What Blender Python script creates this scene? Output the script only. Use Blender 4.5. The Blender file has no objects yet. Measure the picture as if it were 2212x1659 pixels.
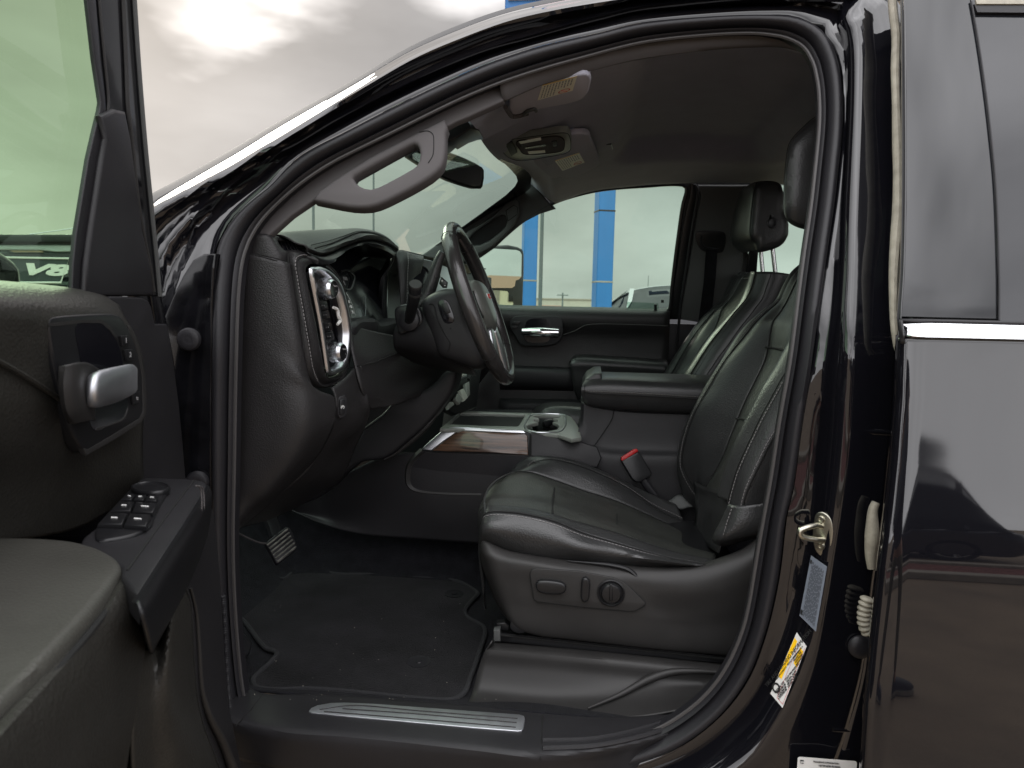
import bpy, bmesh, math, random
from mathutils import Vector as V, Matrix
R = math.radians
SC = bpy.context.scene
COL = SC.collection
# ------------------------------------------------------------------ camera
# truck frame: +X towards the tailgate, +Y towards the passenger side, +Z up
F = 1534.0; CX = 1106.0; CY = 829.5
CAM = V((0, 0, 1.40))
YAW, PIT, ROL = R(6.0), R(6.1), 0.021
_f0 = V((-math.sin(YAW), math.cos(YAW), 0)); _r0 = V((math.cos(YAW), math.sin(YAW), 0)); _z = V((0, 0, 1))
FW = _f0 * math.cos(PIT) - _z * math.sin(PIT)
_u0 = _f0 * math.sin(PIT) + _z * math.cos(PIT)
RT = _r0 * math.cos(ROL) + _u0 * math.sin(ROL)
UP = _u0 * math.cos(ROL) - _r0 * math.sin(ROL)
cam = bpy.data.cameras.new('camera'); co = bpy.data.objects.new('camera', cam); COL.objects.link(co)
co.matrix_world = Matrix(((RT.x, UP.x, -FW.x, CAM.x), (RT.y, UP.y, -FW.y, CAM.y), (RT.z, UP.z, -FW.z, CAM.z), (0, 0, 0, 1)))
cam.sensor_width = 36; cam.lens = F * 36 / 2212; cam.clip_start = 0.02; cam.clip_end = 3000
cam.dof.use_dof = True; cam.dof.focus_distance = 1.75; cam.dof.aperture_fstop = 9.0
SC.camera = co
# ------------------------------------------------------------------ light
SUN_AZ = V((-0.62, 0.78, 0)).normalized(); SUN_EL = R(27)
SUN = V((SUN_AZ.x * math.cos(SUN_EL), SUN_AZ.y * math.cos(SUN_EL), math.sin(SUN_EL)))
w = bpy.data.worlds.new('World'); SC.world = w; w.use_nodes = True
nt = w.node_tree; nt.nodes.clear()
def N(t, **k):
    n = nt.nodes.new(t)
    for a, b in k.items(): setattr(n, a, b)
    return n
def L(a, b): nt.links.new(a, b)
def mth(op, a, b=None, c=None, clamp=False):
    n = nt.nodes.new('ShaderNodeMath'); n.operation = op; n.use_clamp = clamp
    for i, x in enumerate((a, b, c)):
        if x is None: continue
        if isinstance(x, (int, float)): n.inputs[i].default_value = x
        else: nt.links.new(x, n.inputs[i])
    return n.outputs[0]
out = N('ShaderNodeOutputWorld'); bg = N('ShaderNodeBackground'); L(bg.outputs[0], out.inputs[0])
tc = N('ShaderNodeTexCoord'); sep = N('ShaderNodeSeparateXYZ'); L(tc.outputs['Generated'], sep.inputs[0])
sky = N('ShaderNodeTexSky'); sky.sky_type = 'NISHITA'; sky.sun_disc = False
sky.sun_elevation = SUN_EL; sky.sun_rotation = math.atan2(SUN.x, SUN.y); sky.air_density = 1; sky.dust_density = 3
mp = N('ShaderNodeMapping'); mp.inputs['Scale'].default_value = (1.0, 1.0, 2.6); mp.inputs['Location'].default_value = (0.35, 0.2, 0.1)
L(tc.outputs['Generated'], mp.inputs[0])
n1 = N('ShaderNodeTexNoise'); n1.inputs['Scale'].default_value = 2.3; n1.inputs['Detail'].default_value = 5; n1.inputs['Roughness'].default_value = 0.5
L(mp.outputs[0], n1.inputs['Vector'])
n2 = N('ShaderNodeTexNoise'); n2.inputs['Scale'].default_value = 1.1; n2.inputs['Detail'].default_value = 2
L(mp.outputs[0], n2.inputs['Vector'])
up = mth('MAXIMUM', sep.outputs['Z'], 0.0)
cie = mth('ADD', mth('MULTIPLY_ADD', mth('MAXIMUM', mth('SUBTRACT', up, 0.34), 0.0), 1.5, 0.60), mth('MULTIPLY', mth('MINIMUM', up, 0.32), -0.70))                        # overcast sky brightens towards the zenith
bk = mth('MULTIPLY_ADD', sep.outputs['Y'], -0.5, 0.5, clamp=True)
back = mth('MULTIPLY_ADD', mth('POWER', bk, 1.5), 3.3, 0.82)    # sky behind the viewpoint raised well above the front, added to light the cabin
var = mth('MULTIPLY_ADD', n1.outputs['Fac'], 1.5, 0.22)
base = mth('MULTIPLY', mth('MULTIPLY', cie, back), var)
dt = N('ShaderNodeVectorMath', operation='DOT_PRODUCT'); L(tc.outputs['Generated'], dt.inputs[0]); dt.inputs[1].default_value = SUN
g = mth('POWER', mth('MAXIMUM', dt.outputs['Value'], 0.0), 6.0)
# thin places in the cloud where the sun burns through
wob = N('ShaderNodeVectorMath', operation='MULTIPLY_ADD'); L(n1.outputs['Color'], wob.inputs[0]); wob.inputs[1].default_value = (.30, .30, .30); L(tc.outputs['Generated'], wob.inputs[2])
lob = None
for (lx, ly, lz), rad, amp in (((-0.443, 0.84, 0.325), .105, .9), ((-0.38, 0.86, 0.335), .09, .9), ((-0.20, 0.90, 0.39), .14, 1.3), ((-.05, .86, .50), .22, .9), ((-.70, .62, .37), .16, .25)):
    sv = N('ShaderNodeVectorMath', operation='SUBTRACT'); L(wob.outputs[0], sv.inputs[0]); sv.inputs[1].default_value = (lx + .15, ly + .15, lz + .15)
    sc = N('ShaderNodeVectorMath', operation='MULTIPLY'); L(sv.outputs[0], sc.inputs[0]); sc.inputs[1].default_value = (1, 1, 2.1)
    ln = N('ShaderNodeVectorMath', operation='LENGTH'); L(sc.outputs[0], ln.inputs[0])
    q = mth('POWER', mth('SUBTRACT', 1.0, mth('DIVIDE', ln.outputs['Value'], rad), clamp=True), 1.3); q = mth('MULTIPLY', q, amp)
    lob = q if lob is None else mth('ADD', lob, q)
glow = mth('ADD', lob, mth('MULTIPLY', g, 0.03))
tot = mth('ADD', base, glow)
crm = N('ShaderNodeMix', data_type='RGBA'); crm.inputs[6].default_value = (0.985, 0.975, 1.0, 1); crm.inputs[7].default_value = (1.0, 0.92, 0.84, 1)
L(mth('MULTIPLY', g, 0.75, clamp=True), crm.inputs[0])
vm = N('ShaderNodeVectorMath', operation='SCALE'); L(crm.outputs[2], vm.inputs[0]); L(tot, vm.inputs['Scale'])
vs = N('ShaderNodeVectorMath', operation='SCALE'); L(sky.outputs[0], vs.inputs[0]); vs.inputs['Scale'].default_value = 0.003
va = N('ShaderNodeVectorMath', operation='ADD'); L(vm.outputs[0], va.inputs[0]); L(vs.outputs[0], va.inputs[1])
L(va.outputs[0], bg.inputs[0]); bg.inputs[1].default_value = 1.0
SKYBG = bg
sun = bpy.data.lights.new('sun', 'SUN'); sun.energy = 0.8; sun.angle = R(20); sun.color = (1.0, 0.93, 0.82)
so = bpy.data.objects.new('sun', sun); COL.objects.link(so); so.rotation_euler = SUN.to_track_quat('Z', 'Y').to_euler(); so.location = (-8, 10, 9)
SC.view_settings.view_transform = 'Standard'; SC.view_settings.look = 'None'; SC.view_settings.exposure = 0.42; SC.view_settings.gamma = 1
SC.render.engine = 'CYCLES'; SC.cycles.use_denoising = True
SC.cycles.max_bounces = 8; SC.cycles.diffuse_bounces = 4; SC.cycles.glossy_bounces = 4; SC.cycles.transparent_max_bounces = 16
SC.cycles.sample_clamp_indirect = 6; SC.cycles.caustics_reflective = False; SC.cycles.caustics_refractive = False
# ------------------------------------------------------------------ pixel -> place
def ray(px, py): return RT * ((px - CX) / F) - UP * ((py - CY) / F) + FW
def Yp(px, py, Y): d = ray(px, py); return CAM + d * (Y / d.y)
def Zp(px, py, Z): d = ray(px, py); return CAM + d * ((Z - CAM.z) / d.z)
def Xp(px, py, X): d = ray(px, py); return CAM + d * (X / d.x)
def PLp(px, py, o, n): d = ray(px, py); return CAM + d * ((o - CAM).dot(n) / d.dot(n))
TH_K, TH_Z = 0.30, 1.36
def Bp(px, py, dy=0.0, k=TH_K):           # door-opening surface: upright to the belt, leaning inwards above it
    d = ray(px, py); t = (1.25 + dy) / d.y
    if CAM.z + t * d.z > TH_Z:
        t = (1.25 + dy + k * (CAM.z - TH_Z)) / (d.y - k * d.z)
    return CAM + d * t
def T(l, Y=None): return [Yp(p[0], p[1], (p[2] if len(p) > 2 else Y)) for p in l]
def TB(l, dy=0.0): return [Bp(p[0], p[1], (p[2] if len(p) > 2 else dy)) for p in l]
# ------------------------------------------------------------------ materials
def mat(name, col, rough=0.5, metal=0.0, ior=1.45, coat=0.0, bump=None, var=None, alpha=None, emit=None, sheen=0.0, spec=0.5, trans=0.0):
    m = bpy.data.materials.new(name); m.use_nodes = True; t = m.node_tree; b = t.nodes['Principled BSDF']
    b.inputs['Base Color'].default_value = (*col, 1); b.inputs['Roughness'].default_value = rough; b.inputs['Metallic'].default_value = metal
    b.inputs['IOR'].default_value = ior; b.inputs['Coat Weight'].default_value = coat; b.inputs['Coat Roughness'].default_value = 0.03
    b.inputs['Specular IOR Level'].default_value = spec; b.inputs['Sheen Weight'].default_value = sheen
    tcn = t.nodes.new('ShaderNodeTexCoord')
    if var:   # (scale, amount, stretch): soft mottling of colour and roughness
        mpn = t.nodes.new('ShaderNodeMapping'); mpn.inputs['Scale'].default_value = var[2] if len(var) > 2 else (1, 1, 1)
        t.links.new(tcn.outputs['Object'], mpn.inputs[0])
        nn = t.nodes.new('ShaderNodeTexNoise'); nn.inputs['Scale'].default_value = var[0]; nn.inputs['Detail'].default_value = 6; nn.inputs['Roughness'].default_value = 0.6
        t.links.new(mpn.outputs[0], nn.inputs['Vector'])
        rp = t.nodes.new('ShaderNodeValToRGB'); a = var[1]
        rp.color_ramp.elements[0].position = 0.3; rp.color_ramp.elements[1].position = 0.7
        c0 = [max(0, c * (1 - a)) for c in col]; c1 = [min(1, c * (1 + a)) for c in col]
        if len(var) > 3: c1 = var[3]
        rp.color_ramp.elements[0].color = (*c0, 1); rp.color_ramp.elements[1].color = (*c1, 1)
        t.links.new(nn.outputs['Fac'], rp.inputs[0]); t.links.new(rp.outputs[0], b.inputs['Base Color'])
        ma = t.nodes.new('ShaderNodeMath'); ma.operation = 'MULTIPLY_ADD'; ma.inputs[1].default_value = 0.25 * rough; ma.inputs[2].default_value = rough * 0.88
        t.links.new(nn.outputs['Fac'], ma.inputs[0]); t.links.new(ma.outputs[0], b.inputs['Roughness'])
    if bump:  # (kind, scale, strength, distance)
        if bump[0] == 'grain':
            nn = t.nodes.new('ShaderNodeTexVoronoi'); nn.inputs['Scale'].default_value = bump[1]; nn.feature = 'SMOOTH_F1'; o = nn.outputs['Distance']
        elif bump[0] == 'rib':
            nn = t.nodes.new('ShaderNodeTexWave'); nn.inputs['Scale'].default_value = bump[1]; nn.bands_direction = bump[4] if len(bump) > 4 else 'X'; o = nn.outputs['Fac']
        else:
            nn = t.nodes.new('ShaderNodeTexNoise'); nn.inputs['Scale'].default_value = bump[1]; nn.inputs['Detail'].default_value = 4; o = nn.outputs['Fac']
        t.links.new(tcn.outputs['Object'], nn.inputs['Vector'])
        bp = t.nodes.new('ShaderNodeBump'); bp.inputs['Strength'].default_value = bump[2]; bp.inputs['Distance'].default_value = bump[3]
        t.links.new(o, bp.inputs['Height']); t.links.new(bp.outputs[0], b.inputs['Normal'])
    if emit: b.inputs['Emission Color'].default_value = (*emit[0], 1); b.inputs['Emission Strength'].default_value = emit[1]
    if trans: b.inputs['Transmission Weight'].default_value = trans
    return m
def glass(name, tint, refl=1.0):
    m = bpy.data.materials.new(name); m.use_nodes = True; t = m.node_tree; t.nodes.clear()
    o = t.nodes.new('ShaderNodeOutputMaterial'); tr = t.nodes.new('ShaderNodeBsdfTransparent'); gl = t.nodes.new('ShaderNodeBsdfGlossy')
    tr.inputs[0].default_value = (*tint, 1); gl.inputs['Roughness'].default_value = 0.0
    fr = t.nodes.new('ShaderNodeFresnel'); fr.inputs[0].default_value = 1.45
    mu = t.nodes.new('ShaderNodeMath'); mu.operation = 'MULTIPLY'; mu.inputs[1].default_value = refl; t.links.new(fr.outputs[0], mu.inputs[0])
    ge = t.nodes.new('ShaderNodeNewGeometry'); ma = t.nodes.new('ShaderNodeMath'); ma.operation = 'MULTIPLY_ADD'; ma.inputs[1].default_value = -1.0; ma.inputs[2].default_value = 1.0
    t.links.new(ge.outputs['Backfacing'], ma.inputs[0]); m3 = t.nodes.new('ShaderNodeMath'); m3.operation = 'MULTIPLY'; t.links.new(mu.outputs[0], m3.inputs[0]); t.links.new(ma.outputs[0], m3.inputs[1])
    mx = t.nodes.new('ShaderNodeMixShader'); t.links.new(m3.outputs[0], mx.inputs[0]); t.links.new(tr.outputs[0], mx.inputs[1]); t.links.new(gl.outputs[0], mx.inputs[2])
    t.links.new(mx.outputs[0], o.inputs[0]); return m
M = {}
M['paint'] = mat('black gloss paint', (0.004, 0.004, 0.0055), 0.018, ior=1.58, coat=0.3)
M['jamb'] = mat('black paint dull with dust', (0.004, 0.004, 0.005), 0.14, ior=1.4, coat=0.1, var=(24, 0.5))
M['rubber'] = mat('black rubber seal', (0.013, 0.0125, 0.0145), 0.42, spec=.36, bump=('noise', 240, 0.25, 0.001))
M['lip'] = mat('grey seal lip', (0.045, 0.042, 0.042), 0.5)
M['plastic'] = mat('grained dark plastic', (0.0155, 0.015, 0.0165), 0.46, spec=.32, bump=('grain', 700, 0.35, 0.0006), var=(9, 0.12))
M['plastic2'] = mat('charcoal plastic shield', (0.0225, 0.0215, 0.0212), 0.46, spec=.32, bump=('grain', 800, 0.3, 0.0005), var=(7, 0.12))
M['smooth'] = mat('smooth black plastic', (0.010, 0.010, 0.011), 0.3, spec=.4)
M['dashskin'] = mat('soft dash skin', (0.0185, 0.0175, 0.018), 0.42, spec=.36, bump=('grain', 420, 0.5, 0.0012), var=(6, 0.12))
M['leather'] = mat('black leather', (0.024, 0.024, 0.0245), 0.33, spec=.5, bump=('grain', 330, 0.45, 0.0011), var=(9, 0.2))
M['perf'] = mat('worn perforated leather', (0.034, 0.035, 0.032), 0.31, spec=.6, bump=('grain', 520, 0.6, 0.0012), var=(14, 0.3, (1, 5, 1)))
M['doorleather'] = mat('leather door panel', (0.021, 0.020, 0.0175), 0.42, spec=.4, bump=('grain', 300, 0.5, 0.0012), var=(10, 0.15))
M['pad'] = mat('armrest pad vinyl', (0.050, 0.049, 0.043), 0.38, spec=.5, bump=('grain', 380, 0.4, 0.0010), var=(8, 0.12))
M['scuff'] = mat('brushed scuff metal', (0.50, 0.51, 0.54), 0.42, metal=1.0, bump=('noise', 60, 0.1, 0.001), var=(12, .15))
M['wheelskin'] = mat('polished wheel leather', (0.024, 0.022, 0.022), 0.22, spec=.7, bump=('grain', 420, 0.25, 0.0006))
M['deck'] = mat('silver grey console plastic', (0.20, 0.21, 0.19), 0.33, var=(10, .08))
M['hubskin'] = mat('satin grey hub', (0.075, 0.078, 0.070), 0.3)
M['keys'] = mat('pale satin keys', (0.42, 0.43, 0.38), 0.3)
M['visor'] = mat('visor cloth', (0.42, 0.42, 0.50), 0.95, bump=('noise', 900, 0.2, 0.0005))
M['moulding'] = mat('satin roof moulding', (0.05, 0.05, 0.052), 0.6, spec=.25)
M['thread'] = mat('grey thread', (0.16, 0.15, 0.15), 0.7)
M['threadk'] = mat('dark thread', (0.012, 0.012, 0.012), 0.8)
M['seam'] = mat('seam shadow gap', (0.004, 0.004, 0.004), 0.9)
M['headliner'] = mat('charcoal headliner cloth', (0.26, 0.27, 0.36), 0.95, bump=('noise', 900, 0.3, 0.0006), sheen=0.2, var=(11, 0.07))
M['pillar'] = mat('grey cloth pillar trim', (0.072, 0.066, 0.067), 0.85, bump=('noise', 900, 0.2, 0.0004), var=(8, 0.06))
M['pillar2'] = mat('dark grey pillar plastic', (0.055, 0.057, 0.056), 0.6, bump=('grain', 800, 0.25, 0.0005))
M['carpet'] = mat('black carpet', (0.008, 0.008, 0.010), 1.0, bump=('noise', 420, 1.0, 0.004), var=(40, 0.45), sheen=0.02, spec=.15)
M['mat'] = mat('black floor mat pile', (0.0095, 0.0092, 0.0105), 1.0, bump=('noise', 300, 1.0, 0.006), var=(7, 0.62), sheen=0.03, spec=.15)
M['matedge'] = mat('mat binding', (0.016, 0.016, 0.018), 0.9, bump=('noise', 500, 1.0, 0.003))
M['chrome'] = mat('chrome', (0.82, 0.83, 0.85), 0.07, metal=1.0)
M['satin'] = mat('satin silver', (0.62, 0.63, 0.66), 0.30, metal=1.0, bump=('noise', 60, 0.05, 0.001))
M['steel'] = mat('zinc plated steel', (0.50, 0.48, 0.40), 0.3, metal=1.0, bump=('noise', 90, 0.3, 0.001))
M['postm'] = mat('headrest post metal', (0.55, 0.55, 0.55), 0.2, metal=1.0)
M['mirror'] = mat('mirror glass', (0.8, 0.83, 0.8), 0.0, metal=1.0)
M['display'] = mat('gauge black', (0.006, 0.006, 0.008), 0.12)
M['white'] = mat('white print', (0.7, 0.7, 0.68), 0.5)
M['grey'] = mat('grey print', (0.22, 0.22, 0.22), 0.5)
M['red'] = mat('red plastic', (0.40, 0.008, 0.008), 0.35)
M['redp'] = mat('red print', (0.5, 0.04, 0.03), 0.5)
M['label'] = mat('label paper', (0.80, 0.78, 0.66), 0.5)
M['labelw'] = mat('white label', (0.62, 0.61, 0.59), 0.4)
M['labelg'] = mat('grey label', (0.18, 0.20, 0.24), 0.4)
M['yellow'] = mat('yellow print', (0.85, 0.50, 0.01), 0.45)
M['ink'] = mat('black ink', (0.015, 0.015, 0.015), 0.5)
M['putty'] = mat('beige rubber boot', (0.27, 0.25, 0.20), 0.55, var=(60, 0.25))
M['blue'] = mat('blue painted steel', (0.020, 0.135, 0.36), 0.5, var=(3, 0.1, (1, 1, 0.2)))
M['glass'] = glass('green tinted glass', (0.86, 0.965, 0.885))
M['glassw'] = glass('green tinted windshield', (0.85, 0.955, 0.89))
M['glassdoor'] = glass('driver door tint', (0.67, 0.81, 0.67))
M['glassd'] = mat('privacy glass', (0.010, 0.011, 0.014), 0.03, ior=1.52)
M['applique'] = mat('black gloss applique', (0.010, 0.011, 0.013), 0.07, ior=1.54)
M['lens'] = mat('frosted lamp lens', (0.75, 0.75, 0.70), 0.25)
# ------------------------------------------------------------------ mesh helpers
def tag(o, label=None, cat=None, group=None, kind=None):
    if label: o['label'] = label
    if cat: o['category'] = cat
    if group: o['group'] = group
    if kind: o['kind'] = kind
    return o
def thing(name, label, cat, loc=(0, 0, 0), group=None):
    o = bpy.data.objects.new(name, None); COL.objects.link(o); o.location = loc; o.empty_display_size = 0.2
    return tag(o, label, cat, group)
def setp(o, parent):      # every object keeps world-space coordinates; parents only carry a translation
    if parent is not None:
        o.parent = parent; o.matrix_parent_inverse = Matrix.Translation(-V(parent.location))
    return o
def part(name, parent, loc, label=None):
    o = bpy.data.objects.new(name, None); COL.objects.link(o); o.location = loc; o.empty_display_size = 0.1
    if label: o['label'] = label
    return setp(o, parent)
def mk(name, vs, fs, m, parent=None, smooth=True, ang=38, bevel=0, bseg=2, sub=0, solid=0, soff=-1, label=None):
    me = bpy.data.meshes.new(name); me.from_pydata([tuple(v) for v in vs], [], fs); me.update()
    o = bpy.data.objects.new(name, me); COL.objects.link(o)
    me.materials.append(M[m] if isinstance(m, str) else m)
    b = bmesh.new(); b.from_mesh(me); bmesh.ops.remove_doubles(b, verts=b.verts, dist=1e-5); bmesh.ops.recalc_face_normals(b, faces=b.faces); b.to_mesh(me); b.free()
    if smooth:
        me.polygons.foreach_set('use_smooth', [True] * len(me.polygons)); me.set_sharp_from_angle(angle=R(ang))
    if solid:
        s = o.modifiers.new('thickness', 'SOLIDIFY'); s.thickness = solid; s.offset = soff
    if bevel:
        s = o.modifiers.new('bevel', 'BEVEL'); s.width = bevel; s.segments = bseg; s.limit_method = 'ANGLE'; s.angle_limit = R(35); s.harden_normals = False
    if sub:
        s = o.modifiers.new('sub', 'SUBSURF'); s.levels = sub; s.render_levels = sub
    if label: o['label'] = label
    return setp(o, parent)
def crs(pts, n, closed=False, lin=False):
    pts = [V(p) for p in pts]; m = len(pts)
    if lin or m < 3:
        segs = m if closed else m - 1; d = [0]
        for i in range(segs): d.append(d[-1] + (pts[(i + 1) % m] - pts[i]).length)
        o = []
        for k in range(n):
            s = d[-1] * k / (n if closed else n - 1); i = 0
            while i < segs - 1 and d[i + 1] < s: i += 1
            u = (s - d[i]) / max(1e-9, d[i + 1] - d[i]); o.append(pts[i].lerp(pts[(i + 1) % m], u))
        return o
    g = (lambda i: pts[i % m]) if closed else (lambda i: pts[i] if 0 <= i < m else (pts[0] * 2 - pts[1] if i < 0 else pts[-1] * 2 - pts[-2]))
    segs = m if closed else m - 1; fine = []
    q = max(4, int(3 * n / segs) + 1)
    for i in range(segs):
        p0, p1, p2, p3 = g(i - 1), g(i), g(i + 1), g(i + 2)
        t1 = max(1e-6, (p1 - p0).length ** .5); t2 = max(1e-6, (p2 - p1).length ** .5); t3 = max(1e-6, (p3 - p2).length ** .5)
        m1 = (p1 - p0) / t1 - (p2 - p0) / (t1 + t2) + (p2 - p1) / t2; m2 = (p2 - p1) / t2 - (p3 - p1) / (t2 + t3) + (p3 - p2) / t3
        m1 *= t2; m2 *= t2
        for k in range(q):
            u = k / q; fine.append(p1 * (2 * u**3 - 3 * u**2 + 1) + m1 * (u**3 - 2 * u**2 + u) + p2 * (-2 * u**3 + 3 * u**2) + m2 * (u**3 - u**2))
    if not closed: fine.append(pts[-1])
    return crs(fine, n, closed, lin=True)
def grid(rows, cu=False, cv=False):
    nu = len(rows[0]); nv = len(rows); fs = []
    for j in range(nv if cv else nv - 1):
        for i in range(nu if cu else nu - 1):
            fs.append((j * nu + i, j * nu + (i + 1) % nu, ((j + 1) % nv) * nu + (i + 1) % nu, ((j + 1) % nv) * nu + i))
    return [p for r in rows for p in r], fs
def smoothrows(rows, nu, nv, lu=False, lv=False, cu=False, cv=False):
    rr = [crs(r, nu, cu, lu) for r in rows]
    if nv:
        cols = [crs([r[i] for r in rr], nv, cv, lv) for i in range(nu)]
        rr = [[c[j] for c in cols] for j in range(nv)]
    return rr
def patch(name, rows, m, parent, nu=24, nv=24, lu=False, lv=False, cu=False, cv=False, capu=False, **k):
    rr = smoothrows(rows, nu, nv, lu, lv, cu, cv); vs, fs = grid(rr, cu, cv)
    if capu and cu:
        n = len(rr[0]); fs.append(tuple(range(n))); fs.append(tuple(len(vs) - 1 - i for i in range(n)))
    return mk(name, vs, fs, m, parent, **k)
def tubegeo(path, r, n=8, closed=False, sx=1.0, up=None, prof=None):
    path = [V(p) for p in path]; m = len(path); vs = []; fs = []
    tang = []
    for i in range(m):
        a = path[(i + 1) % m] if (closed or i < m - 1) else path[i]; b = path[i - 1] if (closed or i > 0) else path[i]
        tang.append((a - b).normalized())
    nrm = V(up) if up is not None else (V((0, 0, 1)) if abs(tang[0].z) < 0.9 else V((1, 0, 0)))
    for i in range(m):
        t = tang[i]
        if up is not None: nrm = V(up)
        nrm = (nrm - t * nrm.dot(t)).normalized(); bn = t.cross(nrm)
        rr = r[i] if isinstance(r, (list, tuple)) else r
        if prof:
            for a, b_ in prof: vs.append(path[i] + nrm * (a * rr) + bn * (b_ * rr))
        else:
            for k in range(n):
                an = 2 * math.pi * k / n; vs.append(path[i] + nrm * (math.cos(an) * rr) + bn * (math.sin(an) * rr * sx))
    n = len(prof) if prof else n
    for i in range(m if closed else m - 1):
        for k in range(n):
            j = (i + 1) % m; fs.append((i * n + k, i * n + (k + 1) % n, j * n + (k + 1) % n, j * n + k))
    if not closed: fs.append(tuple(range(n))); fs.append(tuple((m - 1) * n + k for k in range(n)))
    return vs, fs
def tube(name, path, r, m, parent, n=10, res=0, closed=False, **k):
    geo = {q: k.pop(q) for q in ('sx', 'up', 'prof') if q in k}
    if res:
        L0 = len(path)
        if isinstance(r, (list, tuple)): r = [x.x for x in crs([V((x, i * 1e-3, 0)) for i, x in enumerate(r)], res)]
        path = crs(path, res, closed)
    vs, fs = tubegeo(path, r, n, closed, **geo); return mk(name, vs, fs, m, parent, **k)
def join(parts):   # parts: list of (vs, fs)
    vs = []; fs = []
    for a, b in parts:
        o = len(vs); vs += list(a); fs += [tuple(i + o for i in f) for f in b]
    return vs, fs
def stitches(path, r=0.0006, ln=0.0045, gap=0.0025, closed=False, n=4):
    tot = sum((path[i + 1] - path[i]).length for i in range(len(path) - 1)); k = max(2, int(tot / (ln + gap)))
    fine = crs(path, k * 3 + 1); out = []
    for i in range(k):
        a = fine[i * 3]; b = fine[i * 3 + 2]; out.append(tubegeo([a, b], r, n))
    return join(out)
def boxgeo(c, s, rot=None):
    c = V(c); vs = []
    for x in (-1, 1):
        for y in (-1, 1):
            for z in (-1, 1):
                p = V((x * s[0] / 2, y * s[1] / 2, z * s[2] / 2)); vs.append(c + (rot @ p if rot else p))
    return vs, [(0, 1, 3, 2), (4, 6, 7, 5), (0, 4, 5, 1), (2, 3, 7, 6), (0, 2, 6, 4), (1, 5, 7, 3)]
def box(name, c, s, m, parent, rot=None, bevel=0.002, **k):
    vs, fs = boxgeo(c, s, rot); return mk(name, vs, fs, m, parent, bevel=bevel, **k)
def lathegeo(c, ax, prof, n=24):     # prof: (distance along ax, radius)
    ax = V(ax).normalized(); a = (V((0, 0, 1)) if abs(ax.z) < 0.9 else V((1, 0, 0))); a = (a - ax * a.dot(ax)).normalized(); b = ax.cross(a); c = V(c)
    vs = [c + ax * h + (a * math.cos(2 * math.pi * k / n) + b * math.sin(2 * math.pi * k / n)) * r for h, r in prof for k in range(n)]
    fs = [(j * n + k, j * n + (k + 1) % n, (j + 1) * n + (k + 1) % n, (j + 1) * n + k) for j in range(len(prof) - 1) for k in range(n)]
    fs.append(tuple(range(n))); fs.append(tuple((len(prof) - 1) * n + k for k in range(n)))
    return vs, fs
def lathe(name, c, ax, prof, m, parent, n=24, **k):
    vs, fs = lathegeo(c, ax, prof, n); return mk(name, vs, fs, m, parent, **k)
def frame_of(n):   # plane axes with v as close to up as possible
    n = V(n).normalized(); v = (V((0, 0, 1)) - n * n.z)
    v = v.normalized() if v.length > 0.15 else (V((1, 0, 0)) - n * n.x).normalized()
    return v.cross(n), v, n     # u, v, n   (u x v = n)
def curvegeo(loops, o, n, thick, bevel=0.0, smooth=0, bres=2):
    """filled 2-D outline(s) in the plane (o, n): loops of world points; holes are further loops. Extrudes from the plane to -n*thick"""
    u, v, n = frame_of(n); cu = bpy.data.curves.new('tmp', 'CURVE'); cu.dimensions = '2D'; cu.fill_mode = 'BOTH'
    for lp in loops:
        q = [V(((p - o).dot(u), (p - o).dot(v), 0)) for p in lp]
        if smooth: q = crs(q, smooth, closed=True)
        sp = cu.splines.new('POLY'); sp.points.add(len(q) - 1); sp.use_cyclic_u = True
        for i, p in enumerate(q): sp.points[i].co = (p.x, p.y, 0, 1)
    cu.extrude = max(1e-5, thick / 2 - bevel); cu.bevel_depth = bevel; cu.bevel_resolution = bres; cu.offset = -bevel
    ob = bpy.data.objects.new('tmp', cu); COL.objects.link(ob); dg = bpy.context.evaluated_depsgraph_get(); dg.update()
    me = bpy.data.meshes.new_from_object(ob.evaluated_get(dg)); bpy.data.objects.remove(ob); bpy.data.curves.remove(cu)
    vs = [o + u * x.co.x + v * x.co.y + n * (x.co.z - thick / 2) for x in me.vertices]; fs = [tuple(p.vertices) for p in me.polygons]
    bpy.data.meshes.remove(me); return vs, fs
def plate(name, loops, o, n, thick, m, parent, bevel=0.0, smooth=0, **k):
    vs, fs = curvegeo(loops, V(o), V(n), thick, bevel, smooth); return mk(name, vs, fs, m, parent, **k)
def yplate(name, pxloops, Y, thick, m, parent, bevel=0.0, smooth=0, **k):   # faces the camera side (-Y), thickness goes inwards
    return plate(name, [T(l, Y) for l in pxloops], (0, Y, 0), (0, -1, 0), thick, m, parent, bevel, smooth, **k)
def textgeo(s, c, n, size, up=None, depth=0.0004, sx=1.0, align='CENTER', bold=0.0, shear=0.0):
    n = V(n).normalized()
    if up is None: u, v, n = frame_of(n)
    else: v = V(up); v = (v - n * v.dot(n)).normalized(); u = v.cross(n)
    cu = bpy.data.curves.new('tmp', 'FONT'); cu.body = s; cu.size = size; cu.align_x = align; cu.align_y = 'CENTER'; cu.extrude = depth; cu.offset = bold; cu.shear = shear; cu.resolution_u = 3
    ob = bpy.data.objects.new('tmp', cu); COL.objects.link(ob); dg = bpy.context.evaluated_depsgraph_get(); dg.update()
    me = bpy.data.meshes.new_from_object(ob.evaluated_get(dg)); bpy.data.objects.remove(ob); bpy.data.curves.remove(cu)
    vs = [V(c) + u * (x.co.x * sx) + v * x.co.y + n * x.co.z for x in me.vertices]; fs = [tuple(p.vertices) for p in me.polygons]
    bpy.data.meshes.remove(me); return vs, fs
def text(name, s, c, n, size, m, parent, **k):
    vs, fs = textgeo(s, c, n, size, **k); return mk(name, vs, fs, m, parent, smooth=False)
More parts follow.
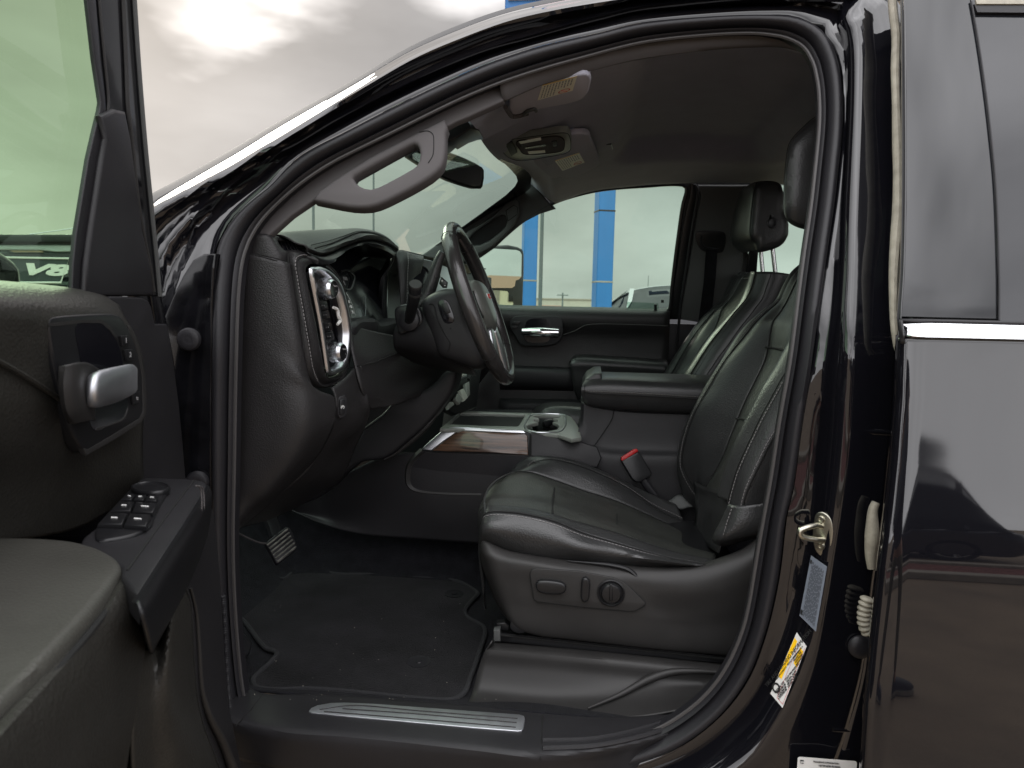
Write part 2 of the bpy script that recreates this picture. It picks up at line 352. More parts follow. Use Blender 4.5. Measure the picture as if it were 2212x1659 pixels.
def ellipse(c, u, v, a, b, n=28): return [c + u * (a * math.cos(2 * math.pi * i / n)) + v * (b * math.sin(2 * math.pi * i / n)) for i in range(n)]
def rrect(c, u, v, w_, h_, r, n=5):
    o = []
    for sx, sy, a0 in ((1, 1, 0), (-1, 1, 90), (-1, -1, 180), (1, -1, 270)):
        for i in range(n + 1):
            a = R(a0 + 90 * i / n); o.append(c + u * (sx * (w_ / 2 - r) + r * math.cos(a)) + v * (sy * (h_ / 2 - r) + r * math.sin(a)))
    return o
def mixpt(a, b, t): return a + (b - a) * t
# ================================================================== the truck: body, seal, rear door
TRUCK = thing('pickup_truck', 'black crew cab pickup truck with its driver door open onto a black leather interior', 'pickup truck', (0.0, 2.15, 0.0))
def xat(poly, y):
    for (x0, y0), (x1, y1) in zip(poly, poly[1:]):
        if y0 <= y <= y1: return x0 + (x1 - x0) * (y - y0) / max(1e-6, y1 - y0)
    return poly[0][0] if y < poly[0][1] else poly[-1][0]
def tri(poly, dy): return [(p[0], p[1], dy) for p in poly]
SA = [(463, 1180), (459, 1000), (459, 850), (460, 732), (460, 661), (463, 583), (473, 528), (491, 493), (511, 466), (550, 430), (585, 403), (645, 340), (748, 284), (851, 231), (954, 181), (1057, 136), (1160, 102), (1301, 70), (1373, 52), (1545, 36), (1648, 33), (1716, 36), (1768, 60)]
SB = [(1768, 60), (1795, 95), (1812, 140), (1820, 200), (1819, 300), (1813, 352), (1803, 440), (1790, 528), (1768, 677), (1751, 800), (1737, 885), (1713, 1057), (1699, 1110), (1682, 1244), (1654, 1364), (1613, 1467), (1545, 1553), (1459, 1615), (1373, 1648), (1270, 1668)]
SC_ = [(1167, 1672), (1000, 1662), (800, 1642), (600, 1618), (530, 1600), (505, 1570), (485, 1480), (470, 1320)]
A1 = [(385, 1180), (375, 1000), (368, 850), (365, 720), (375, 650), (392, 600), (416, 556), (436, 515), (456, 489), (487, 460), (530, 428), (565, 400), (645, 330), (748, 273), (851, 220), (954, 170), (1057, 125), (1160, 92), (1301, 60), (1373, 42), (1545, 25), (1648, 20), (1730, 22), (1797, 40)]
A15 = [(365, 1180), (350, 1000), (345, 850), (345, 720), (352, 640), (365, 590), (390, 545), (415, 500), (440, 473), (470, 443), (510, 412), (545, 388), (645, 318), (748, 261), (851, 207), (954, 158), (1057, 115), (1160, 84), (1301, 50), (1373, 32), (1545, 15), (1648, 10), (1740, 10), (1808, 22)]
A2 = [(340, 1180), (330, 1000), (325, 850), (325, 700), (330, 620), (341, 565), (373, 516), (405, 480), (440, 445), (475, 415), (510, 390), (545, 366), (645, 303), (748, 246), (851, 193), (954, 145), (1057, 104), (1160, 74), (1301, 34), (1373, 17), (1545, 2), (1700, -3), (1760, -2), (1822, 5)]
A25 = [(320, 1180), (312, 1000), (308, 850), (308, 700), (312, 600), (325, 530), (350, 495), (390, 460), (430, 432), (470, 405), (510, 378), (545, 357), (645, 293), (748, 233), (851, 176), (954, 128), (1057, 86), (1160, 57), (1301, 20), (1373, 2), (1545, -10), (1700, -15), (1780, -12), (1845, -8)]
A3 = [(290, 1180), (285, 1000), (282, 850), (282, 700), (285, 600), (300, 520), (331, 461), (370, 440), (412, 417), (460, 391), (515, 360), (560, 333), (618, 298), (759, 209), (885, 134), (988, 89), (1091, 51), (1194, 27), (1301, 8), (1400, -8), (1600, -22), (1720, -28), (1800, -28), (1870, -25)]
A4 = [(240, 1180), (235, 1000), (235, 850), (235, 700), (240, 560), (270, 470), (328, 420), (370, 397), (412, 374), (460, 347), (515, 316), (560, 289), (618, 255), (759, 177), (885, 103), (988, 57), (1091, 21), (1194, -2), (1301, -22), (1400, -38), (1600, -52), (1720, -56), (1800, -58), (1900, -60)]
B1 = [(1797, 40), (1818, 85), (1824, 135), (1826, 250), (1820, 352), (1812, 450), (1803, 548), (1792, 677), (1780, 760), (1771, 833), (1766, 931), (1758, 1010), (1750, 1090), (1737, 1182), (1714, 1276), (1680, 1390), (1635, 1485), (1590, 1550), (1500, 1625), (1400, 1668), (1290, 1690)]
B2 = [(1822, 5), (1845, 60), (1851, 120), (1850, 200), (1844, 352), (1841, 447), (1839, 600), (1836, 750), (1833, 850), (1829, 970), (1820, 1050), (1809, 1125), (1794, 1220), (1775, 1333), (1756, 1428), (1733, 1485), (1691, 1561), (1640, 1637), (1560, 1690), (1450, 1730), (1310, 1750)]
BO = [(1845, -8), (1870, 60), (1872, 120), (1871, 200), (1868, 352), (1865, 447), (1862, 600), (1858, 750), (1855, 850), (1850, 970), (1842, 1050), (1832, 1125), (1818, 1220), (1800, 1333), (1780, 1428), (1760, 1500), (1725, 1590), (1680, 1670), (1600, 1730), (1480, 1780), (1330, 1800)]
BA = [(1870, -25), (1900, 60), (1902, 120), (1902, 200), (1902, 352), (1900, 447), (1897, 600), (1894, 750), (1890, 850), (1885, 970), (1880, 1050), (1872, 1125), (1860, 1220), (1845, 1333), (1830, 1428), (1810, 1500), (1780, 1590), (1735, 1680), (1650, 1760), (1520, 1820), (1350, 1850)]
BB = [(1900, -60), (1965, 60), (1970, 120), (1970, 200), (1970, 352), (1970, 447), (1970, 600), (1970, 750), (1965, 850), (1960, 970), (1955, 1050), (1950, 1125), (1940, 1220), (1930, 1333), (1920, 1428), (1910, 1500), (1890, 1590), (1860, 1700), (1800, 1800), (1650, 1900), (1400, 1950)]
NA, NB = 90, 70
def brow(a, b, dya, dyb):
    la = crs(TB(tri(a, dya)), NA); lb = crs(TB(tri(b, dyb)), NB); return la + lb[1:]
def follow(prev, curve3):      # match each point of the previous row with the nearest point of this one, kept in order
    d = crs(curve3, 700); ix = []; k0 = 0
    for p in prev:
        k = min(range(k0, min(700, k0 + 90)), key=lambda k: (d[k] - p).length); ix.append(k); k0 = k
    ix[0] = 0; ix[-1] = 699
    for _ in range(10): ix = [ix[0]] + [(ix[i - 1] + ix[i] * 2 + ix[i + 1]) / 4 for i in range(1, len(ix) - 1)] + [ix[-1]]
    o = []
    for x in ix: i = min(698, int(x)); o.append(d[i].lerp(d[i + 1], x - i))
    return o
mixl = lambda P_, Q_, t_: [((p[0] * (1 - t_) + q[0] * t_), p[1] * (1 - t_) + q[1] * t_) for p, q in zip(P_, Q_)]
specA = [(SA, 0.006), (SA, 0.0), (A1, -0.006), (A15, 0.004), (A2, -0.024), (A25, -0.018), (A3, -0.050), (mixl(A3, A4, .5), -0.015), (A4, 0.06)]
specB = [(SB, 0.012), (SB, -0.004), (B1, -0.010), (mixl(B1, B2, .03), -0.008), (mixl(B1, B2, .7), -0.055), (B2, -0.062), (BO, -0.0600), (BA, -0.0570), (BB, -0.0500)]
ra_ = [crs(TB(tri(SA, .006)), NA)]
for l, dy in specA[1:]: ra_.append(follow(ra_[-1], TB(tri(l, dy))))
rows = [a_ + crs(TB(tri(l, dy)), NB)[1:] for a_, (l, dy) in zip(ra_, specB)]
rows.append([p + V((0.0, 0.06, 0.004)) if i < NA else p + V((0, 0.1, 0)) for i, p in enumerate(rows[-1])])
# roof skin: carry the last row across to the passenger side
def bodyrows(rr, sub=4):
    cols = list(zip(*rr)); o = []
    dense = [crs(c, (len(rr) - 1) * sub + 1, lin=False) for c in cols]
    return [[d[j] for d in dense] for j in range((len(rr) - 1) * sub + 1)]
brs = bodyrows(rows); vs, fs = grid(brs[:22]); mk('body_side', vs, fs, 'paint', TRUCK, ang=60, solid=0.002, soff=0)
vs, fs = grid([r[NA - 1:] for r in brs[21:]]); mk('body_side', vs, fs, 'paint', TRUCK, ang=60, solid=0.002, soff=0)
vs, fs = grid([r[:NA] for r in brs[21:]]); mk('roof_moulding', vs, fs, 'moulding', TRUCK, ang=60, solid=0.002, soff=0)
rl = [p for i, p in enumerate(rows[-1][:NA]) if i > 18]
roofrows = []
for k in range(11):
    u = k / 10; roofrows.append([V((p.x, p.y + (4.30 - 2 * p.y) * u, p.z + 0.045 * math.sin(math.pi * u) - 0.0)) for p in rl])
# only behind the windshield header
roofrows = [[q for q, p in zip(r, rl) if p.x > -0.20] for r in roofrows]
ext = [[*r, V((2.6, r[-1].y, r[-1].z))] for r in roofrows]
vs, fs = grid(ext); mk('roof_panel', vs, fs, 'paint', TRUCK, solid=0.003, soff=-1)
# far side body shell (mirror image of the A pillar and rail), window side left open
# weather strip: bulb and inner lip
def mid(a, b, t=0.5): return [(p[0] + (q[0] - p[0]) * t, p[1] + (q[1] - p[1]) * t) for p, q in zip(a, b)]
INA = [(500, 1180), (503, 1000), (505, 850), (508, 732), (510, 650), (516, 583), (528, 528), (542, 500), (565, 470), (600, 432), (640, 400), (690, 362), (780, 316), (870, 272), (965, 224), (1065, 181), (1165, 147), (1301, 110), (1373, 90), (1545, 71), (1640, 68), (1690, 72), (1733, 90)]
INB = [(1733, 90), (1757, 120), (1770, 165), (1774, 220), (1772, 300), (1764, 352), (1757, 440), (1748, 489), (1723, 677), (1708, 800), (1690, 885), (1668, 1040), (1654, 1111), (1634, 1227), (1613, 1347), (1579, 1433), (1522, 1512), (1430, 1575), (1350, 1605), (1265, 1625)]
INC = [(1167, 1630), (1000, 1622), (800, 1606), (620, 1586), (555, 1572), (532, 1545), (517, 1460), (505, 1320)]
OUT3 = TB(SA, 0.0) + TB(SB[1:], 0.0) + TB(SC_, 0.0); IN3 = TB(INA, 0.0) + TB(INB[1:], 0.0) + TB(INC, 0.0)
NS = 260
oc = crs(OUT3, NS, closed=True); ic = [None] * NS
icf = crs(IN3, NS, closed=True)
# pair each outer point with the nearest inner point so the strip keeps its width
for i, p in enumerate(oc): ic[i] = min(icf, key=lambda q: (q - p).length)
icc = crs([sum((ic[(i + k) % NS] for k in range(-3, 4)), V()) / 7 for i in range(NS)], NS, closed=True)
icc = [sum((ic[(i + k) % NS] for k in range(-3, 4)), V()) / 7 for i in range(NS)]
sect = [(0.0, 0.006), (0.03, -0.004), (0.16, -0.015), (0.36, -0.021), (0.54, -0.016), (0.66, -0.004), (0.70, 0.004), (0.74, 0.002), (0.84, -0.006), (0.95, -0.002), (1.0, 0.010), (1.0, 0.03)]
gr = []
for a, dyy in sect: gr.append([oc[i].lerp(icc[i], a) + V((0, dyy, 0)) for i in range(NS)])
vs, fs = grid(gr, cu=True); mk('door_seal', vs, fs, 'rubber', TRUCK, ang=80)
LIP = [oc[i].lerp(icc[i], 1.02) + V((0, 0.004, 0)) for i in range(NS)]
vs, fs = tubegeo(LIP, 0.0035, 6, closed=True); mk('seal_lip', vs, fs, 'lip', TRUCK)
# rocker / outer sill below the door opening
rk = [[V((x, y, z)) for x in (-0.95, -0.4, 0.2, 0.9)] for y, z in ((1.27, 0.59), (1.255, 0.585), (1.245, 0.57), (1.24, 0.53), (1.24, 0.46), (1.26, 0.42))]
patch('rocker_panel', rk, 'rubber', TRUCK, 30, 24, solid=0.003)
# ---------------------------------------------------------------- rear door
RD = part('rear_door', TRUCK, (0.62, 1.12, 0.6), 'closed black rear door with gloss window panel and bright belt strip')
zk = [1.372, 1.33, 1.28, 1.22, 1.16, 1.114, 1.075, 1.034, 1.0, .95, .9, .77, .6, .45]; tk = [3, 3.6, 4.8, 6.2, 7.8, 8.4, 6.8, 4.75, 3.7, 3.5, 3.4, 2.7, 2.0, 2.0]
cv_ = crs([V((z * 10, t_, 0)) for z, t_ in zip(zk, tk)], 400)
zt = [p.x / 10 for p in cv_]; tl_ = [p.y for p in cv_]; yy = [1.108]
for i in range(1, 400): yy.append(yy[-1] - math.tan(R((tl_[i] + tl_[i - 1]) / 2)) * (zt[i - 1] - zt[i]))
def yprof(z):
    if z >= zt[0]: return yy[0]
    if z <= zt[-1]: return yy[-1]
    i = min(range(400), key=lambda k: abs(zt[k] - z)); i = max(0, min(398, i if zt[i] >= z else i - 1))
    return yy[i] + (yy[i + 1] - yy[i]) * (zt[i] - z) / max(1e-6, zt[i] - zt[i + 1])
EDGE = [(1956, 700), (1955, 738), (1951, 862), (1941, 995), (1931, 1090), (1915, 1220), (1896, 1409), (1885, 1523), (1877, 1659), (1868, 1800), (1860, 1950)]
ez = []
for p in EDGE:
    Y = 1.12
    for _ in range(5): q = Yp(p[0], p[1], Y); Y = yprof(q.z)
    ez.append(q)
def xe(z):
    for a, b in zip(ez, ez[1:]):
        if a.z >= z >= b.z: return a.x + (b.x - a.x) * (a.z - z) / (a.z - b.z)
    return ez[0].x if z > ez[0].z else ez[-1].x
rows = []; zz = [1.372 - .0095 * i for i in range(97)]
for z in zz:
    x0 = xe(z); y0 = yprof(z); row = []
    for dx, dy_ in ((0.004, 0.034), (0.0, 0.030), (-0.0035, 0.018), (-0.0042, 0.008), (-0.002, 0.002), (0.003, 0.0)): row.append(V((x0 + dx, y0 + dy_, z)))
    for x in (0.03, 0.1, 0.3, 0.6, 1.0): row.append(V((x0 + x, y0 - 0.002 * math.sin(min(1, x) * 3), z)))
    rows.append(row)
vs, fs = grid(rows); mk('door_skin', vs, fs, 'paint', RD, ang=75, solid=0.002, soff=-1)
# upper door: pillar applique, glass, frame. Plane leans in above the belt
def Up(px, py, dy=-0.14): return Bp(px, py, dy)
nU = (Up(2000, 100) - Up(2000, 600)).cross(Up(2200, 600) - Up(2000, 600)).normalized()
if nU.y > 0: nU = -nU
oU = Up(2000, 400)
app = [Up(*p) for p in ((1952, -70), (1955, 0), (1958, 189), (1958, 447), (1953, 600), (1947, 684), (2153, 689), (2155, 650), (2149, 404), (2139, 297), (2126, 189), (2110, 81), (2096, 3), (2088, -70))]
plate('pillar_applique', [app], oU, nU, 0.006, 'applique', RD, bevel=0.001)
gl_ = [Up(*p) for p in ((2092, -70), (2101, 3), (2115, 81), (2131, 189), (2144, 297), (2154, 404), (2160, 650), (2162, 700), (2700, 715), (2700, -70))]
plate('window_glass', [gl_], oU - nU * 0.004, nU, 0.005, 'glassd', RD)
fr_ = [Up(*p) for p in ((2104, 13), (2110, 28), (2700, 34), (2700, 14))]
plate('window_seal', [fr_], oU + nU * 0.002, nU, 0.006, 'rubber', RD)
fr_ = [Up(*p) for p in ((1952, -62), (2104, -62), (2106, 11), (2700, 12), (2700, -80), (1952, -80))]
plate('window_frame', [[Up(*p) for p in ((2105, 2), (2107, 12), (2700, 13), (2700, 2))]], oU + nU * 0.004, nU, 0.004, 'putty', RD)
tube('window_divider', [Up(*p, -0.142) for p in ((2098, 3), (2112, 81), (2128, 189), (2141, 297), (2151, 404), (2158, 600), (2158, 692))], 0.0016, 'rubber', RD, n=6, res=30)
# edge face of the upper door and its rubber
ed = [(1953, -60), (1956, 0), (1958, 189), (1958, 447), (1954, 600), (1948, 690), (1950, 715)]
patch('upper_edge', [[Up(*p, -0.140) for p in ed], [Up(p[0] - 7, p[1], -0.128) for p in ed], [Up(p[0] - 9, p[1], -0.105) for p in ed]], 'paint', RD, 30, 8, solid=0.002)
es = [(1926, -60), (1929, 20), (1936, 80), (1934, 150), (1937, 250), (1940, 350), (1940, 450), (1935, 520), (1931, 580), (1930, 640), (1931, 700), (1936, 745), (1941, 765)]
tube('edge_seal', [Up(*p, -0.098) for p in es], [.007] * 5 + [0.0065, .0065, .008, .0075, .0085, .0085, .0075, .004], 'putty', RD, n=10, res=50, sx=1.2)
# chrome belt strip
bl = [Up(1946, 709, -0.150), Up(2080, 713, -0.150), Up(2700, 730, -0.150)]
def belt(name, py0, py1, dy0, dy1, m, x0=1944):
    pr = []
    for t_, yb in ((0, dy0 + 0.02), (0, dy0), (0.5, (dy0 + dy1) / 2 - 0.0015), (1, dy1), (1, dy1 + 0.02)):
        py = py0 + (py1 - py0) * t_; pr.append([Yp(x, py + (x - 1945) * 0.022, 1.115 + yb) for x in (x0, 1960, 2000, 2200, 2700)])
    patch(name, pr, m, RD, 12, 17, lv=True, solid=0.0015)
belt('belt_strip', 696, 727, -0.004, -0.0155, 'chrome', 1952)
belt('belt_gap', 727, 733, -0.004, -0.004, 'seam', 1950)
belt('belt_moulding', 688, 696, -0.002, -0.004, 'rubber', 1948)
patch('belt_end_cap', [[Up(1942, 690, -0.15), Up(1944, 715, -0.152), Up(1943, 742, -0.148)], [Up(1951, 692, -0.155), Up(1953, 715, -0.158), Up(1955, 742, -0.15)]], 'smooth', RD, 8, 4, solid=0.003)
# ---------------------------------------------------------------- B pillar fittings
def onB(px, py, dy): return Bp(px, py, dy)
# face that carries striker and labels: local frame
def bframe(px, py):
    y = py; xs1 = xat(B1, y); xs2 = xat([((p[0] * .3 + q[0] * .7), p[1] * .3 + q[1] * .7) for p, q in zip(B1, B2)], y)
    t_ = (px - xs1) / max(1, xs2 - xs1); return Bp(px, py, -0.010 + (-0.055 + 0.010) * t_ - 0.0015)
def blabel(name, quad, m, items, par=TRUCK):
    q = [bframe(*p) for p in quad]; n = (q[1] - q[0]).cross(q[2] - q[0]).normalized()
    if n.dot(CAM - q[0]) < 0: n = -n
    o = sum(q, V()) / 4 + n * 0.0035; lp = [PLp(p[0], p[1], o, n) for p in quad]
    lab = plate(name, [lp], o, n, 0.0006, m, par)
    def at(u, v): return lp[0].lerp(lp[1], u).lerp(lp[3].lerp(lp[2], u), v)
    return lab, lp, n, at
def quadgeo(at, u0, u1, v0, v1, n, lift=0.0004):
    p = [at(u0, v0), at(u1, v0), at(u1, v1), at(u0, v1)]; p = [x + n * lift for x in p]; return p, [(0, 1, 2, 3)]
# upper grey certification label  (corners: top-left, top-right, bottom-right, bottom-left)
random.seed(4)
lab, lp, n_, at = blabel('certification_label', ((1752, 1200), (1786, 1224), (1762, 1364), (1727, 1330)), 'labelg', None)
g_ = []
for k in range(13):
    u = 0.16 + k * 0.058; v0 = 0.06 + 0.05 * random.random(); v = v0
    while v < 0.93: ln = 0.03 + 0.07 * random.random(); g_.append(quadgeo(at, u, u + 0.026, v, min(.95, v + ln), n_)); v += ln + 0.018
g_.append(quadgeo(at, 0.03, 0.13, 0.06, 0.12, n_)); g_.append(quadgeo(at, 0.02, 0.14, 0.88, 0.96, n_)); vs, fs = join(g_); mk('printed_text', vs, fs, 'ink', lab, smooth=False)
# tyre placard
lab, lp, n_, at = blabel('tire_placard', ((1721, 1366), (1742, 1396), (1690, 1529), (1664, 1498)), 'labelw', None)
upv = (at(0.5, 0) - at(0.5, 1)).normalized()
vs, fs = join([quadgeo(at, 0.03, 0.30, 0.08, 0.70, n_), quadgeo(at, 0.62, 0.93, 0.10, 0.36, n_)]); mk('yellow_band', vs, fs, 'yellow', lab, smooth=False)
tdir = (at(0, 0.5) - at(1, 0.5)).normalized()      # text stands towards the left edge, reads upwards
vs, fs = join([textgeo('TIRE AND LOADING INFORMATION', at(0.17, 0.39) + n_ * 0.0006, n_, 0.0088, up=tdir, sx=0.95)]); mk('heading_text', vs, fs, 'ink', lab, smooth=False)
g_ = [textgeo('SEATING CAPACITY   TOTAL 5   FRONT 2   REAR 3', at(0.36, 0.42) + n_ * 0.0006, n_, 0.0036, up=tdir),
      textgeo('ORIGINAL SIZE   COLD TIRE PRESSURE', at(0.58, 0.62) + n_ * 0.0006, n_, 0.0042, up=tdir),
      textgeo('LT275/70R18E   420 KPA, 60 PSI', at(0.68, 0.66) + n_ * 0.0006, n_, 0.0042, up=tdir), textgeo('LT275/70R18E   480 KPA, 70 PSI', at(0.78, 0.68) + n_ * 0.0006, n_, 0.0042, up=tdir),
      textgeo('LT275/70R18E   550 KPA, 80 PSI', at(0.87, 0.70) + n_ * 0.0006, n_, 0.0042, up=tdir),
      textgeo('SEE OWNERS\nMANUAL FOR\nADDITIONAL\nINFORMATION', at(0.77, 0.23) + n_ * 0.0008, n_, 0.0036, up=tdir)]
vs, fs = join(g_); mk('printed_text', vs, fs, 'ink', lab, smooth=False)
c_ = at(0.2, 0.86); uu = upv; vv = n_.cross(upv)
vs, fs = curvegeo([ellipse(c_, uu, vv, .0085, .0085), ellipse(c_, uu, vv, .0052, .0052)], c_ + n_ * 0.0008, n_, 0.0004)
mk('tire_symbol', vs, fs, 'ink', lab, smooth=False)
g_ = [quadgeo(at, 0.47, 0.49, 0.05, 0.95, n_, .0005), quadgeo(at, 0.94, 0.96, 0.05, 0.95, n_, .0005), quadgeo(at, 0.47, 0.95, 0.95, 0.957, n_, .0005)]
vs, fs = join(g_); mk('red_border', vs, fs, 'redp', lab, smooth=False)
# trailering label low on the sill corner
q = [Bp(1722, 1636, -0.078), Bp(1850, 1647, -0.078), Bp(1850, 1730, -0.078), Bp(1716, 1720, -0.078)]
n_ = V((0, -1, 0)); oo = q[0]; lp = [PLp(*p, oo, n_) for p in ((1722, 1635), (1850, 1645), (1850, 1730), (1716, 1720))]
lab = plate('trailering_label', [rrect(sum(lp, V()) / 4, (lp[1] - lp[0]).normalized(), V((0, 0, 1)), (lp[1] - lp[0]).length, (lp[0] - lp[3]).length, 0.004)], oo, n_, 0.0006, 'labelw', TRUCK)
def La(px, py): return PLp(px, py, oo, n_) + n_ * 0.001
ux = (lp[1] - lp[0]).normalized()
vs, fs = join([curvegeo([rrect(La(1732, 1645), ux, V((0, 0, 1)), .0062, .0064, .0008)], La(1732, 1645), n_, 0.0004)]); mk('logo_block', vs, fs, 'ink', lab, smooth=False)
mk('logo_text', *textgeo('gm', La(1732, 1645) + n_ * .0005, n_, 0.0052, up=V((0, 0, 1)) - ux * 0.02, bold=.0001), 'labelw', lab, smooth=False)
vs, fs = join([textgeo('TRAILERING INFORMATION', La(1784, 1647), n_, 0.0042, sx=.8), textgeo('1GT49NE78NF240020', La(1791, 1655), n_, 0.0042, sx=.9), textgeo('VEHICLE AND TRAILER RATINGS', La(1780, 1663), n_, 0.0036, sx=.85)])
mk('printed_text', vs, fs, 'ink', lab, smooth=False)
# door striker
c = bframe(1773, 1152); nS = (CAM - c).normalized(); nS = (V((-0.62, -0.75, 0.0))).normalized()
ST = part('door_striker', TRUCK, c)
uS, vS, nS = frame_of(nS)
def Sp(px, py, l=0.0): return PLp(px, py, c + nS * l, nS)
ol = [(1757, 1135), (1763, 1110), (1775, 1106), (1793, 1119), (1799, 1145), (1796, 1175), (1787, 1200), (1776, 1203), (1762, 1190), (1756, 1165)]
plate('striker_plate', [[Sp(*p, .006) for p in ol]], c + nS * .006, nS, 0.005, 'steel', ST, bevel=0.0012, smooth=40)
for yy_ in (1122, 1180):
    lathe('bolt', Sp(1774, yy_, .006), nS, [(0, .0062), (.0015, .0062), (.003, .005), (.003, .003), (.001, .0025)], 'steel', ST, n=14)
lp_ = [Sp(1776, 1137, .004), Sp(1765, 1135, .014), Yp(1742, 1140, 1.19), Yp(1729, 1146, 1.188), Yp(1729, 1156, 1.188), Yp(1742, 1162, 1.19), Sp(1768, 1166, .014), Sp(1780, 1166, .004)]
tube('striker_loop', lp_, 0.0048, 'steel', ST, n=10, res=40)
# rear door hinges seen in the gap
for name, pts, bc in (('door_hinge', [(1855, 930), (1858, 905), (1875, 890), (1905, 873), (1925, 868), (1925, 930)], (1881, 976)), ('door_hinge', [(1790, 1590), (1800, 1560), (1825, 1540), (1860, 1525), (1860, 1600), (1795, 1595)], (1819, 1619))):
    Y0 = 1.20; H = part(name, TRUCK, Yp(*bc, Y0))
    yplate('hinge_leaf', [pts], Y0, 0.018, 'paint', H, bevel=0.004, smooth=30)
    b0 = Yp(*bc, Y0 + .004); w0 = [(bc[0] - 26, bc[1] - 42), (bc[0] + 50, bc[1] - 38), (bc[0] + 50, bc[1] + 40), (bc[0] - 24, bc[1] + 34)]
    yplate('hinge_base', [w0], Y0 + .012, 0.012, 'jamb', H, bevel=0.003, smooth=24)
    lathe('hinge_bolt', Yp(*bc, Y0 + .010), (0, -1, 0), [(0, .016), (.002, .016), (.003, .011), (.008, .0105), (.009, .009), (.009, .006), (.006, .0055)], 'jamb', H, n=20)
    a_, b_ = Yp(bc[0] - 22, bc[1] - 46, Y0 - .004), Yp(bc[0] + 60, bc[1] - 40, Y0 - .004)
    tube('hinge_knuckle', [a_, b_], 0.006, 'paint', H, n=12)
# wiring boot, check strap plug and bumpers in the gap
WB = part('wiring_boot', TRUCK, Yp(1870, 1300, 1.17))
tube('boot_cover', [Yp(*p, 1.175) for p in ((1892, 1085), (1886, 1100), (1884, 1150), (1880, 1200), (1882, 1228))], [.006, .010, .011, .010, .006], 'putty', WB, n=12, res=24)
pth = crs([Yp(*p, 1.17) for p in ((1874, 1290), (1868, 1310), (1866, 1332), (1868, 1352), (1876, 1368))], 60)
tube('boot_bellows', pth, [0.0075 + 0.0035 * abs(math.sin(i * math.pi / 60 * 8)) for i in range(60)], 'putty', WB, n=14)
lathe('drain_plug', Yp(1858, 1396, 1.19), (0, -1, 0), [(0, .020), (.004, .020), (.008, .016), (.010, .008)], 'rubber', TRUCK)
for p in ((410, 733), (428, 1040)):
    q = Yp(*p, 1.234); lathe('rubber_bumper', q, (0.25, -1, 0), [(0, .0205), (.006, .0215), (.011, .0185), (.0135, .012), (.0125, .007), (.013, .003)], 'rubber', TRUCK)
# ================================================================== interior shell
def Pp(px, py, dy=0.0, base=2.93, k=0.26):
    d = ray(px, py); t = (base + dy) / d.y
    if CAM.z + t * d.z > TH_Z: t = (base + dy - k * (CAM.z - TH_Z)) / (d.y + k * d.z)
    return CAM + d * t
nF = V((0, -1, -0.26)).normalized()           # normal of the leaning far side, into the cabin
def fplate(name, loops, dy, thick, m, par, **k):
    o = Pp(1300, 500, dy); return plate(name, [[PLp(p[0], p[1], o, nF) for p in l] for l in loops], o, nF, thick, m, par, **k)
# ---- headliner
front = T([(1000, 243, 1.44), (1012, 256, 1.52), (1029, 275, 1.66), (1046, 309, 1.86), (1077, 343, 2.15), (1125, 371, 2.60), (1144, 393, 2.78), (1150, 405, 2.84)])
def railN(x):   # near rail height and depth from the traced seal edge
    pts = TB(INA[16:] + [(1760, 96), (1830, 108), (1960, 125), (2150, 150)], 0.03); pts = [(p.x, p.y, p.z) for p in pts]
    for a, b in zip(pts, pts[1:]):
        if a[0] <= x <= b[0]: t_ = (x - a[0]) / (b[0] - a[0]); return a[1] + (b[1] - a[1]) * t_, a[2] + (b[2] - a[2]) * t_
    return (pts[0][1], pts[0][2]) if x < pts[0][0] else (pts[-1][1], pts[-1][2])
FR = [Pp(*p, -0.03) for p in ((1150, 405), (1200, 433), (1250, 418), (1300, 408), (1400, 398), (1490, 394), (1600, 394), (1700, 397), (1850, 402), (2100, 410))]
def railF(x):
    pts = [(p.x, p.y, p.z) for p in FR]
    for a, b in zip(pts, pts[1:]):
        if a[0] <= x <= b[0]: t_ = (x - a[0]) / (b[0] - a[0]); return a[1] + (b[1] - a[1]) * t_, a[2] + (b[2] - a[2]) * t_
    return (pts[0][1], pts[0][2]) if x < pts[0][0] else (pts[-1][1], pts[-1][2])
def sst(a, b, x): t_ = max(0, min(1, (x - a) / (b - a))); return t_ * t_ * (3 - 2 * t_)
rows = [crs([p + V((0.012, 0, 0.03)) for p in front], 60), crs([p + V((-0.004, 0, 0.006)) for p in front], 60), crs(front, 60)]
xs = [-0.16 + 0.02 * i for i in range(70)]
for x in xs:
    yn, zn = railN(x); yf, zf = railF(x); row = []
    for i in range(60):
        u = i / 59; y = yn + (yf - yn) * u; z = zn + (zf - zn) * u
        dome = 0.030 * (1 - abs(2 * u - 1) ** 3.0)
        rec = 0.055 * sst(0.055, 0.13, x) * (1 - sst(0.50, 0.56, x)) * sst(1.50, 1.62, y) * (1 - sst(2.40, 2.52, y))
        rib = -0.016 * math.exp(-((x - 0.60) / 0.03) ** 2) * sst(1.5, 1.7, y) * (1 - sst(2.4, 2.6, y))
        over = -0.022 * math.exp(-((y - 2.12) / 0.22) ** 2) * (1 - sst(-0.05, 0.07, x)) - 0.008 * (1 - sst(-0.14, 0.0, x))
        row.append(V((x, y, z + dome + rec + rib + over)))
    rows.append(row)
vs, fs = grid(rows); mk('headliner', vs, fs, 'headliner', TRUCK, ang=80, solid=0.006, soff=0)
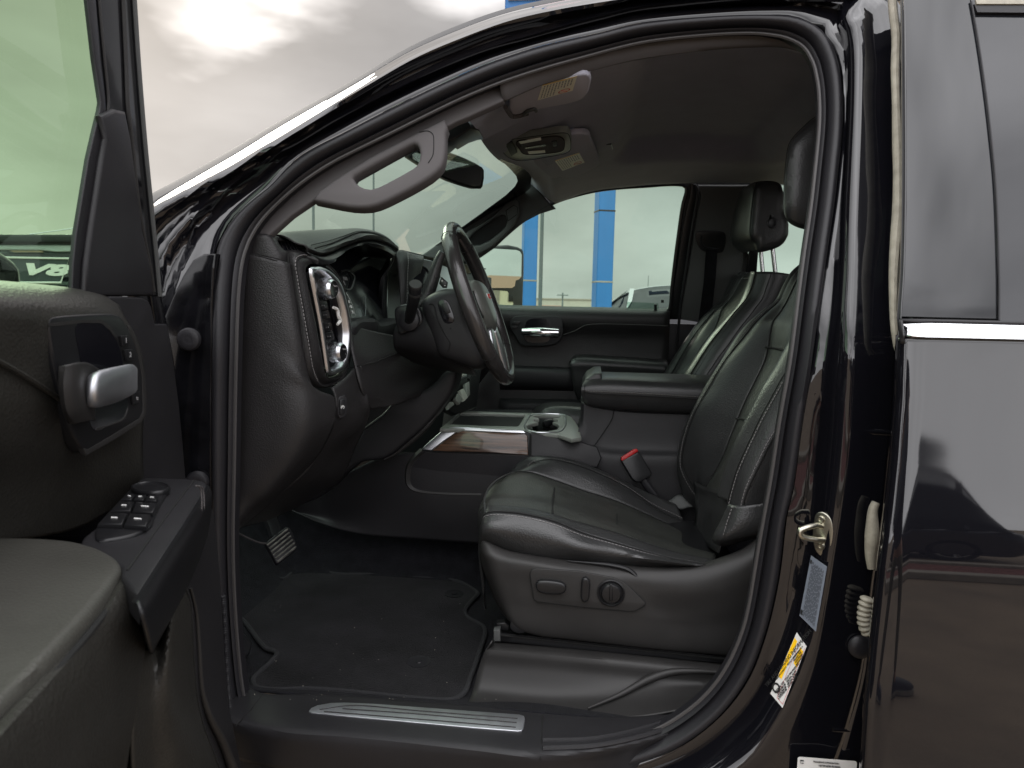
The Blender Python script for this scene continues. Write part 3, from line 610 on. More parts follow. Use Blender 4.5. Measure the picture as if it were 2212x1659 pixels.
# near side headliner rail (cloth strip under the seal)
ra = [(1078, 178), (1165, 141), (1301, 104), (1373, 84), (1545, 66), (1640, 62), (1690, 66), (1745, 88), (1775, 130)]
rb = [(1086, 218), (1168, 182), (1301, 144), (1373, 127), (1510, 108), (1620, 100), (1700, 101), (1745, 118), (1772, 150)]
patch('rail_trim', [TB(ra, 0.012), [p + V((0, 0.012, -0.004)) for p in TB(mid(ra, rb, .55), 0.02)], TB(rb, 0.045), [p + V((0, 0.03, 0.03)) for p in TB(rb, 0.06)]], 'pillar', TRUCK, 60, 12, solid=0.003)
# near A pillar trim with assist handle
NB_ = V((0, -1, 0.30)).normalized(); oB = Bp(900, 300, 0.035)
def Ap(px, py, l=0.0): return PLp(px, py, oB + NB_ * l, NB_)
AP = part('pillar_trim', TRUCK, Ap(800, 350), 'grey cloth covered windshield pillar trim with oval assist handle')
strip = [(520, 505), (545, 480), (560, 455), (600, 418), (645, 380), (690, 348), (780, 302), (870, 258), (965, 210), (1078, 166), (1090, 186), (1087, 217), (1010, 252), (985, 262), (967, 272), (900, 298), (800, 350), (740, 388), (683, 428), (630, 464), (583, 506), (560, 525)]
plate('pillar_cover', [[Ap(*p) for p in strip]], oB, NB_, 0.02, 'pillar', AP, bevel=0.004)
hnd = [(675, 432), (700, 437), (730, 443), (755, 447), (776, 448), (796, 447), (815, 442), (834, 434), (860, 421), (885, 408), (908, 395), (930, 381), (943, 370), (954, 357), (959, 342), (961, 326), (962, 305), (962, 285), (966, 273), (960, 255), (900, 285), (800, 337), (740, 375), (690, 410)]
hole = [(762, 384), (766, 378), (782, 369), (834, 340), (885, 312), (894, 309), (900, 311), (905, 318), (907, 332), (905, 345), (900, 355), (890, 363), (862, 379), (834, 394), (815, 403), (800, 407), (786, 405), (774, 399), (766, 392)]
plate('assist_handle', [[Ap(*p, 0.012) for p in hnd], [Ap(*p, 0.012) for p in hole]], oB + NB_ * 0.012, NB_, 0.034, 'pillar', AP, bevel=0.0075)
tube('trim_groove', [Ap(*p, 0.0125) for p in ((905, 285), (925, 283), (935, 290), (937, 310), (935, 335), (925, 352))], 0.0008, 'seam', AP, n=6, res=30)
# far A pillar trim
APF = part('pillar_trim', TRUCK, Pp(1060, 480), 'dark grey far windshield pillar trim with recessed assist handle')
po = [(900, 570), (910, 552), (948, 525), (1002, 487), (1038, 461), (1075, 434), (1110, 408), (1128, 392), (1133, 385), (1150, 393), (1200, 452), (1190, 455), (1165, 463), (1132, 480), (1108, 500), (1091, 515), (1070, 535), (1040, 556), (1006, 577), (960, 600), (920, 600)]
fplate('pillar_cover', [po], -0.01, 0.03, 'pillar2', APF, bevel=0.006)
fplate('assist_handle', [[(930, 575), (1010, 500), (1060, 470), (1091, 440), (1113, 428), (1122, 436), (1122, 462), (1112, 485), (1090, 510), (1060, 536), (1010, 562), (960, 590)], [(1010, 520), (1022, 505), (1045, 488), (1070, 471), (1084, 464), (1092, 466), (1096, 478), (1092, 490), (1082, 501), (1057, 521), (1036, 531), (1018, 532)]], -0.035, 0.028, 'pillar2', APF, bevel=0.006)
fplate('handle_recess', [[(1005, 515), (1022, 500), (1070, 465), (1098, 458), (1102, 482), (1085, 505), (1050, 530), (1012, 540)]], -0.013, 0.006, 'smooth', APF)
tube('screw_cap', [PLp(*p, Pp(1300, 500, -.036), nF) for p in ((1097, 476), (1093, 455), (1110, 443), (1118, 448), (1117, 463), (1098, 477))], 0.0012, 'seam', APF, n=6)
tube('trim_seam', [PLp(*p, Pp(1300, 500, -.012), nF) for p in ((1146, 395), (1168, 418), (1194, 449))], 0.0022, 'seam', APF, n=6)
# ---- windshield
W0, W1, W2, W3 = V((-1.20, 1.46, 1.325)), V((-1.20, 3.10, 1.325)), V((-0.20, 3.02, 1.882)), V((-0.20, 1.48, 1.882))
nW = (W1 - W0).cross(W3 - W0).normalized(); nW = nW if nW.x > 0 else -nW
plate('windshield', [[W0, W1, W2, W3]], W0, nW, 0.005, 'glassw', TRUCK)
def Wp(px, py, l=0.0): return PLp(px, py, W0 + nW * l, nW)
bi_ = [(940, 312), (950, 306), (964, 297), (985, 284), (1003, 272), (1009, 262), (1006, 254), (1012, 262), (1030, 285), (1048, 303), (1064, 324), (1086, 349), (1105, 368), (1115, 380), (1118, 391), (1112, 403), (1090, 424), (1040, 461), (1004, 487), (940, 531), (905, 558), (870, 585)]
bo_ = [(940, 322), (950, 315), (968, 306), (990, 293), (1010, 281), (1020, 270), (1016, 250), (1024, 255), (1040, 275), (1060, 292), (1080, 312), (1105, 335), (1135, 358), (1148, 380), (1146, 405), (1130, 420), (1100, 436), (1050, 470), (1010, 500), (946, 541), (912, 568), (878, 595)]
vs, fs = grid([[Wp(*p, .004) for p in bi_], [Wp(*p, .004) for p in bo_]]); mk('windshield_shade_band', vs, fs, 'display', TRUCK, smooth=False, solid=.001)
MM = part('rear_view_mirror', TRUCK, Yp(990, 340, 2.05))
plate('mirror_mount', [[Wp(*p, .035) for p in ((935, 330), (945, 320), (960, 310), (990, 296), (1018, 276), (1036, 283), (1046, 301), (1030, 304), (1012, 310), (988, 324), (984, 321), (975, 329), (950, 341), (938, 345))]], W0 + nW * .035, nW, 0.03, 'smooth', MM, bevel=0.003)
nM = V((0.80, -0.58, -0.10)).normalized(); oM = Yp(990, 365, 2.02)
def Mp(px, py, l=0): return PLp(px, py, oM + nM * l, nM)
mo = [(885, 328), (905, 316), (935, 318), (961, 325), (985, 333), (1005, 341), (1028, 352), (1043, 361), (1047, 368), (1047, 385), (1044, 403), (1040, 408), (1028, 408), (1013, 404), (994, 398), (974, 391), (955, 382), (936, 372), (905, 352), (887, 340)]
plate('mirror_housing', [[Mp(*p) for p in mo]], oM, nM, 0.028, 'smooth', MM, bevel=0.005)
cm = V((970, 364, 0))
plate('mirror_glass', [[Mp(cm.x + (p[0] - cm.x) * .93, cm.y + (p[1] - cm.y) * .86, .0012) for p in mo]], oM + nM * .0012, nM, 0.001, 'mirror', MM)
# ---- visors, overhead console
def visor(name, outl, lab, zf, nV, label, zl=0.0):
    nV = V(nV).normalized(); o = Zp(outl[0][0], outl[0][1], zf); P_ = part(name, TRUCK, o, label)
    q = lambda p, l=0: PLp(p[0], p[1], o + nV * l, nV)
    plate('visor_board', [[q(p) for p in outl]], o, nV, 0.018, 'visor', P_, bevel=0.005, smooth=60)
    L_ = [q(p, .001) for p in lab]; lb = plate('warning_label', [L_], o + nV * .001, nV, 0.0006, 'label', P_)
    at = lambda u, v: L_[0].lerp(L_[1], u).lerp(L_[3].lerp(L_[2], u), v)
    g_ = []; random.seed(7)
    for k in range(10):      # lines of print run across the short side
        u = 0.07 + k * 0.088; v = 0.10
        while v < 0.90:
            ln = 0.06 + 0.12 * random.random(); vv = min(.92, v + ln)
            if not (u > 0.5 and vv > 0.62): g_.append(quadgeo(at, u, u + 0.034, v, vv, nV))
            v += ln + 0.03
    vs, fs = join(g_); mk('printed_text', vs, fs, 'grey', lb, smooth=False)
    mk('heading_band', *quadgeo(at, 0.0, 1.0, 0.0, 0.05, nV), 'yellow', lb, smooth=False)
    c_ = at(0.74, 0.82); a_ = (at(1, .8) - at(0, .8)) * 0.17; b_ = (at(.7, 1) - at(.7, 0)) * 0.13; el = lambda s: [c_ + a_ * (s * math.cos(t_ * math.pi / 12)) + b_ * (s * math.sin(t_ * math.pi / 12)) + nV * .0006 for t_ in range(24)]
    e1, e2 = el(1.0), el(0.8); vs, fs = grid([e1, e2], cu=True)
    g2 = tubegeo([c_ - a_ * .6 - b_ * .6 + nV * .0006, c_ + a_ * .6 + b_ * .6 + nV * .0006], .0006, 4); vs, fs = join([(vs, fs), g2]); mk('warning_symbol', vs, fs, 'redp', lb, smooth=False)
    return P_, q
v1, q1 = visor('sun_visor', [(1104, 213), (1101, 226), (1101, 238), (1106, 247), (1113, 249), (1158, 238), (1231, 224), (1258, 215), (1266, 207), (1271, 200), (1276, 182), (1277, 170), (1272, 163), (1262, 161), (1248, 163), (1210, 172), (1168, 182), (1135, 197)], ((1172, 183), (1247, 164), (1237, 196), (1161, 217)), 1.832, (0.10, -0.06, -1), 'driver sun visor folded up with a cream warning label')
tube('visor_hinge', [q1(p, .002) for p in ((1092, 232), (1100, 244), (1108, 252), (1122, 250), (1140, 245))], 0.005, 'pillar', v1, n=8, res=20)
tube('visor_clip', [q1(p, .004) for p in ((1132, 247), (1140, 240), (1155, 236), (1158, 240))], 0.004, 'pillar2', v1, n=8, res=16)
v2, q2 = visor('sun_visor', [(1143, 338), (1150, 350), (1169, 369), (1184, 381), (1192, 386), (1200, 386), (1213, 382), (1224, 386), (1259, 376), (1285, 363), (1295, 355), (1295, 348), (1291, 340), (1278, 309), (1262, 290), (1150, 310)], ((1198, 347), (1251, 330), (1263, 351), (1215, 369)), 1.838, (0.08, -0.04, -1), 'passenger sun visor folded up with a cream warning label')
nO = V((-0.10, -0.10, -1)).normalized(); oO = Zp(1150, 320, 1.832); OC = part('overhead_console', TRUCK, oO)
Op = lambda p, l=0: PLp(p[0], p[1], oO + nO * l, nO)
oc_ = [(1074, 299), (1100, 301), (1135, 297), (1180, 291), (1215, 287), (1225, 288), (1230, 294), (1233, 315), (1231, 325), (1222, 331), (1177, 340), (1122, 347), (1104, 343), (1084, 325)]
plate('console_bezel', [[Op(p) for p in oc_]], oO, nO, 0.02, 'deck', OC, bevel=0.004, smooth=60)
tube('bezel_gap', [Op(p, .0012) for p in oc_], 0.0009, 'seam', OC, n=6, res=80, closed=True)
cc = V((1160, 317, 0)); oi = [(1116, 307), (1150, 301), (1205, 295), (1216, 300), (1219, 318), (1212, 327), (1150, 334), (1132, 333), (1122, 322)]
plate('lamp_panel', [[Op(p, .003) for p in oi]], oO + nO * .003, nO, 0.004, 'pillar', OC, bevel=0.001, smooth=50)
tube('panel_gap', [Op(p, .0036) for p in oi], 0.0008, 'seam', OC, n=6, res=70, closed=True)
for a in (((1120, 306), (1168, 298), (1169, 303), (1125, 311)), ((1140, 328), (1177, 325), (1178, 330), (1143, 333))):
    plate('reading_lamp', [[Op(p, .0045) for p in a]], oO + nO * .0045, nO, 0.002, 'lens', OC)
plate('map_slot', [[Op(p, .0042) for p in ((1134, 319), (1178, 312), (1180, 316), (1135, 322))]], oO + nO * .0042, nO, 0.001, 'display', OC)
for a in (((1092, 312), (1106, 305), (1117, 329), (1105, 337)), ((1192, 306), (1202, 304), (1204, 316), (1194, 318)), ((1123, 312), (1131, 311), (1131, 316), (1125, 317))):
    lp = [Op(p, .0045) for p in a]; plate('button', [lp], lp[0], nO, 0.003, 'plastic', OC, bevel=0.0008); 
    tube('button_gap', [x - nO * .0005 for x in lp], 0.0008, 'seam', OC, n=5, closed=True)
for a, zc in ((((1298, 313), (1320, 311), (1323, 322)), 1.900), (((1302, 154), (1307, 145), (1340, 141)), 1.935)):
    tube('coat_hook', [Zp(*p, zc) for p in a], 0.0016, 'smooth', TRUCK, n=6)
# ---- far side: upper trim with the window openings, glass, lower door
win = [(1000, 655), (1085, 665), (1200, 668), (1300, 670), (1380, 672), (1443, 673), (1447, 668), (1452, 620), (1459, 560), (1467, 500), (1476, 440), (1483, 415), (1483, 405), (1478, 400), (1466, 398), (1440, 398), (1400, 401), (1340, 405), (1290, 411), (1250, 420), (1200, 436), (1150, 463), (1120, 484), (1080, 514), (1040, 544), (1000, 573)]
win2 = [(1612, 640), (1616, 540), (1630, 430), (1640, 404), (1660, 396), (1750, 396), (2000, 402), (2100, 420), (2100, 660), (1800, 655)]
outer = [(940, 690), (940, 585), (1000, 560), (1060, 520), (1120, 475), (1150, 452), (1146, 400), (1200, 425), (1290, 403), (1400, 392), (1600, 385), (2300, 395), (2300, 700), (1460, 690)]
fplate('side_trim', [outer, win, win2], 0.0, 0.05, 'pillar2', TRUCK)
tube('window_channel', [PLp(*p, Pp(1300, 500, -.002), nF) for p in win[5:] + win[:1]], 0.008, 'smooth', TRUCK, n=8, res=90)
cb = [(1447, 690), (1455, 620), (1466, 545), (1478, 470), (1490, 420), (1491, 400), (1483, 393), (1503, 397), (1508, 408), (1506, 430), (1494, 500), (1482, 580), (1470, 660), (1466, 690)]
fplate('door_frame_trim', [cb], -0.004, 0.02, 'smooth', TRUCK, bevel=0.004)
tube('pillar_seal', [PLp(*p, Pp(1300, 500, -.02), nF) for p in ((1500, 398), (1508, 410), (1506, 432), (1494, 502), (1482, 582), (1470, 662), (1458, 800), (1450, 860))], 0.006, 'rubber', TRUCK, n=8, res=50)
bp_ = [(1508, 400), (1700, 400), (1650, 403), (1632, 410), (1615, 470), (1606, 545), (1602, 640), (1590, 700), (1530, 700), (1466, 690), (1476, 640), (1490, 560), (1504, 470), (1513, 425)]
PB = part('belt_pillar', TRUCK, Pp(1540, 600), 'far door pillar cover with seat belt guide')
fplate('pillar_cover', [bp_], -0.02, 0.03, 'pillar2', PB, bevel=0.006)
gd = [(1503, 503), (1508, 500), (1560, 500), (1567, 505), (1566, 530), (1560, 545), (1530, 545), (1515, 540), (1505, 525)]
fplate('belt_guide', [gd], -0.026, 0.01, 'smooth', PB, bevel=0.002, smooth=40)
tube('guide_hook', [PLp(*p, Pp(1300, 500, -.032), nF) for p in ((1516, 508), (1514, 520), (1520, 532), (1535, 537), (1552, 538))], 0.004, 'rubber', PB, n=8, res=30)
pb = [(1525, 540), (1550, 540), (1546, 600), (1535, 700), (1505, 800), (1480, 800), (1508, 700), (1520, 610)]
fplate('seat_belt', [pb], -0.031, 0.002, 'carpet', PB)
fplate('rear_post', [[(1620, 536), (1639, 536), (1634, 600), (1610, 600)]], -0.03, 0.02, 'smooth', TRUCK, bevel=0.003)
go = Pp(1300, 500, 0.03)
plate('door_glass', [[PLp(*p, go, nF) for p in ((960, 690), (960, 560), (1150, 430), (1300, 395), (1500, 385), (1500, 690))]], go, nF, 0.004, 'glass', TRUCK)
plate('rear_side_glass', [[PLp(*p, go, nF) for p in ((1600, 690), (1600, 380), (2200, 385), (2200, 690))]], go, nF, 0.004, 'glass', TRUCK)
# stickers on the far glass corner
gs = go + nF * .001
ST_ = plate('glass_decal', [[PLp(*p, gs, nF) for p in ((1354, 652), (1422, 655), (1423, 668), (1354, 667))]], gs, nF, 0.0004, glass('decal film', (0.72, 0.80, 0.76)), TRUCK)
plate('glass_stamp', [[PLp(*p, gs, nF) for p in ((1428, 648), (1434, 648), (1434, 654), (1428, 654))]], gs, nF, 0.0004, 'ink', TRUCK)
tube('lock_pin', [Pp(1416, 676, 0.0), Pp(1416, 657, 0.0)], 0.006, 'smooth', TRUCK, n=10)
# passenger door lower half
PD = part('passenger_door', TRUCK, V((-0.1, 2.93, 0.7)), 'closed passenger door lined in black')
YD = 2.93
def dp(l, dy=0.0): return T([(p[0], p[1], YD + dy) for p in l])
xsD = (960, 1085, 1160, 1250, 1350, 1442)
rr = []
for yo, dy in ((664, 0.02), (664, -0.01), (666, -0.028), (672, -0.040), (682, -0.046), (700, -0.040), (720, -0.018), (760, -0.012), (800, -0.02), (850, -0.03), (920, -0.03), (1000, -0.02)):
    rr.append(T([(x if x < 1440 else x + (6 - (yo - 664) * 0.04), yo + (x - 1085) * 0.020, YD + dy) for x in xsD]))
patch('door_trim', rr, 'dashskin', PD, 30, 60, solid=0.01)
sl = crs(T([(1217, 723, YD - .05), (1243, 714, YD - .05), (1263, 703, YD - .05), (1287, 700, YD - .05), (1370, 701, YD - .05), (1444, 704, YD - .05)]), 80)
vs, fs = stitches(sl, 0.001, 0.006, 0.003); mk('stitching', vs, fs, 'thread', PD, smooth=False)
bz = [(1100, 700), (1106, 688), (1114, 683), (1160, 683), (1206, 684), (1214, 690), (1217, 706), (1216, 722), (1208, 738), (1196, 745), (1150, 748), (1125, 745), (1112, 725)]
yplate('handle_bezel', [bz], YD - .055, 0.02, 'plastic', PD, bevel=0.004, smooth=50)
yplate('handle_pocket', [[(1134, 705), (1138, 694), (1147, 689), (1182, 690), (1187, 697), (1190, 715), (1186, 735), (1178, 739), (1140, 738), (1133, 730)]], YD - .0555, 0.004, 'display', PD, smooth=40)
tube('door_handle', T([(1128, 717, YD - .075), (1150, 717.5, YD - .078), (1185, 718.5, YD - .078), (1206, 719, YD - .074)]), [0.014, .018, .018, .015], 'chrome', PD, n=12, res=20, sx=0.5)
yplate('handle_block', [[(1192, 707), (1210, 708), (1212, 722), (1206, 730), (1190, 728)]], YD - .062, 0.012, 'smooth', PD, bevel=0.003)
for a in (((1109, 694), (1124, 694), (1120, 702), (1105, 702)), ((1105, 704), (1119, 704), (1113, 711), (1102, 711))): yplate('lock_button', [a], YD - .059, 0.004, 'smooth', PD, bevel=0.001)
arm = [[(1231, 782), (1236, 771), (1250, 766), (1340, 770), (1440, 777)], [(1229, 784), (1234, 776), (1248, 773), (1340, 777), (1442, 784)], [(1229, 790), (1234, 787), (1250, 786), (1340, 790), (1443, 797)], [(1233, 800), (1240, 800), (1255, 800), (1340, 803), (1443, 810)], [(1238, 835), (1246, 838), (1262, 840), (1340, 845), (1443, 850)], [(1250, 870), (1255, 872), (1270, 872), (1340, 872), (1443, 872)]]
patch('armrest', [dp(arm[0], -0.02), dp(arm[1], -0.075), dp(arm[2], -0.09), dp(arm[3], -0.085), dp(arm[4], -0.07), dp(arm[5], -0.03)], 'leather', PD, 26, 26, solid=0.004)
pull = [[(1080, 788), (1160, 791), (1240, 794)], [(1080, 796), (1160, 798), (1240, 801)], [(1080, 830), (1160, 832), (1238, 835)], [(1080, 842), (1160, 843), (1238, 845)]]
patch('pull_bar', [dp(pull[0], -0.03), dp(pull[1], -0.068), dp(pull[2], -0.066), dp(pull[3], -0.03)], 'plastic', PD, 12, 14, solid=0.004)
pk = [[(1080, 860), (1180, 862), (1300, 862)], [(1080, 872), (1180, 872), (1300, 872)], [(1080, 950), (1180, 950), (1300, 950)]]
patch('map_pocket', [dp(pk[0], -0.03), dp(pk[1], -0.085), dp(pk[2], -0.06)], 'plastic', PD, 10, 12, solid=0.004)
# ---- floor, tunnel, firewall
ys = [1.285, 1.31, 1.36, 1.45, 1.80, 1.93, 1.985, 2.03, 2.15, 2.32, 2.36, 2.42, 2.55, 2.88]
zs = [0.632, 0.622, 0.608, 0.604, 0.604, 0.606, 0.64, 0.74, 0.78, 0.74, 0.64, 0.606, 0.604, 0.61]
rr = []
for x, up_ in ((-1.22, 0.55), (-1.15, 0.34), (-1.05, 0.20), (-0.95, 0.085), (-0.86, 0.015), (-0.70, 0.0), (-0.3, 0), (0.2, 0), (0.7, 0), (1.4, 0), (2.2, 0)):
    rr.append([V((x, y, z + up_ * (1.0 if 1.33 < y else 0.9))) for y, z in zip(ys, zs)])
patch('floor_carpet', rr, 'carpet', TRUCK, 70, 70, solid=0.004)
box('firewall', (-1.26, 2.09, 1.0), (0.03, 1.75, 0.85), 'smooth', TRUCK)
hole_ = [V((2.2, 1.42, 1.40)), V((2.2, 2.78, 1.40)), V((2.2, 2.68, 1.80)), V((2.2, 1.52, 1.80))]
plate('rear_cab_wall', [[V((2.2, 1.16, .55)), V((2.2, 3.02, .55)), V((2.2, 2.9, 1.98)), V((2.2, 1.28, 1.98))], hole_], hole_[0], (-1, 0, 0), .04, 'plastic', TRUCK)
plate('rear_window', [hole_], hole_[0] + V((.02, 0, 0)), (-1, 0, 0), .005, 'glass', TRUCK)
box('far_lower_side', (0.5, 3.02, 0.95), (3.5, 0.02, 0.80), 'smooth', TRUCK)
# sill trim with scuff plate
si = [(480, 1452), (530, 1478), (564, 1497), (700, 1500), (860, 1512), (1010, 1524), (1170, 1541), (1340, 1549), (1500, 1530), (1575, 1490)]
s1 = [(482, 1478), (540, 1505), (600, 1512), (720, 1512), (880, 1525), (1020, 1536), (1180, 1556), (1350, 1560), (1520, 1540), (1600, 1500)]
s2 = [(490, 1555), (530, 1566), (600, 1578), (740, 1590), (880, 1602), (1020, 1616), (1165, 1630), (1330, 1612), (1500, 1565), (1600, 1505)]
s3 = [(492, 1570), (530, 1580), (600, 1592), (740, 1604), (880, 1616), (1020, 1630), (1165, 1643), (1330, 1622), (1500, 1572), (1602, 1508)]
s4 = [(494, 1590), (530, 1600), (600, 1612), (740, 1626), (880, 1638), (1020, 1650), (1165, 1662), (1330, 1636), (1500, 1580), (1604, 1510)]
z_ = lambda l, z: [Zp(p[0], p[1], z) for p in l]
SL = part('sill_trim', TRUCK, V((-0.2, 1.25, 0.62)))
rws = [[p + V((0, 0.02, -0.03)) for p in z_(si, 0.628)], z_(si, 0.628), z_(s1, 0.636), z_(s2, 0.632), z_(s3, 0.622), z_(s4, 0.602), [p + V((0, 0.01, -0.05)) for p in z_(s4, 0.602)]]
patch('sill_cover', rws, 'plastic', SL, 70, 36, solid=0.003)
oS = V((0, 0, 0.6375)); nS_ = V((0.0, -0.10, 1)).normalized(); oS = Zp(900, 1550, 0.6415)
Sl = lambda p, l=0: PLp(p[0], p[1], oS + nS_ * l, nS_)
sp_ = [(667, 1536), (672, 1529), (686, 1523), (715, 1518), (743, 1517), (811, 1520), (1000, 1534), (1122, 1543), (1132, 1546), (1134, 1552), (1131, 1572), (1127, 1578), (1118, 1579), (1017, 1571), (850, 1556), (740, 1546), (674, 1540)]
sc = plate('scuff_plate', [[Sl(p) for p in sp_]], oS, nS_, 0.006, 'scuff', SL, bevel=0.001)
g_ = [tubegeo(crs([Sl(p, .0003) for p in l], 40), .0013, 6) for l in (((690, 1533), (760, 1524), (900, 1535), (1118, 1552)), ((740, 1531), (900, 1542), (1116, 1561)), ((700, 1537), (850, 1549), (1114, 1571)))]
vs, fs = join(g_); mk('scuff_grooves', vs, fs, 'plastic2', sc)
tube('cover_joint', [Zp(1172, 1545, .637) , Zp(1170, 1600, .6385), Zp(1167, 1641, .626)], 0.0012, 'seam', SL, n=6)
tube('cover_joint', [Zp(568, 1499, .634), Zp(543, 1532, .638), Zp(508, 1570, .634)], 0.001, 'seam', SL, n=6)
for l in ([(1172, 1600), (1280, 1596), (1400, 1570), (1500, 1532), (1570, 1480)], [(1172, 1617), (1290, 1610), (1420, 1580), (1515, 1540)]):
    tube('sill_ridge', [Zp(*p, .636) for p in l], 0.005, 'plastic', SL, n=8, res=40)
# seat pedestal side cover
c0 = [(1062, 1384), (1200, 1394), (1400, 1413), (1600, 1436)]; c1 = [(1055, 1395), (1200, 1406), (1400, 1425), (1600, 1446)]; c2 = [(1050, 1402), (1200, 1416), (1400, 1438), (1600, 1460)]
c3 = [(1035, 1440), (1200, 1452), (1400, 1470), (1600, 1480)]; c4 = [(1022, 1490), (1200, 1505), (1400, 1500), (1600, 1490)]; c5 = [(1008, 1525), (1170, 1545), (1340, 1552), (1560, 1515)]
patch('pedestal_cover', [T(c0, 1.46), T(c1, 1.42), T(c2, 1.405), T(c3, 1.40), T(c4, 1.375), T(c5, 1.31)], 'plastic2', TRUCK, 40, 30, solid=0.003)
patch('pedestal_end', [T([(1062, 1384), (1050, 1402), (1035, 1440), (1022, 1490), (1008, 1525)], 1.405), T([(1066, 1378), (1058, 1395), (1052, 1420), (1046, 1450), (1040, 1470)], 1.62)], 'plastic2', TRUCK, 16, 4, solid=0.003)
tube('pedestal_crease', T([(1270, 1530, 1.335), (1340, 1500, 1.37), (1400, 1468, 1.395), (1450, 1452, 1.402), (1510, 1450, 1.402), (1570, 1454, 1.402)]), [.002, .005, .008, .008, .006, .003], 'plastic2', TRUCK, n=10, res=40)
# ---- hood, fender and front end, so that the truck is whole from the side
patch('hood', [[V((-1.22, y, 1.30 + 0.05 * math.sin(math.pi * (y - 1.15) / 2)))for y in (1.15, 1.3, 1.7, 2.15, 2.6, 3.0, 3.15)], [V((-1.8, y, 1.29 + 0.05 * math.sin(math.pi * (y - 1.15) / 2))) for y in (1.15, 1.3, 1.7, 2.15, 2.6, 3.0, 3.15)], [V((-2.4, y, 1.24)) for y in (1.2, 1.3, 1.7, 2.15, 2.6, 3.0, 3.1)]], 'paint', TRUCK, 30, 16, solid=0.004)
patch('front_fender', [[V((-1.0, 1.13, 1.28)), V((-1.6, 1.13, 1.26)), V((-2.4, 1.2, 1.22))], [V((-1.0, 1.12, 0.95)), V((-1.6, 1.1, 0.95)), V((-2.4, 1.18, 0.95))], [V((-1.0, 1.16, 0.55)), V((-1.25, 1.14, 0.55)), V((-1.4, 1.16, 0.55))]], 'paint', TRUCK, 20, 20, solid=0.004)
patch('cowl_side', [[V((-0.98, 1.14, 1.30)), V((-0.9, 1.2, 1.30)), V((-0.80, 1.245, 1.30))], [V((-0.98, 1.14, 0.6)), V((-0.9, 1.2, 0.6)), V((-0.78, 1.245, 0.6))]], 'jamb', TRUCK, 14, 10, solid=0.003)
yplate('hinge_pillar', [[(325, 740), (350, 690), (372, 640), (395, 595), (416, 562), (440, 548), (466, 548), (462, 583), (458, 661), (458, 732), (457, 850), (457, 1000), (460, 1120), (466, 1300), (480, 1480), (500, 1760), (330, 1760)]], 1.236, .02, 'jamb', TRUCK, bevel=.004)

patch('cab_corner', [[V((x, yprof(z), z)) for x in (1.57, 1.8, 2.1, 2.26)] for z in [1.372 - .04 * i for i in range(22)]], 'paint', TRUCK, 16, 60, solid=.004)
patch('cab_corner', [[V((x, 1.108 + .3 * (z - 1.37), z)) for x in (1.50, 1.8, 2.1, 2.26)] for z in (1.36, 1.5, 1.7, 1.94)], 'paint', TRUCK, 12, 12, solid=.004)
# ================================================================== dashboard
DB = part('dashboard', TRUCK, V((-0.65, 2.1, 1.2)), 'black leather covered dashboard with pale stitching')
def seam(name, pts, par, r=0.0013, n=40): return tube(name, pts, r, 'seam', par, n=6, res=n)
def stitch(name, pts, par, m='thread', r=0.0007, ln=0.0045, gap=0.003, lift=None):
    p = crs(pts, 60); vs, fs = stitches(p, r, ln, gap); return mk(name, vs, fs, m, par, smooth=False)
lv = [[(503, 546), (560, 552), (612, 565), (624, 571)], [(500, 640), (560, 640), (622, 640), (636, 640)], [(498, 750), (570, 750), (636, 750), (652, 752)],
      [(497, 815), (570, 815), (646, 815), (676, 842)], [(496, 860), (570, 862), (655, 868), (722, 862)], [(495, 920), (560, 920), (655, 925), (722, 905)], [(491, 990), (540, 990), (625, 995), (682, 985)],
      [(487, 1060), (530, 1055), (575, 1062), (612, 1055)], [(484, 1110), (510, 1110), (530, 1108), (560, 1102)], [(480, 1158), (490, 1156), (500, 1151), (515, 1139)]]
ys_ = [(1.33, 1.322, 1.335, 1.35)] * 3 + [(1.33, 1.322, 1.335, 1.38)] + [(1.33, 1.322, 1.338, 1.44)] * 5 + [(1.33, 1.325, 1.335, 1.40)]
rr = [[Yp(p[0], p[1], y) for p, y in zip(l, yy_)] for l, yy_ in zip(lv, ys_)]
patch('dash_end_panel', rr, 'dashskin', DB, 26, 70, solid=0.004)
up_ = [[(520, 510), (550, 507), (580, 508), (600, 520)], [(512, 525), (550, 522), (590, 527), (612, 538)], [(505, 540), (550, 545), (600, 556), (622, 545)], [(503, 546), (550, 551), (600, 562), (624, 570)]]
rr = [[Yp(p[0], p[1], y) for p, y in zip(l, (1.335, 1.326, 1.335, 1.36))] for l in up_]; rr.insert(0, [p + V((0, .04, .002)) for p in rr[0]])
patch('dash_end_cap', rr, 'dashskin', DB, 20, 24, solid=0.004)
seam('end_seam', T([(520, 543, 1.322), (560, 553, 1.319), (600, 564, 1.327), (624, 571, 1.347)]), DB, 0.0014)
seam('end_seam', T([(622, 545, 1.352), (626, 600, 1.346), (634, 660, 1.344), (646, 750, 1.345), (660, 812, 1.36), (680, 846, 1.39)]), DB, 0.002)
# embossed badge on the end panel
seam('embossed_badge', T([(520, 1007, 1.321), (520, 1018, 1.321), (536, 1031, 1.321)]), DB, 0.0008, 12)
seam('embossed_badge', T([(534, 1008, 1.321), (534, 1020, 1.321)]), DB, 0.0006, 4); seam('embossed_badge', T([(545, 1008, 1.321), (545, 1024, 1.321)]), DB, 0.0006, 4); seam('embossed_badge', T([(534, 1015, 1.321), (545, 1015, 1.321)]), DB, 0.0006, 4)
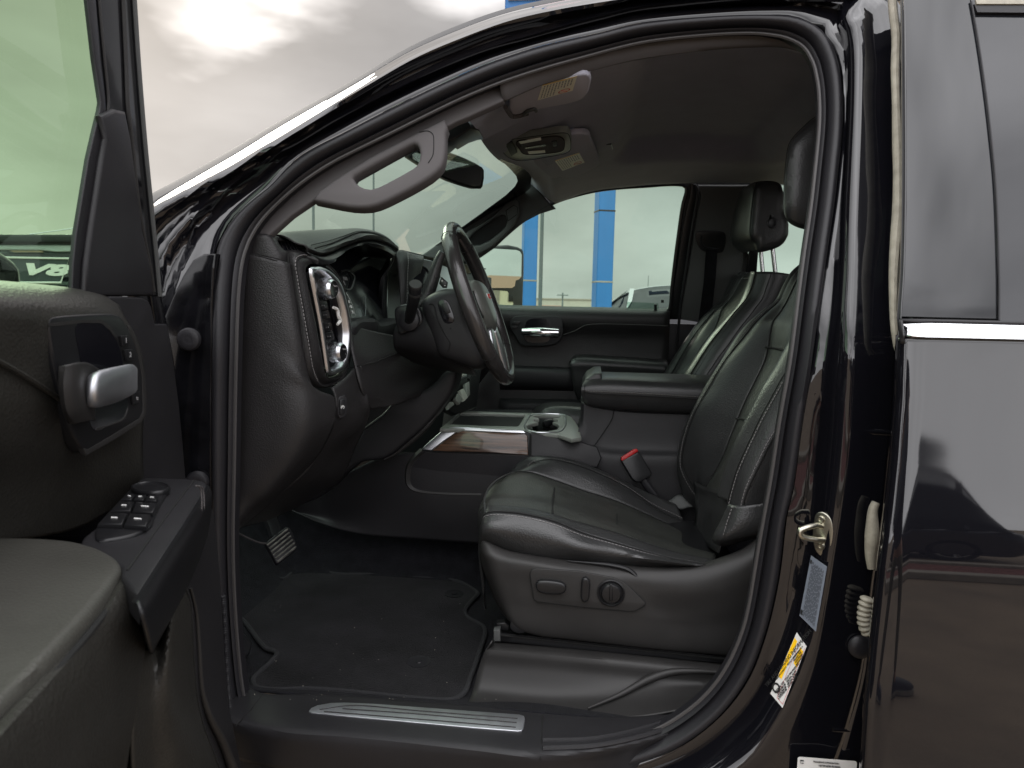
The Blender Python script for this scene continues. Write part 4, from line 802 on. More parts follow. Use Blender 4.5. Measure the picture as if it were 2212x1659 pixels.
# defroster vent
vn = [(594, 517), (600, 515.5), (625, 521), (642, 532), (655, 542), (648, 545), (618, 541), (606, 532)]
oV = Yp(620, 530, 1.40); nV_ = (Yp(642, 532, 1.45) - Yp(594, 517, 1.36)).cross(Yp(606, 532, 1.36) - Yp(594, 517, 1.40)).normalized(); nV_ = nV_ if nV_.z > 0 else -nV_; nV_ = (V((0.35, -0.45, 0.8))).normalized()
Vp = lambda p, l=0: PLp(p[0], p[1], oV + nV_ * l, nV_)
VT = part('defroster_vent', DB, oV)
so_ = [(582, 507), (600, 510), (630, 517), (650, 530), (668, 546), (690, 562), (660, 552), (640, 545), (620, 545), (605, 536), (592, 522)]
plate('vent_surround', [[Vp(p) for p in so_]], oV, nV_, 0.012, 'dashskin', VT, bevel=0.003, smooth=60)
plate('vent_opening', [[Vp(p, .0012) for p in vn]], oV + nV_ * .0012, nV_, 0.001, 'display', VT, smooth=40)
vs, fs = join([tubegeo([Vp((a, b), .002), Vp((c_, d), .002)], 0.0009, 6) for a, b, c_, d in ((603, 516, 614, 540), (612, 518, 623, 541), (621, 520, 632, 543), (629, 524, 640, 544), (636, 528, 647, 544))])
mk('vent_vanes', vs, fs, 'plastic2', VT)
# ---- control pod
POD = part('control_pod', DB, Yp(700, 690, 1.48), 'stitched leather pod with a bright rim round the light and brake knobs')
r0 = [(622, 548, 1.36), (640, 541, 1.385), (676, 551, 1.44), (706, 569, 1.50), (729, 595, 1.54), (747, 640, 1.575), (757, 698, 1.59), (759, 740, 1.59), (754, 781, 1.58), (738, 822, 1.54), (700, 838, 1.46), (676, 831, 1.40), (661, 810, 1.365), (652, 757, 1.35), (640, 684, 1.35), (628, 610, 1.35)]
r1 = [(641, 566, 1.352), (650, 556, 1.372), (676, 557, 1.43), (703, 573, 1.488), (725, 598, 1.53), (743, 642, 1.565), (753, 698, 1.58), (755, 740, 1.58), (750, 779, 1.57), (735, 815, 1.53), (702, 830, 1.465), (687, 820, 1.415), (678, 790, 1.375), (669, 740, 1.36), (656, 665, 1.355), (645, 605, 1.352)]
r2 = [(660, 583, 1.375), (666, 573, 1.39), (692, 572, 1.445), (718, 588, 1.50), (737, 610, 1.53), (750, 655, 1.56), (758, 700, 1.575), (758, 724, 1.577), (752, 779, 1.566), (741, 805, 1.545), (714, 816, 1.48), (702, 804, 1.43), (693, 757, 1.395), (682, 698, 1.385), (671, 645, 1.378), (664, 610, 1.376)]
R0, R1, R2 = T(r0), T(r1), T(r2)
Rb = [p + V((-0.05, 0.012, 0)) for p in R0]
Rm = [a.lerp(b, .5) + V((0.006, -0.004, 0.0)) for a, b in zip(R0, R1)]; Rm2 = [a.lerp(b, .5) + V((0.004, 0, 0)) for a, b in zip(R1, R2)]
Ri = [p + V((-0.012, 0.002, 0)) for p in R2]
patch('pod_leather', [Rb, R0, Rm, R1, Rm2, R2, Ri], 'dashskin', POD, 90, 32, cu=True, solid=0.002)
seam('pod_seam', [R1[i] + V((.001, -.002, 0)) for i in (13, 14, 15, 0, 1, 2, 3, 4)], POD, 0.0013)
sp2 = [a.lerp(b, .28) + V((.004, -.003, 0)) for a, b in zip(R1, R0)]
stitch('stitching', [sp2[i] for i in (11, 12, 13, 14, 15, 0, 1, 2, 3, 4)], POD, r=0.001)
pA, pB, pC = Yp(666, 590, 1.388), Yp(714, 812, 1.475), Yp(757, 700, 1.575)
nP = (pB - pA).cross(pC - pA).normalized(); nP = nP if nP.x > 0 else -nP
Kp = lambda p, l=0: PLp(p[0], p[1], pA + nP * l, nP)
co_ = [(668, 580), (673, 577), (694, 577), (718, 591), (735, 613), (748, 657), (756, 698), (757, 722), (751, 775), (740, 799), (728, 806), (714, 811), (706, 806), (703, 795), (697, 757), (688, 698), (677, 640), (669, 600)]
ci_ = [(675, 592), (680, 588), (696, 590), (712, 602), (726, 620), (739, 660), (746, 700), (748, 724), (743, 768), (735, 788), (726, 794), (714, 797), (709, 792), (705, 757), (695, 698), (684, 640), (676, 605)]
a_, b_ = crs([Kp(p, .010) for p in co_], 80, closed=True), crs([Kp(p, .010) for p in ci_], 80, closed=True)
g_ = [a_, [x.lerp(y, .10) + nP * .004 for x, y in zip(a_, b_)], [x.lerp(y, .5) + nP * .007 for x, y in zip(a_, b_)], [x.lerp(y, .9) + nP * .003 for x, y in zip(a_, b_)], [x - nP * .02 for x in b_]]
vs, fs = grid(g_, cu=True); mk('bezel_ring', vs, fs, 'satin', POD, ang=70)
plate('switch_panel', [[Kp(p, -.004) for p in co_]], pA - nP * .004, nP, 0.004, 'smooth', POD)
for (bx, by), (fx, fy), rr_ in (((695, 624), (707, 625), 0.0215), ((716, 760), (729, 758), 0.0215)):
    b0 = Kp((bx, by), -.004); K = part('control_knob', POD, b0)
    ax = nP; cc = b0 + ax * 0.016
    prof = [(0, rr_ * 1.03), (.004, rr_ * 1.03), (.020, rr_ * .97), (.026, rr_ * .90), (.028, rr_ * .82)]
    lathe('knob_ring', b0, ax, prof, 'satin', K, n=40)
    a0 = (V((0, 1, 0)) - ax * ax.y).normalized(); b0_ = ax.cross(a0)
    vs, fs = join([tubegeo([b0 + (a0 * math.cos(t_) + b0_ * math.sin(t_)) * rr_ * 1.035 + ax * .003, b0 + (a0 * math.cos(t_) + b0_ * math.sin(t_)) * rr_ * .985 + ax * .021], .0009, 5) for t_ in [i * 2 * math.pi / 44 for i in range(44)]])
    mk('knob_knurl', vs, fs, 'chrome', K)
    lathe('knob_face', b0 + ax * .028, ax, [(0, rr_ * .80), (.001, rr_ * .78), (.0005, rr_ * .72)], 'smooth', K, n=32)
    g_ = [textgeo('AUTO', b0 + ax * .0295 + b0_ * 0.0 + V((0, 0.006, 0.006)), ax, .005), textgeo('o', b0 + ax * .0295 + V((0, -.006, .008)), ax, .005), textgeo('o', b0 + ax * .0295 + V((0, .008, -.004)), ax, .005)]
    vs, fs = join(g_); mk('knob_marks', vs, fs, 'grey', K, smooth=False)
for q4 in (((684, 652), (706, 650), (710, 668), (688, 671)), ((688, 673), (710, 670), (714, 687), (692, 690)), ((694, 700), (715, 697), (719, 714), (697, 717)), ((697, 720), (719, 716), (723, 733), (702, 737))):
    lp = [Kp(p, .004) for p in q4]; b_ = plate('switch_key', [lp], lp[0], nP, 0.006, 'smooth', POD, bevel=0.0012)
    m_ = sum(lp, V()) / 4 + nP * .0008; u_ = (lp[1] - lp[0]).normalized() * .005
    vs, fs = join([textgeo('≡', m_ - u_, nP, .005), textgeo('o', m_ + u_, nP, .005)]); mk('key_marks', vs, fs, 'grey', b_, smooth=False)
plate('side_vent_slot', [[Kp(p, .001) for p in ((714, 612), (725, 625), (738, 665), (743, 705), (742, 735), (736, 745), (730, 735), (722, 700), (712, 650))]], pA + nP * .001, nP, 0.003, 'display', POD, smooth=40)
tube('vent_lever', [Kp(p, .012) for p in ((720, 664), (729, 670), (731, 682), (735, 692), (729, 701))], [.003, .004, .0038, .004, .003], 'white', POD, n=8, res=20)
# ---- hood over the gauges
ha = [(582, 506, 1.38), (617, 502, 1.46), (681, 497, 1.60), (744, 494, 1.72), (768, 494, 1.78), (792, 498, 1.84), (818, 505, 1.90), (840, 517, 1.95), (854, 531, 1.98)]
hb = [(640, 524, 1.38), (680, 538, 1.45), (713, 528, 1.52), (744, 515, 1.60), (768, 505, 1.66), (784, 503, 1.72), (808, 506, 1.80), (832, 516, 1.88), (852, 531, 1.955)]
hc = [(662, 545, 1.39), (690, 554, 1.45), (713, 549, 1.51), (735, 538, 1.58), (758, 529, 1.65), (784, 522, 1.72), (810, 522, 1.80), (838, 532, 1.88), (857, 545, 1.95)]
hd = [(690, 577, 1.44), (717, 568, 1.48), (737, 549, 1.55), (752, 540, 1.60), (768, 532, 1.65), (792, 527, 1.72), (816, 532, 1.80), (838, 543, 1.87), (848, 556, 1.93)]
HA, HB, HC, HD = T(ha), T(hb), T(hc), T(hd)
HZ = [p + V((-0.30, 0, -0.09)) for p in HA]; HE = [p + V((-0.10, 0.0, 0.0)) for p in HD]
HBC = [a.lerp(b, .5) + V((0.012, -0.002, 0.004)) for a, b in zip(HB, HC)]
patch('gauge_hood', [HZ, [p + V((-.10, 0, -.012)) for p in HA], HA, [a.lerp(b, .5) + V((0, 0, .006)) for a, b in zip(HA, HB)], HB, HBC, HC], 'dashskin', DB, 50, 40, solid=0.003)
patch('hood_liner', [HC, [a.lerp(b, .5) + V((0.002, 0, 0)) for a, b in zip(HC, HD)], HD, HE, [p + V((-0.2, 0, -0.03)) for p in HD]], 'smooth', DB, 50, 24, solid=0.002)
seam('hood_seam', [p + V((.001, -.001, .0015)) for p in HB[1:]], DB, .0015)
stitch('stitching', [a.lerp(b, .14) + V((.002, -.002, .003)) for a, b in zip(HB[1:], HA[1:])], DB, m='threadk', r=.001)
# right flank of the hood
patch('hood_flank', [T([(857, 545, 1.955), (852, 560, 1.95), (840, 590, 1.94), (836, 640, 1.93), (836, 700, 1.93)]), T([(848, 556, 1.93), (842, 575, 1.93), (826, 600, 1.92), (822, 650, 1.92), (826, 700, 1.92)]), T([(835, 560, 2.05), (825, 580, 2.05), (812, 600, 2.05), (808, 650, 2.05), (812, 700, 2.05)])], 'smooth', DB, 20, 12, solid=0.002)
# gauges
nG = V((0.93, 0.0, 0.34)).normalized(); oG = Yp(775, 640, 1.76); Gp = lambda p, l=0: PLp(p[0], p[1], oG + nG * l, nG)
GC = part('instrument_cluster', DB, oG)
plate('gauge_face', [[Gp(p) for p in ((650, 560), (700, 535), (760, 525), (820, 535), (843, 556), (838, 620), (838, 700), (835, 730), (740, 740), (690, 640))]], oG, nG, 0.01, 'display', GC)
plate('gauge_housing', [[Gp(p, -.07) for p in ((690, 600), (720, 565), (780, 548), (840, 552), (868, 562), (892, 585), (905, 760), (740, 760))]], oG - nG * .07, nG, .02, 'smooth', GC)
tube('display_frame', [Gp(p, .006) for p in ((737, 586), (750, 584), (760, 588), (766, 597), (764, 610), (758, 624), (744, 625))], 0.0022, 'smooth', GC, n=8, res=40)
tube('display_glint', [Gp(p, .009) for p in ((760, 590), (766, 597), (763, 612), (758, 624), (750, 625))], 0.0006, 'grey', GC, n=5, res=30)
ua, va_, _ = frame_of(nG); cG = Gp((748, 662), .002)
e1 = Gp((777, 678), .002) - cG; arc = []
for i in range(26):
    t_ = -0.45 + i * 0.055; r_ = .046; arc.append((t_, r_))
g_ = [tubegeo([cG + ua * (r_ * math.cos(t_)) + va_ * (r_ * math.sin(t_)), cG + ua * ((r_ + (.005 if i % 5 == 0 else .003)) * math.cos(t_)) + va_ * ((r_ + (.005 if i % 5 == 0 else .003)) * math.sin(t_))], .0005, 4) for i, (t_, r_) in enumerate(arc)]
for s_, t_ in (('140', -0.42), ('120', -0.02), ('100', 0.36), ('80', 0.75)): g_.append(textgeo(s_, cG + ua * (.034 * math.cos(t_)) + va_ * (.034 * math.sin(t_)), nG, .011, sx=.8))
vs, fs = join(g_); mk('dial_marks', vs, fs, 'white', GC, smooth=False)
tube('needle', [cG + ua * .008 - va_ * .004, cG + ua * .024 - va_ * .0005], .0013, 'white', GC, n=6)
tube('gauge_trim', [Gp(p, .004) for p in ((788, 640), (790, 660), (789, 682))], .0009, 'satin', GC, n=6, res=12)
vs, fs = join([textgeo('P R N D', Gp((746, 602), .003), nG, .012, sx=.7), textgeo('0', Gp((744, 612), .003), nG, .016)]); mk('display_text', vs, fs, 'grey', GC, smooth=False)
# shelf under the gauges and column cover
tr = [(752, 712, 1.56), (766, 700, 1.58), (778, 691, 1.62), (795, 690, 1.66), (812, 690, 1.70), (818, 698, 1.74), (838, 697, 1.84), (860, 690, 1.9)]
patch('cluster_lip', [[p + V((-.08, 0, .002)) for p in T(tr)], T(tr), [p + V((.004, 0, -.010)) for p in T(tr)], [p + V((-.006, 0, -.06)) for p in T(tr)]], 'plastic', DB, 50, 14, solid=0.002)
kb = [[(757, 703, 1.58), (800, 715, 1.66), (850, 725, 1.74), (905, 730, 1.85), (965, 730, 2.0)], [(757, 750, 1.545), (800, 762, 1.62), (860, 765, 1.735), (920, 760, 1.87), (978, 755, 2.0)], [(766, 795, 1.54), (805, 802, 1.60), (860, 798, 1.725), (920, 788, 1.865), (976, 775, 2.0)],
      [(778, 840, 1.545), (815, 843, 1.61), (860, 833, 1.725), (915, 813, 1.865), (970, 792, 2.0)], [(792, 874, 1.58), (835, 868, 1.66), (878, 856, 1.76), (922, 838, 1.88), (963, 804, 2.0)], [(797, 884, 1.60), (841, 875, 1.68), (882, 862, 1.78), (926, 842, 1.90), (964, 808, 2.02)]]
K_ = [T(l) for l in kb]; K_.append([p + V((-.03, .0, 0.01)) for p in K_[-1]])
patch('knee_bolster', K_, 'dashskin', DB, 40, 50, solid=0.003)
seam('bolster_seam', T([(752, 795, 1.555), (778, 789, 1.545), (800, 785, 1.585), (860, 762, 1.728), (905, 745, 1.83)]), DB)
seam('bolster_gap', T([(797, 884, 1.60), (841, 875, 1.68), (882, 862, 1.78), (926, 842, 1.90), (950, 822, 1.96)]), DB, .002)
kc = [[(716, 838, 1.44), (745, 815, 1.50), (768, 792, 1.55), (782, 788, 1.56)], [(723, 860, 1.44), (750, 850, 1.49), (775, 840, 1.55), (790, 835, 1.57)], [(724, 888, 1.44), (750, 885, 1.49), (780, 878, 1.55), (797, 876, 1.57)], [(706, 940, 1.44), (735, 935, 1.49), (770, 922, 1.56), (793, 905, 1.60)],
      [(682, 985, 1.44), (710, 980, 1.50), (742, 970, 1.58), (768, 962, 1.62)], [(645, 1028, 1.44), (680, 1030, 1.50), (715, 1030, 1.6), (735, 1032, 1.68)], [(612, 1055, 1.44), (640, 1058, 1.50), (670, 1062, 1.6), (700, 1058, 1.7)], [(560, 1102, 1.44), (580, 1105, 1.5), (600, 1108, 1.6), (620, 1104, 1.7)], [(515, 1139, 1.40), (540, 1132, 1.5), (560, 1128, 1.6), (580, 1120, 1.7)]]
patch('lower_cover', [T(l) for l in kc], 'dashskin', DB, 24, 50, solid=0.003)
seam('cover_seam', T([(714, 836, 1.436), (722, 852, 1.436), (725, 885, 1.436), (706, 940, 1.436), (682, 985, 1.436), (645, 1028, 1.436), (612, 1055, 1.436), (560, 1102, 1.436), (515, 1139, 1.396)]), DB, .0012)
nB2 = V((0.75, -0.62, 0.05)).normalized(); oB2 = Yp(740, 878, 1.463); Pb = lambda p, l=0: PLp(p[0], p[1], oB2 + nB2 * l, nB2)
PBK = part('parking_brake_switch', DB, oB2)
plate('switch_frame', [[Pb(p, .008) for p in ((731, 862), (735, 856), (745, 854), (750, 860), (750, 893), (745, 901), (735, 904), (731, 898))]], oB2 + nB2 * .008, nB2, 0.012, 'plastic', PBK, bevel=.002)
plate('switch_paddle', [[Pb(p, .0125) for p in ((735, 864), (745, 862), (746, 892), (735, 896))]], oB2 + nB2 * .0125, nB2, 0.005, 'smooth', PBK, bevel=.0015)
mk('switch_mark', *textgeo('(P)', Pb((740, 879), .0132), nB2, .008), 'white', PBK, smooth=False)
yplate('lower_center_trim', [[(790, 880), (870, 860), (930, 835), (965, 800), (985, 800), (975, 850), (955, 880), (925, 915), (880, 955), (838, 988), (812, 996), (782, 999), (735, 1034), (690, 1075), (640, 1090), (660, 1040), (740, 985), (785, 920)]], 1.84, 0.10, 'plastic', DB, bevel=.012, smooth=80)
tube('trim_rib', T([(945, 893, 1.90), (925, 918, 1.89), (890, 950, 1.88), (855, 978, 1.87), (830, 992, 1.86)]), [.004, .009, .010, .009, .004], 'plastic2', DB, n=10, res=30)
tube('release_lever', T([(787, 912, 1.74), (777, 935, 1.74), (770, 952, 1.74)]), [.004, .006, .006], 'pillar2', DB, n=8)
tube('trim_clip', T([(921, 847, 1.86), (928, 853, 1.86), (936, 848, 1.87), (938, 838, 1.88)]), [.002, .004, .005, .003], 'satin', DB, n=8, res=20)
tube('lower_edge', T([(780, 932, 1.70), (800, 918, 1.73), (830, 895, 1.78), (846, 876, 1.80)]), [.002, .004, .004, .002], 'smooth', DB, n=8, res=24)
# centre of the dash: pad, screen surround, passenger side
patch('dash_top', [T([(853, 541, 1.97), (868, 540, 2.02), (882, 543, 2.08), (912, 550, 2.20), (960, 560, 2.45), (1050, 580, 2.9)]), [p + V((-.35, 0, -.09)) for p in T([(853, 541, 1.97), (868, 540, 2.02), (882, 543, 2.08), (912, 550, 2.20), (960, 560, 2.45), (1050, 580, 2.9)])]], 'dashskin', DB, 30, 6, solid=.003)
cp = [[(853, 541, 1.975), (870, 540, 2.00), (886, 546, 2.03), (915, 553, 2.12)], [(857, 565, 1.965), (872, 562, 1.975), (890, 565, 2.0), (915, 565, 2.06)], [(861, 610, 1.96), (874, 608, 1.965), (886, 608, 1.985), (905, 608, 2.04)], [(866, 655, 1.955), (876, 656, 1.965), (884, 656, 1.98), (900, 656, 2.02)], [(872, 720, 1.95), (882, 720, 1.96), (892, 720, 1.98), (900, 720, 2.02)]]
patch('center_pad', [T(l) for l in cp], 'dashskin', DB, 20, 24, solid=.003)
stitch('stitching', T([(881, 546, 2.00), (882, 566, 1.975), (880, 608, 1.965), (879, 655, 1.958)]), DB, r=.0008)
patch('lower_fascia', [T([(866, 655, 1.97), (900, 690, 2.0), (960, 700, 2.15)]), T([(870, 800, 1.95), (920, 800, 2.0), (1000, 800, 2.2)])], 'plastic', DB, 10, 8, solid=.003)
nC = V((0.90, -0.34, 0.28)).normalized(); oC = Yp(925, 600, 2.08); Cp = lambda p, l=0: PLp(p[0], p[1], oC + nC * l, nC)
CS = part('infotainment_screen', DB, oC)
plate('screen_bezel', [[Cp(p) for p in ((893, 562), (900, 556), (930, 562), (975, 580), (980, 600), (978, 680), (930, 680), (890, 660))]], oC, nC, .012, 'satin', CS, bevel=.003)
plate('screen_glass', [[Cp(p, .002) for p in ((894, 574), (905, 573), (922, 580), (929, 592), (932, 640), (932, 672), (900, 655), (893, 645))]], oC + nC * .002, nC, .002, 'display', CS, bevel=.0005)
tube('screen_rim', [Cp(p, .003) for p in ((894, 574), (908, 574), (922, 581), (928, 594), (930, 640))], .0018, 'smooth', CS, n=6, res=24)
plate('side_key', [[Cp(p, .003) for p in ((934, 570), (950, 574), (952, 600), (938, 600))]], oC + nC * .003, nC, .004, 'plastic', CS, bevel=.001)
patch('passenger_fascia', [T([(940, 575, 2.2), (1000, 590, 2.5), (1060, 600, 2.88)]), T([(945, 640, 2.2), (1000, 660, 2.5), (1060, 665, 2.88)]), T([(960, 760, 2.2), (1010, 765, 2.5), (1070, 770, 2.88)]), [p + V((-.1, 0, 0)) for p in T([(960, 850, 2.2), (1010, 850, 2.5), (1070, 850, 2.88)])]], 'plastic', DB, 14, 16, solid=.003)
# centre stack low: switches and sockets
nK = V((0.86, -0.30, 0.42)).normalized(); oK = Yp(990, 840, 2.12); Sk = lambda p, l=0: PLp(p[0], p[1], oK + nK * l, nK)
LS = part('switch_stack', DB, oK)
plate('stack_panel', [[Sk(p, -.012) for p in ((955, 770), (1020, 760), (1040, 800), (1030, 880), (985, 895), (955, 880))]], oK - nK * .012, nK, .02, 'smooth', LS, bevel=.004)
for i in range(7):
    a = [(964 + i * 5.4, 815 - i * 2.2), (968.6 + i * 5.4, 813 - i * 2.2), (974.6 + i * 5.2, 823 - i * 2.2), (969.8 + i * 5.2, 826.5 - i * 2.2)]
    plate('toggle_switch', [[Sk(p, .006) for p in a]], oK + nK * .006, nK, .012, 'keys', LS, bevel=.001)
plate('toggle_base', [[Sk(p, .001) for p in ((962, 815), (999, 800), (1009, 808), (1009, 814), (968, 832), (963, 829))]], oK + nK * .001, nK, .012, 'satin', LS, bevel=.002)
for a, m_ in ((((969, 845), (985, 838), (990, 850), (975, 858)), 'smooth'), (((984, 862), (989, 848), (1000, 862), (993, 873)), 'deck'), (((994, 843), (1002, 839), (1011, 858), (1004, 866)), 'keys'), (((1006, 829), (1014, 824), (1016, 852), (1010, 860)), 'deck'), (((966, 868), (980, 868), (982, 874), (970, 884)), 'deck'), (((966, 790), (978, 788), (980, 796), (966, 800)), 'deck'), (((990, 784), (1003, 780), (1004, 788), (994, 791)), 'plastic2'), (((968, 836), (978, 832), (980, 838), (970, 843)), 'satin')):
    plate('socket_cover', [[Sk(p, .004) for p in a]], oK + nK * .004, nK, .012, m_, LS, bevel=.0015)
tube('stack_lever', [Sk(p, .03) for p in ((1028, 798), (1020, 808), (1012, 820))], .005, 'smooth', LS, n=8, res=12)
# ================================================================== steering column and wheel
cW = V((-0.262, 1.72, 1.408)); uW = V((-0.36, 0, 0.933)).normalized(); yW = V((0, 1, 0)); nW_ = V((0.933, 0, 0.36)).normalized()
SW = part('steering_wheel', TRUCK, cW, 'black leather steering wheel with stitched rim and silver lower spoke')
NSW = 96; rg = []
for i in range(NSW):
    a = 2 * math.pi * i / NSW; rg.append(cW + uW * (.1925 * math.cos(a)) + yW * (.186 * math.sin(a)))
vs, fs = tubegeo(rg, [0.0168 + 0.002 * (1 if abs(math.sin(2 * math.pi * i / NSW)) > .6 else 0) for i in range(NSW)], 14, closed=True, up=nW_, sx=0.92)
mk('rim', vs, fs, 'wheelskin', SW, ang=80)
for a in (0.62, -0.62, 2.25, -2.25):
    c = cW + uW * (.1925 * math.cos(a)) + yW * (.186 * math.sin(a)); t_ = (-uW * (.1925 * math.sin(a)) + yW * (.186 * math.cos(a))).normalized(); q = nW_; b_ = t_.cross(q)
    ring = [c + (q * math.cos(2 * math.pi * k / 20) + b_ * math.sin(2 * math.pi * k / 20)) * .0186 for k in range(20)]
    vs, fs = tubegeo(ring, .0009, 5, closed=True); mk('rim_joint', vs, fs, 'seam', SW)
zig = []
for i in range(200):
    a = 0.25 + i * (2.9 - 0.25) / 199; off = 1 if i % 2 else -1
    c = cW + uW * (.1925 * math.cos(a)) + yW * (.186 * math.sin(a)); ci = (cW - c).normalized(); zig.append(c + ci * .0172 + nW_ * (.0028 * off))
vs, fs = tubegeo(zig, .0007, 4); mk('rim_stitching', vs, fs, mat('brown thread', (.05, .035, .03), .7), SW)
hubp = [(.0, .060), (-.055, .055), (-.075, .03), (-.080, 0), (-.072, -.035), (-.045, -.065), (0, -.078), (.045, -.065), (.072, -.035), (.080, 0), (.075, .03), (.055, .055)]
hr = lambda s, l: [cW + yW * (a * s) + uW * (b * s) + nW_ * l for a, b in hubp]
patch('airbag_cover', [hr(.80, -.05), hr(1.0, -.035), hr(1.0, -.005), hr(.93, .012), hr(.7, .022), hr(.35, .026), hr(.02, .027)], 'hubskin', SW, 60, 30, cu=True, solid=0)
for sgn in (-1, 1):
    patch('spoke', [[cW + yW * (sgn * y) + uW * b + nW_ * l for y, l in ((.065, -.008), (.11, -.016), (.175, -.010))] for b, in ((.030,), (.01,), (-.02,), (-.036,))], 'smooth', SW, 12, 12, solid=.016, soff=-1)
    kb_ = part('spoke_buttons', SW, cW + yW * (sgn * .11)); c0_ = cW + yW * (sgn * .115) + nW_ * -.010
    plate('button_bezel', [rrect(c0_ + nW_ * .004, yW, uW, .055, .058, .012)], c0_ + nW_ * .004, nW_, .01, 'satin', kb_, bevel=.0015)
    plate('button_pad', [rrect(c0_ + nW_ * .0055, yW, uW, .047, .050, .009)], c0_ + nW_ * .0055, nW_, .006, 'smooth', kb_, bevel=.0015)
    tube('button_split', [c0_ + nW_ * .006 - yW * .022, c0_ + nW_ * .006 + yW * .022], .0008, 'grey', kb_, n=5)
    c1_ = cW + yW * (sgn * .010) - uW * .070 + nW_ * .006
    pts = [[c1_ + yW * (sgn * a) + uW * b + nW_ * l for a, b, l in row] for row in (((.006, .0, .006), (.014, -.03, .003), (.024, -.07, -.002), (.036, -.112, -.006)), ((.046, .006, .006), (.066, -.03, .003), (.088, -.066, -.002), (.104, -.090, -.006)))]
    patch('lower_spoke', pts, 'satin', SW, 16, 5, solid=.012, soff=-1)
emb = cW + nW_ * .0265 + uW * .010
E = plate('emblem_plate', [rrect(emb, yW, uW, .052, .017, .003)], emb, nW_, .002, 'satin', SW, bevel=.0005)
mk('emblem_letters', *textgeo('GMC', emb + nW_ * .0004, nW_, .017, up=uW, bold=.0004, depth=.0006), 'redp', E, smooth=False)
SH = part('steering_column', TRUCK, V((-0.4, 1.72, 1.3)))
so1 = [(911, 658), (915, 648), (930, 637), (953, 627), (975, 625), (995, 632), (1020, 690), (1045, 760), (1048, 790), (1030, 798), (1000, 788), (970, 777), (950, 768), (938, 740), (926, 708)]
pin = lambda s: [(sum(p[0] for p in so1) / 15 + (p[0] - sum(q[0] for q in so1) / 15) * s, sum(p[1] for p in so1) / 15 + (p[1] - sum(q[1] for q in so1) / 15) * s) for p in so1]
patch('column_shroud', [T(pin(.02), 1.612), T(pin(.6), 1.614), T(pin(.9), 1.622), T(pin(1.0), 1.64), [Yp(*p, 1.64) + V((0, .08, .0)) for p in so1], [Yp(*p, 1.64) + V((0, .16, .0)) for p in so1], [Yp(*p, 1.622) + V((0, .2, 0)) for p in pin(.9)], [Yp(*p, 1.61) + V((0, .21, 0)) for p in pin(.02)]], 'plastic', SH, 60, 40, cu=True)
yplate('shroud_pocket', [[(946, 655), (950, 649), (962, 648), (970, 656), (981, 688), (979, 696), (970, 699), (962, 698), (956, 690)]], 1.611, .004, 'display', SH, bevel=.001, smooth=40)
yplate('lever_tab', [[(953, 656), (965, 653), (974, 675), (962, 680)]], 1.610, .006, 'smooth', SH, bevel=.0015)
seam('shroud_line', T([(914, 665, 1.630), (935, 657, 1.613), (945, 690, 1.610), (962, 725, 1.610), (972, 742, 1.610), (966, 760, 1.612)]), SH, .0009)
# wide lower cowl that joins the column to the dash
patch('column_cowl', [T([(862, 690, 1.70), (900, 668, 1.66), (940, 655, 1.64), (985, 660, 1.64)]), T([(850, 715, 1.66), (890, 715, 1.64), (935, 715, 1.625), (1000, 730, 1.64)]), T([(850, 745, 1.67), (890, 748, 1.65), (945, 765, 1.64), (1020, 790, 1.65)]), T([(860, 765, 1.74), (900, 785, 1.74), (960, 800, 1.74), (1030, 812, 1.74)])], 'plastic', SH, 24, 20, solid=.003)
TS = part('turn_signal_lever', TRUCK, Yp(885, 690, 1.62), 'black turn signal stalk')
yplate('stalk_boot', [[(852, 668), (862, 660), (882, 657), (905, 665), (912, 700), (880, 718), (862, 722), (856, 705)]], 1.635, .03, 'smooth', TS, bevel=.006, smooth=50)
lathe('stalk_base', Yp(884, 692, 1.632), (-.1, -1, 0.05), [(0, .026), (.006, .025), (.010, .019), (.012, .010)], 'rubber', TS, n=24)
pth = T([(884, 694, 1.63), (888, 672, 1.60), (893, 650, 1.575), (896, 634, 1.562), (897, 617, 1.55)])
tube('stalk', pth, [.0115, .012, .0125, .014, .0145], 'smooth', TS, n=18, res=20)
lathe('stalk_cap', pth[-1] - (pth[-1] - pth[-2]).normalized() * .002, (pth[-1] - pth[-2]).normalized() + V((0.2, -0.5, 0.3)), [(0, .0146), (.006, .0146), (.008, .0135)], 'plastic2', TS, n=24)
lathe('stalk_ring', pth[-2], (pth[-1] - pth[-2]), [(-.003, .0152), (.003, .0152)], 'plastic2', TS, n=24)
SL_ = part('shift_lever', TRUCK, Yp(940, 600, 1.72))
tube('lever_arm', T([(900, 668, 1.70), (918, 645, 1.70), (932, 612, 1.70), (942, 580, 1.70), (951, 556, 1.70), (957, 545, 1.70)]), [.018, .019, .017, .0165, .016, .010], 'leather', SL_, n=16, res=30)
yplate('range_buttons', [[(953, 598), (966, 610), (964, 622), (956, 622), (948, 612)]], 1.675, .012, 'smooth', SL_, bevel=.002)
mk('range_marks', *join([textgeo('+', Yp(955, 607, 1.674), (0, -1, 0), .010), textgeo('-', Yp(961, 616, 1.674), (0, -1, 0), .012)]), 'white', SL_, smooth=False)
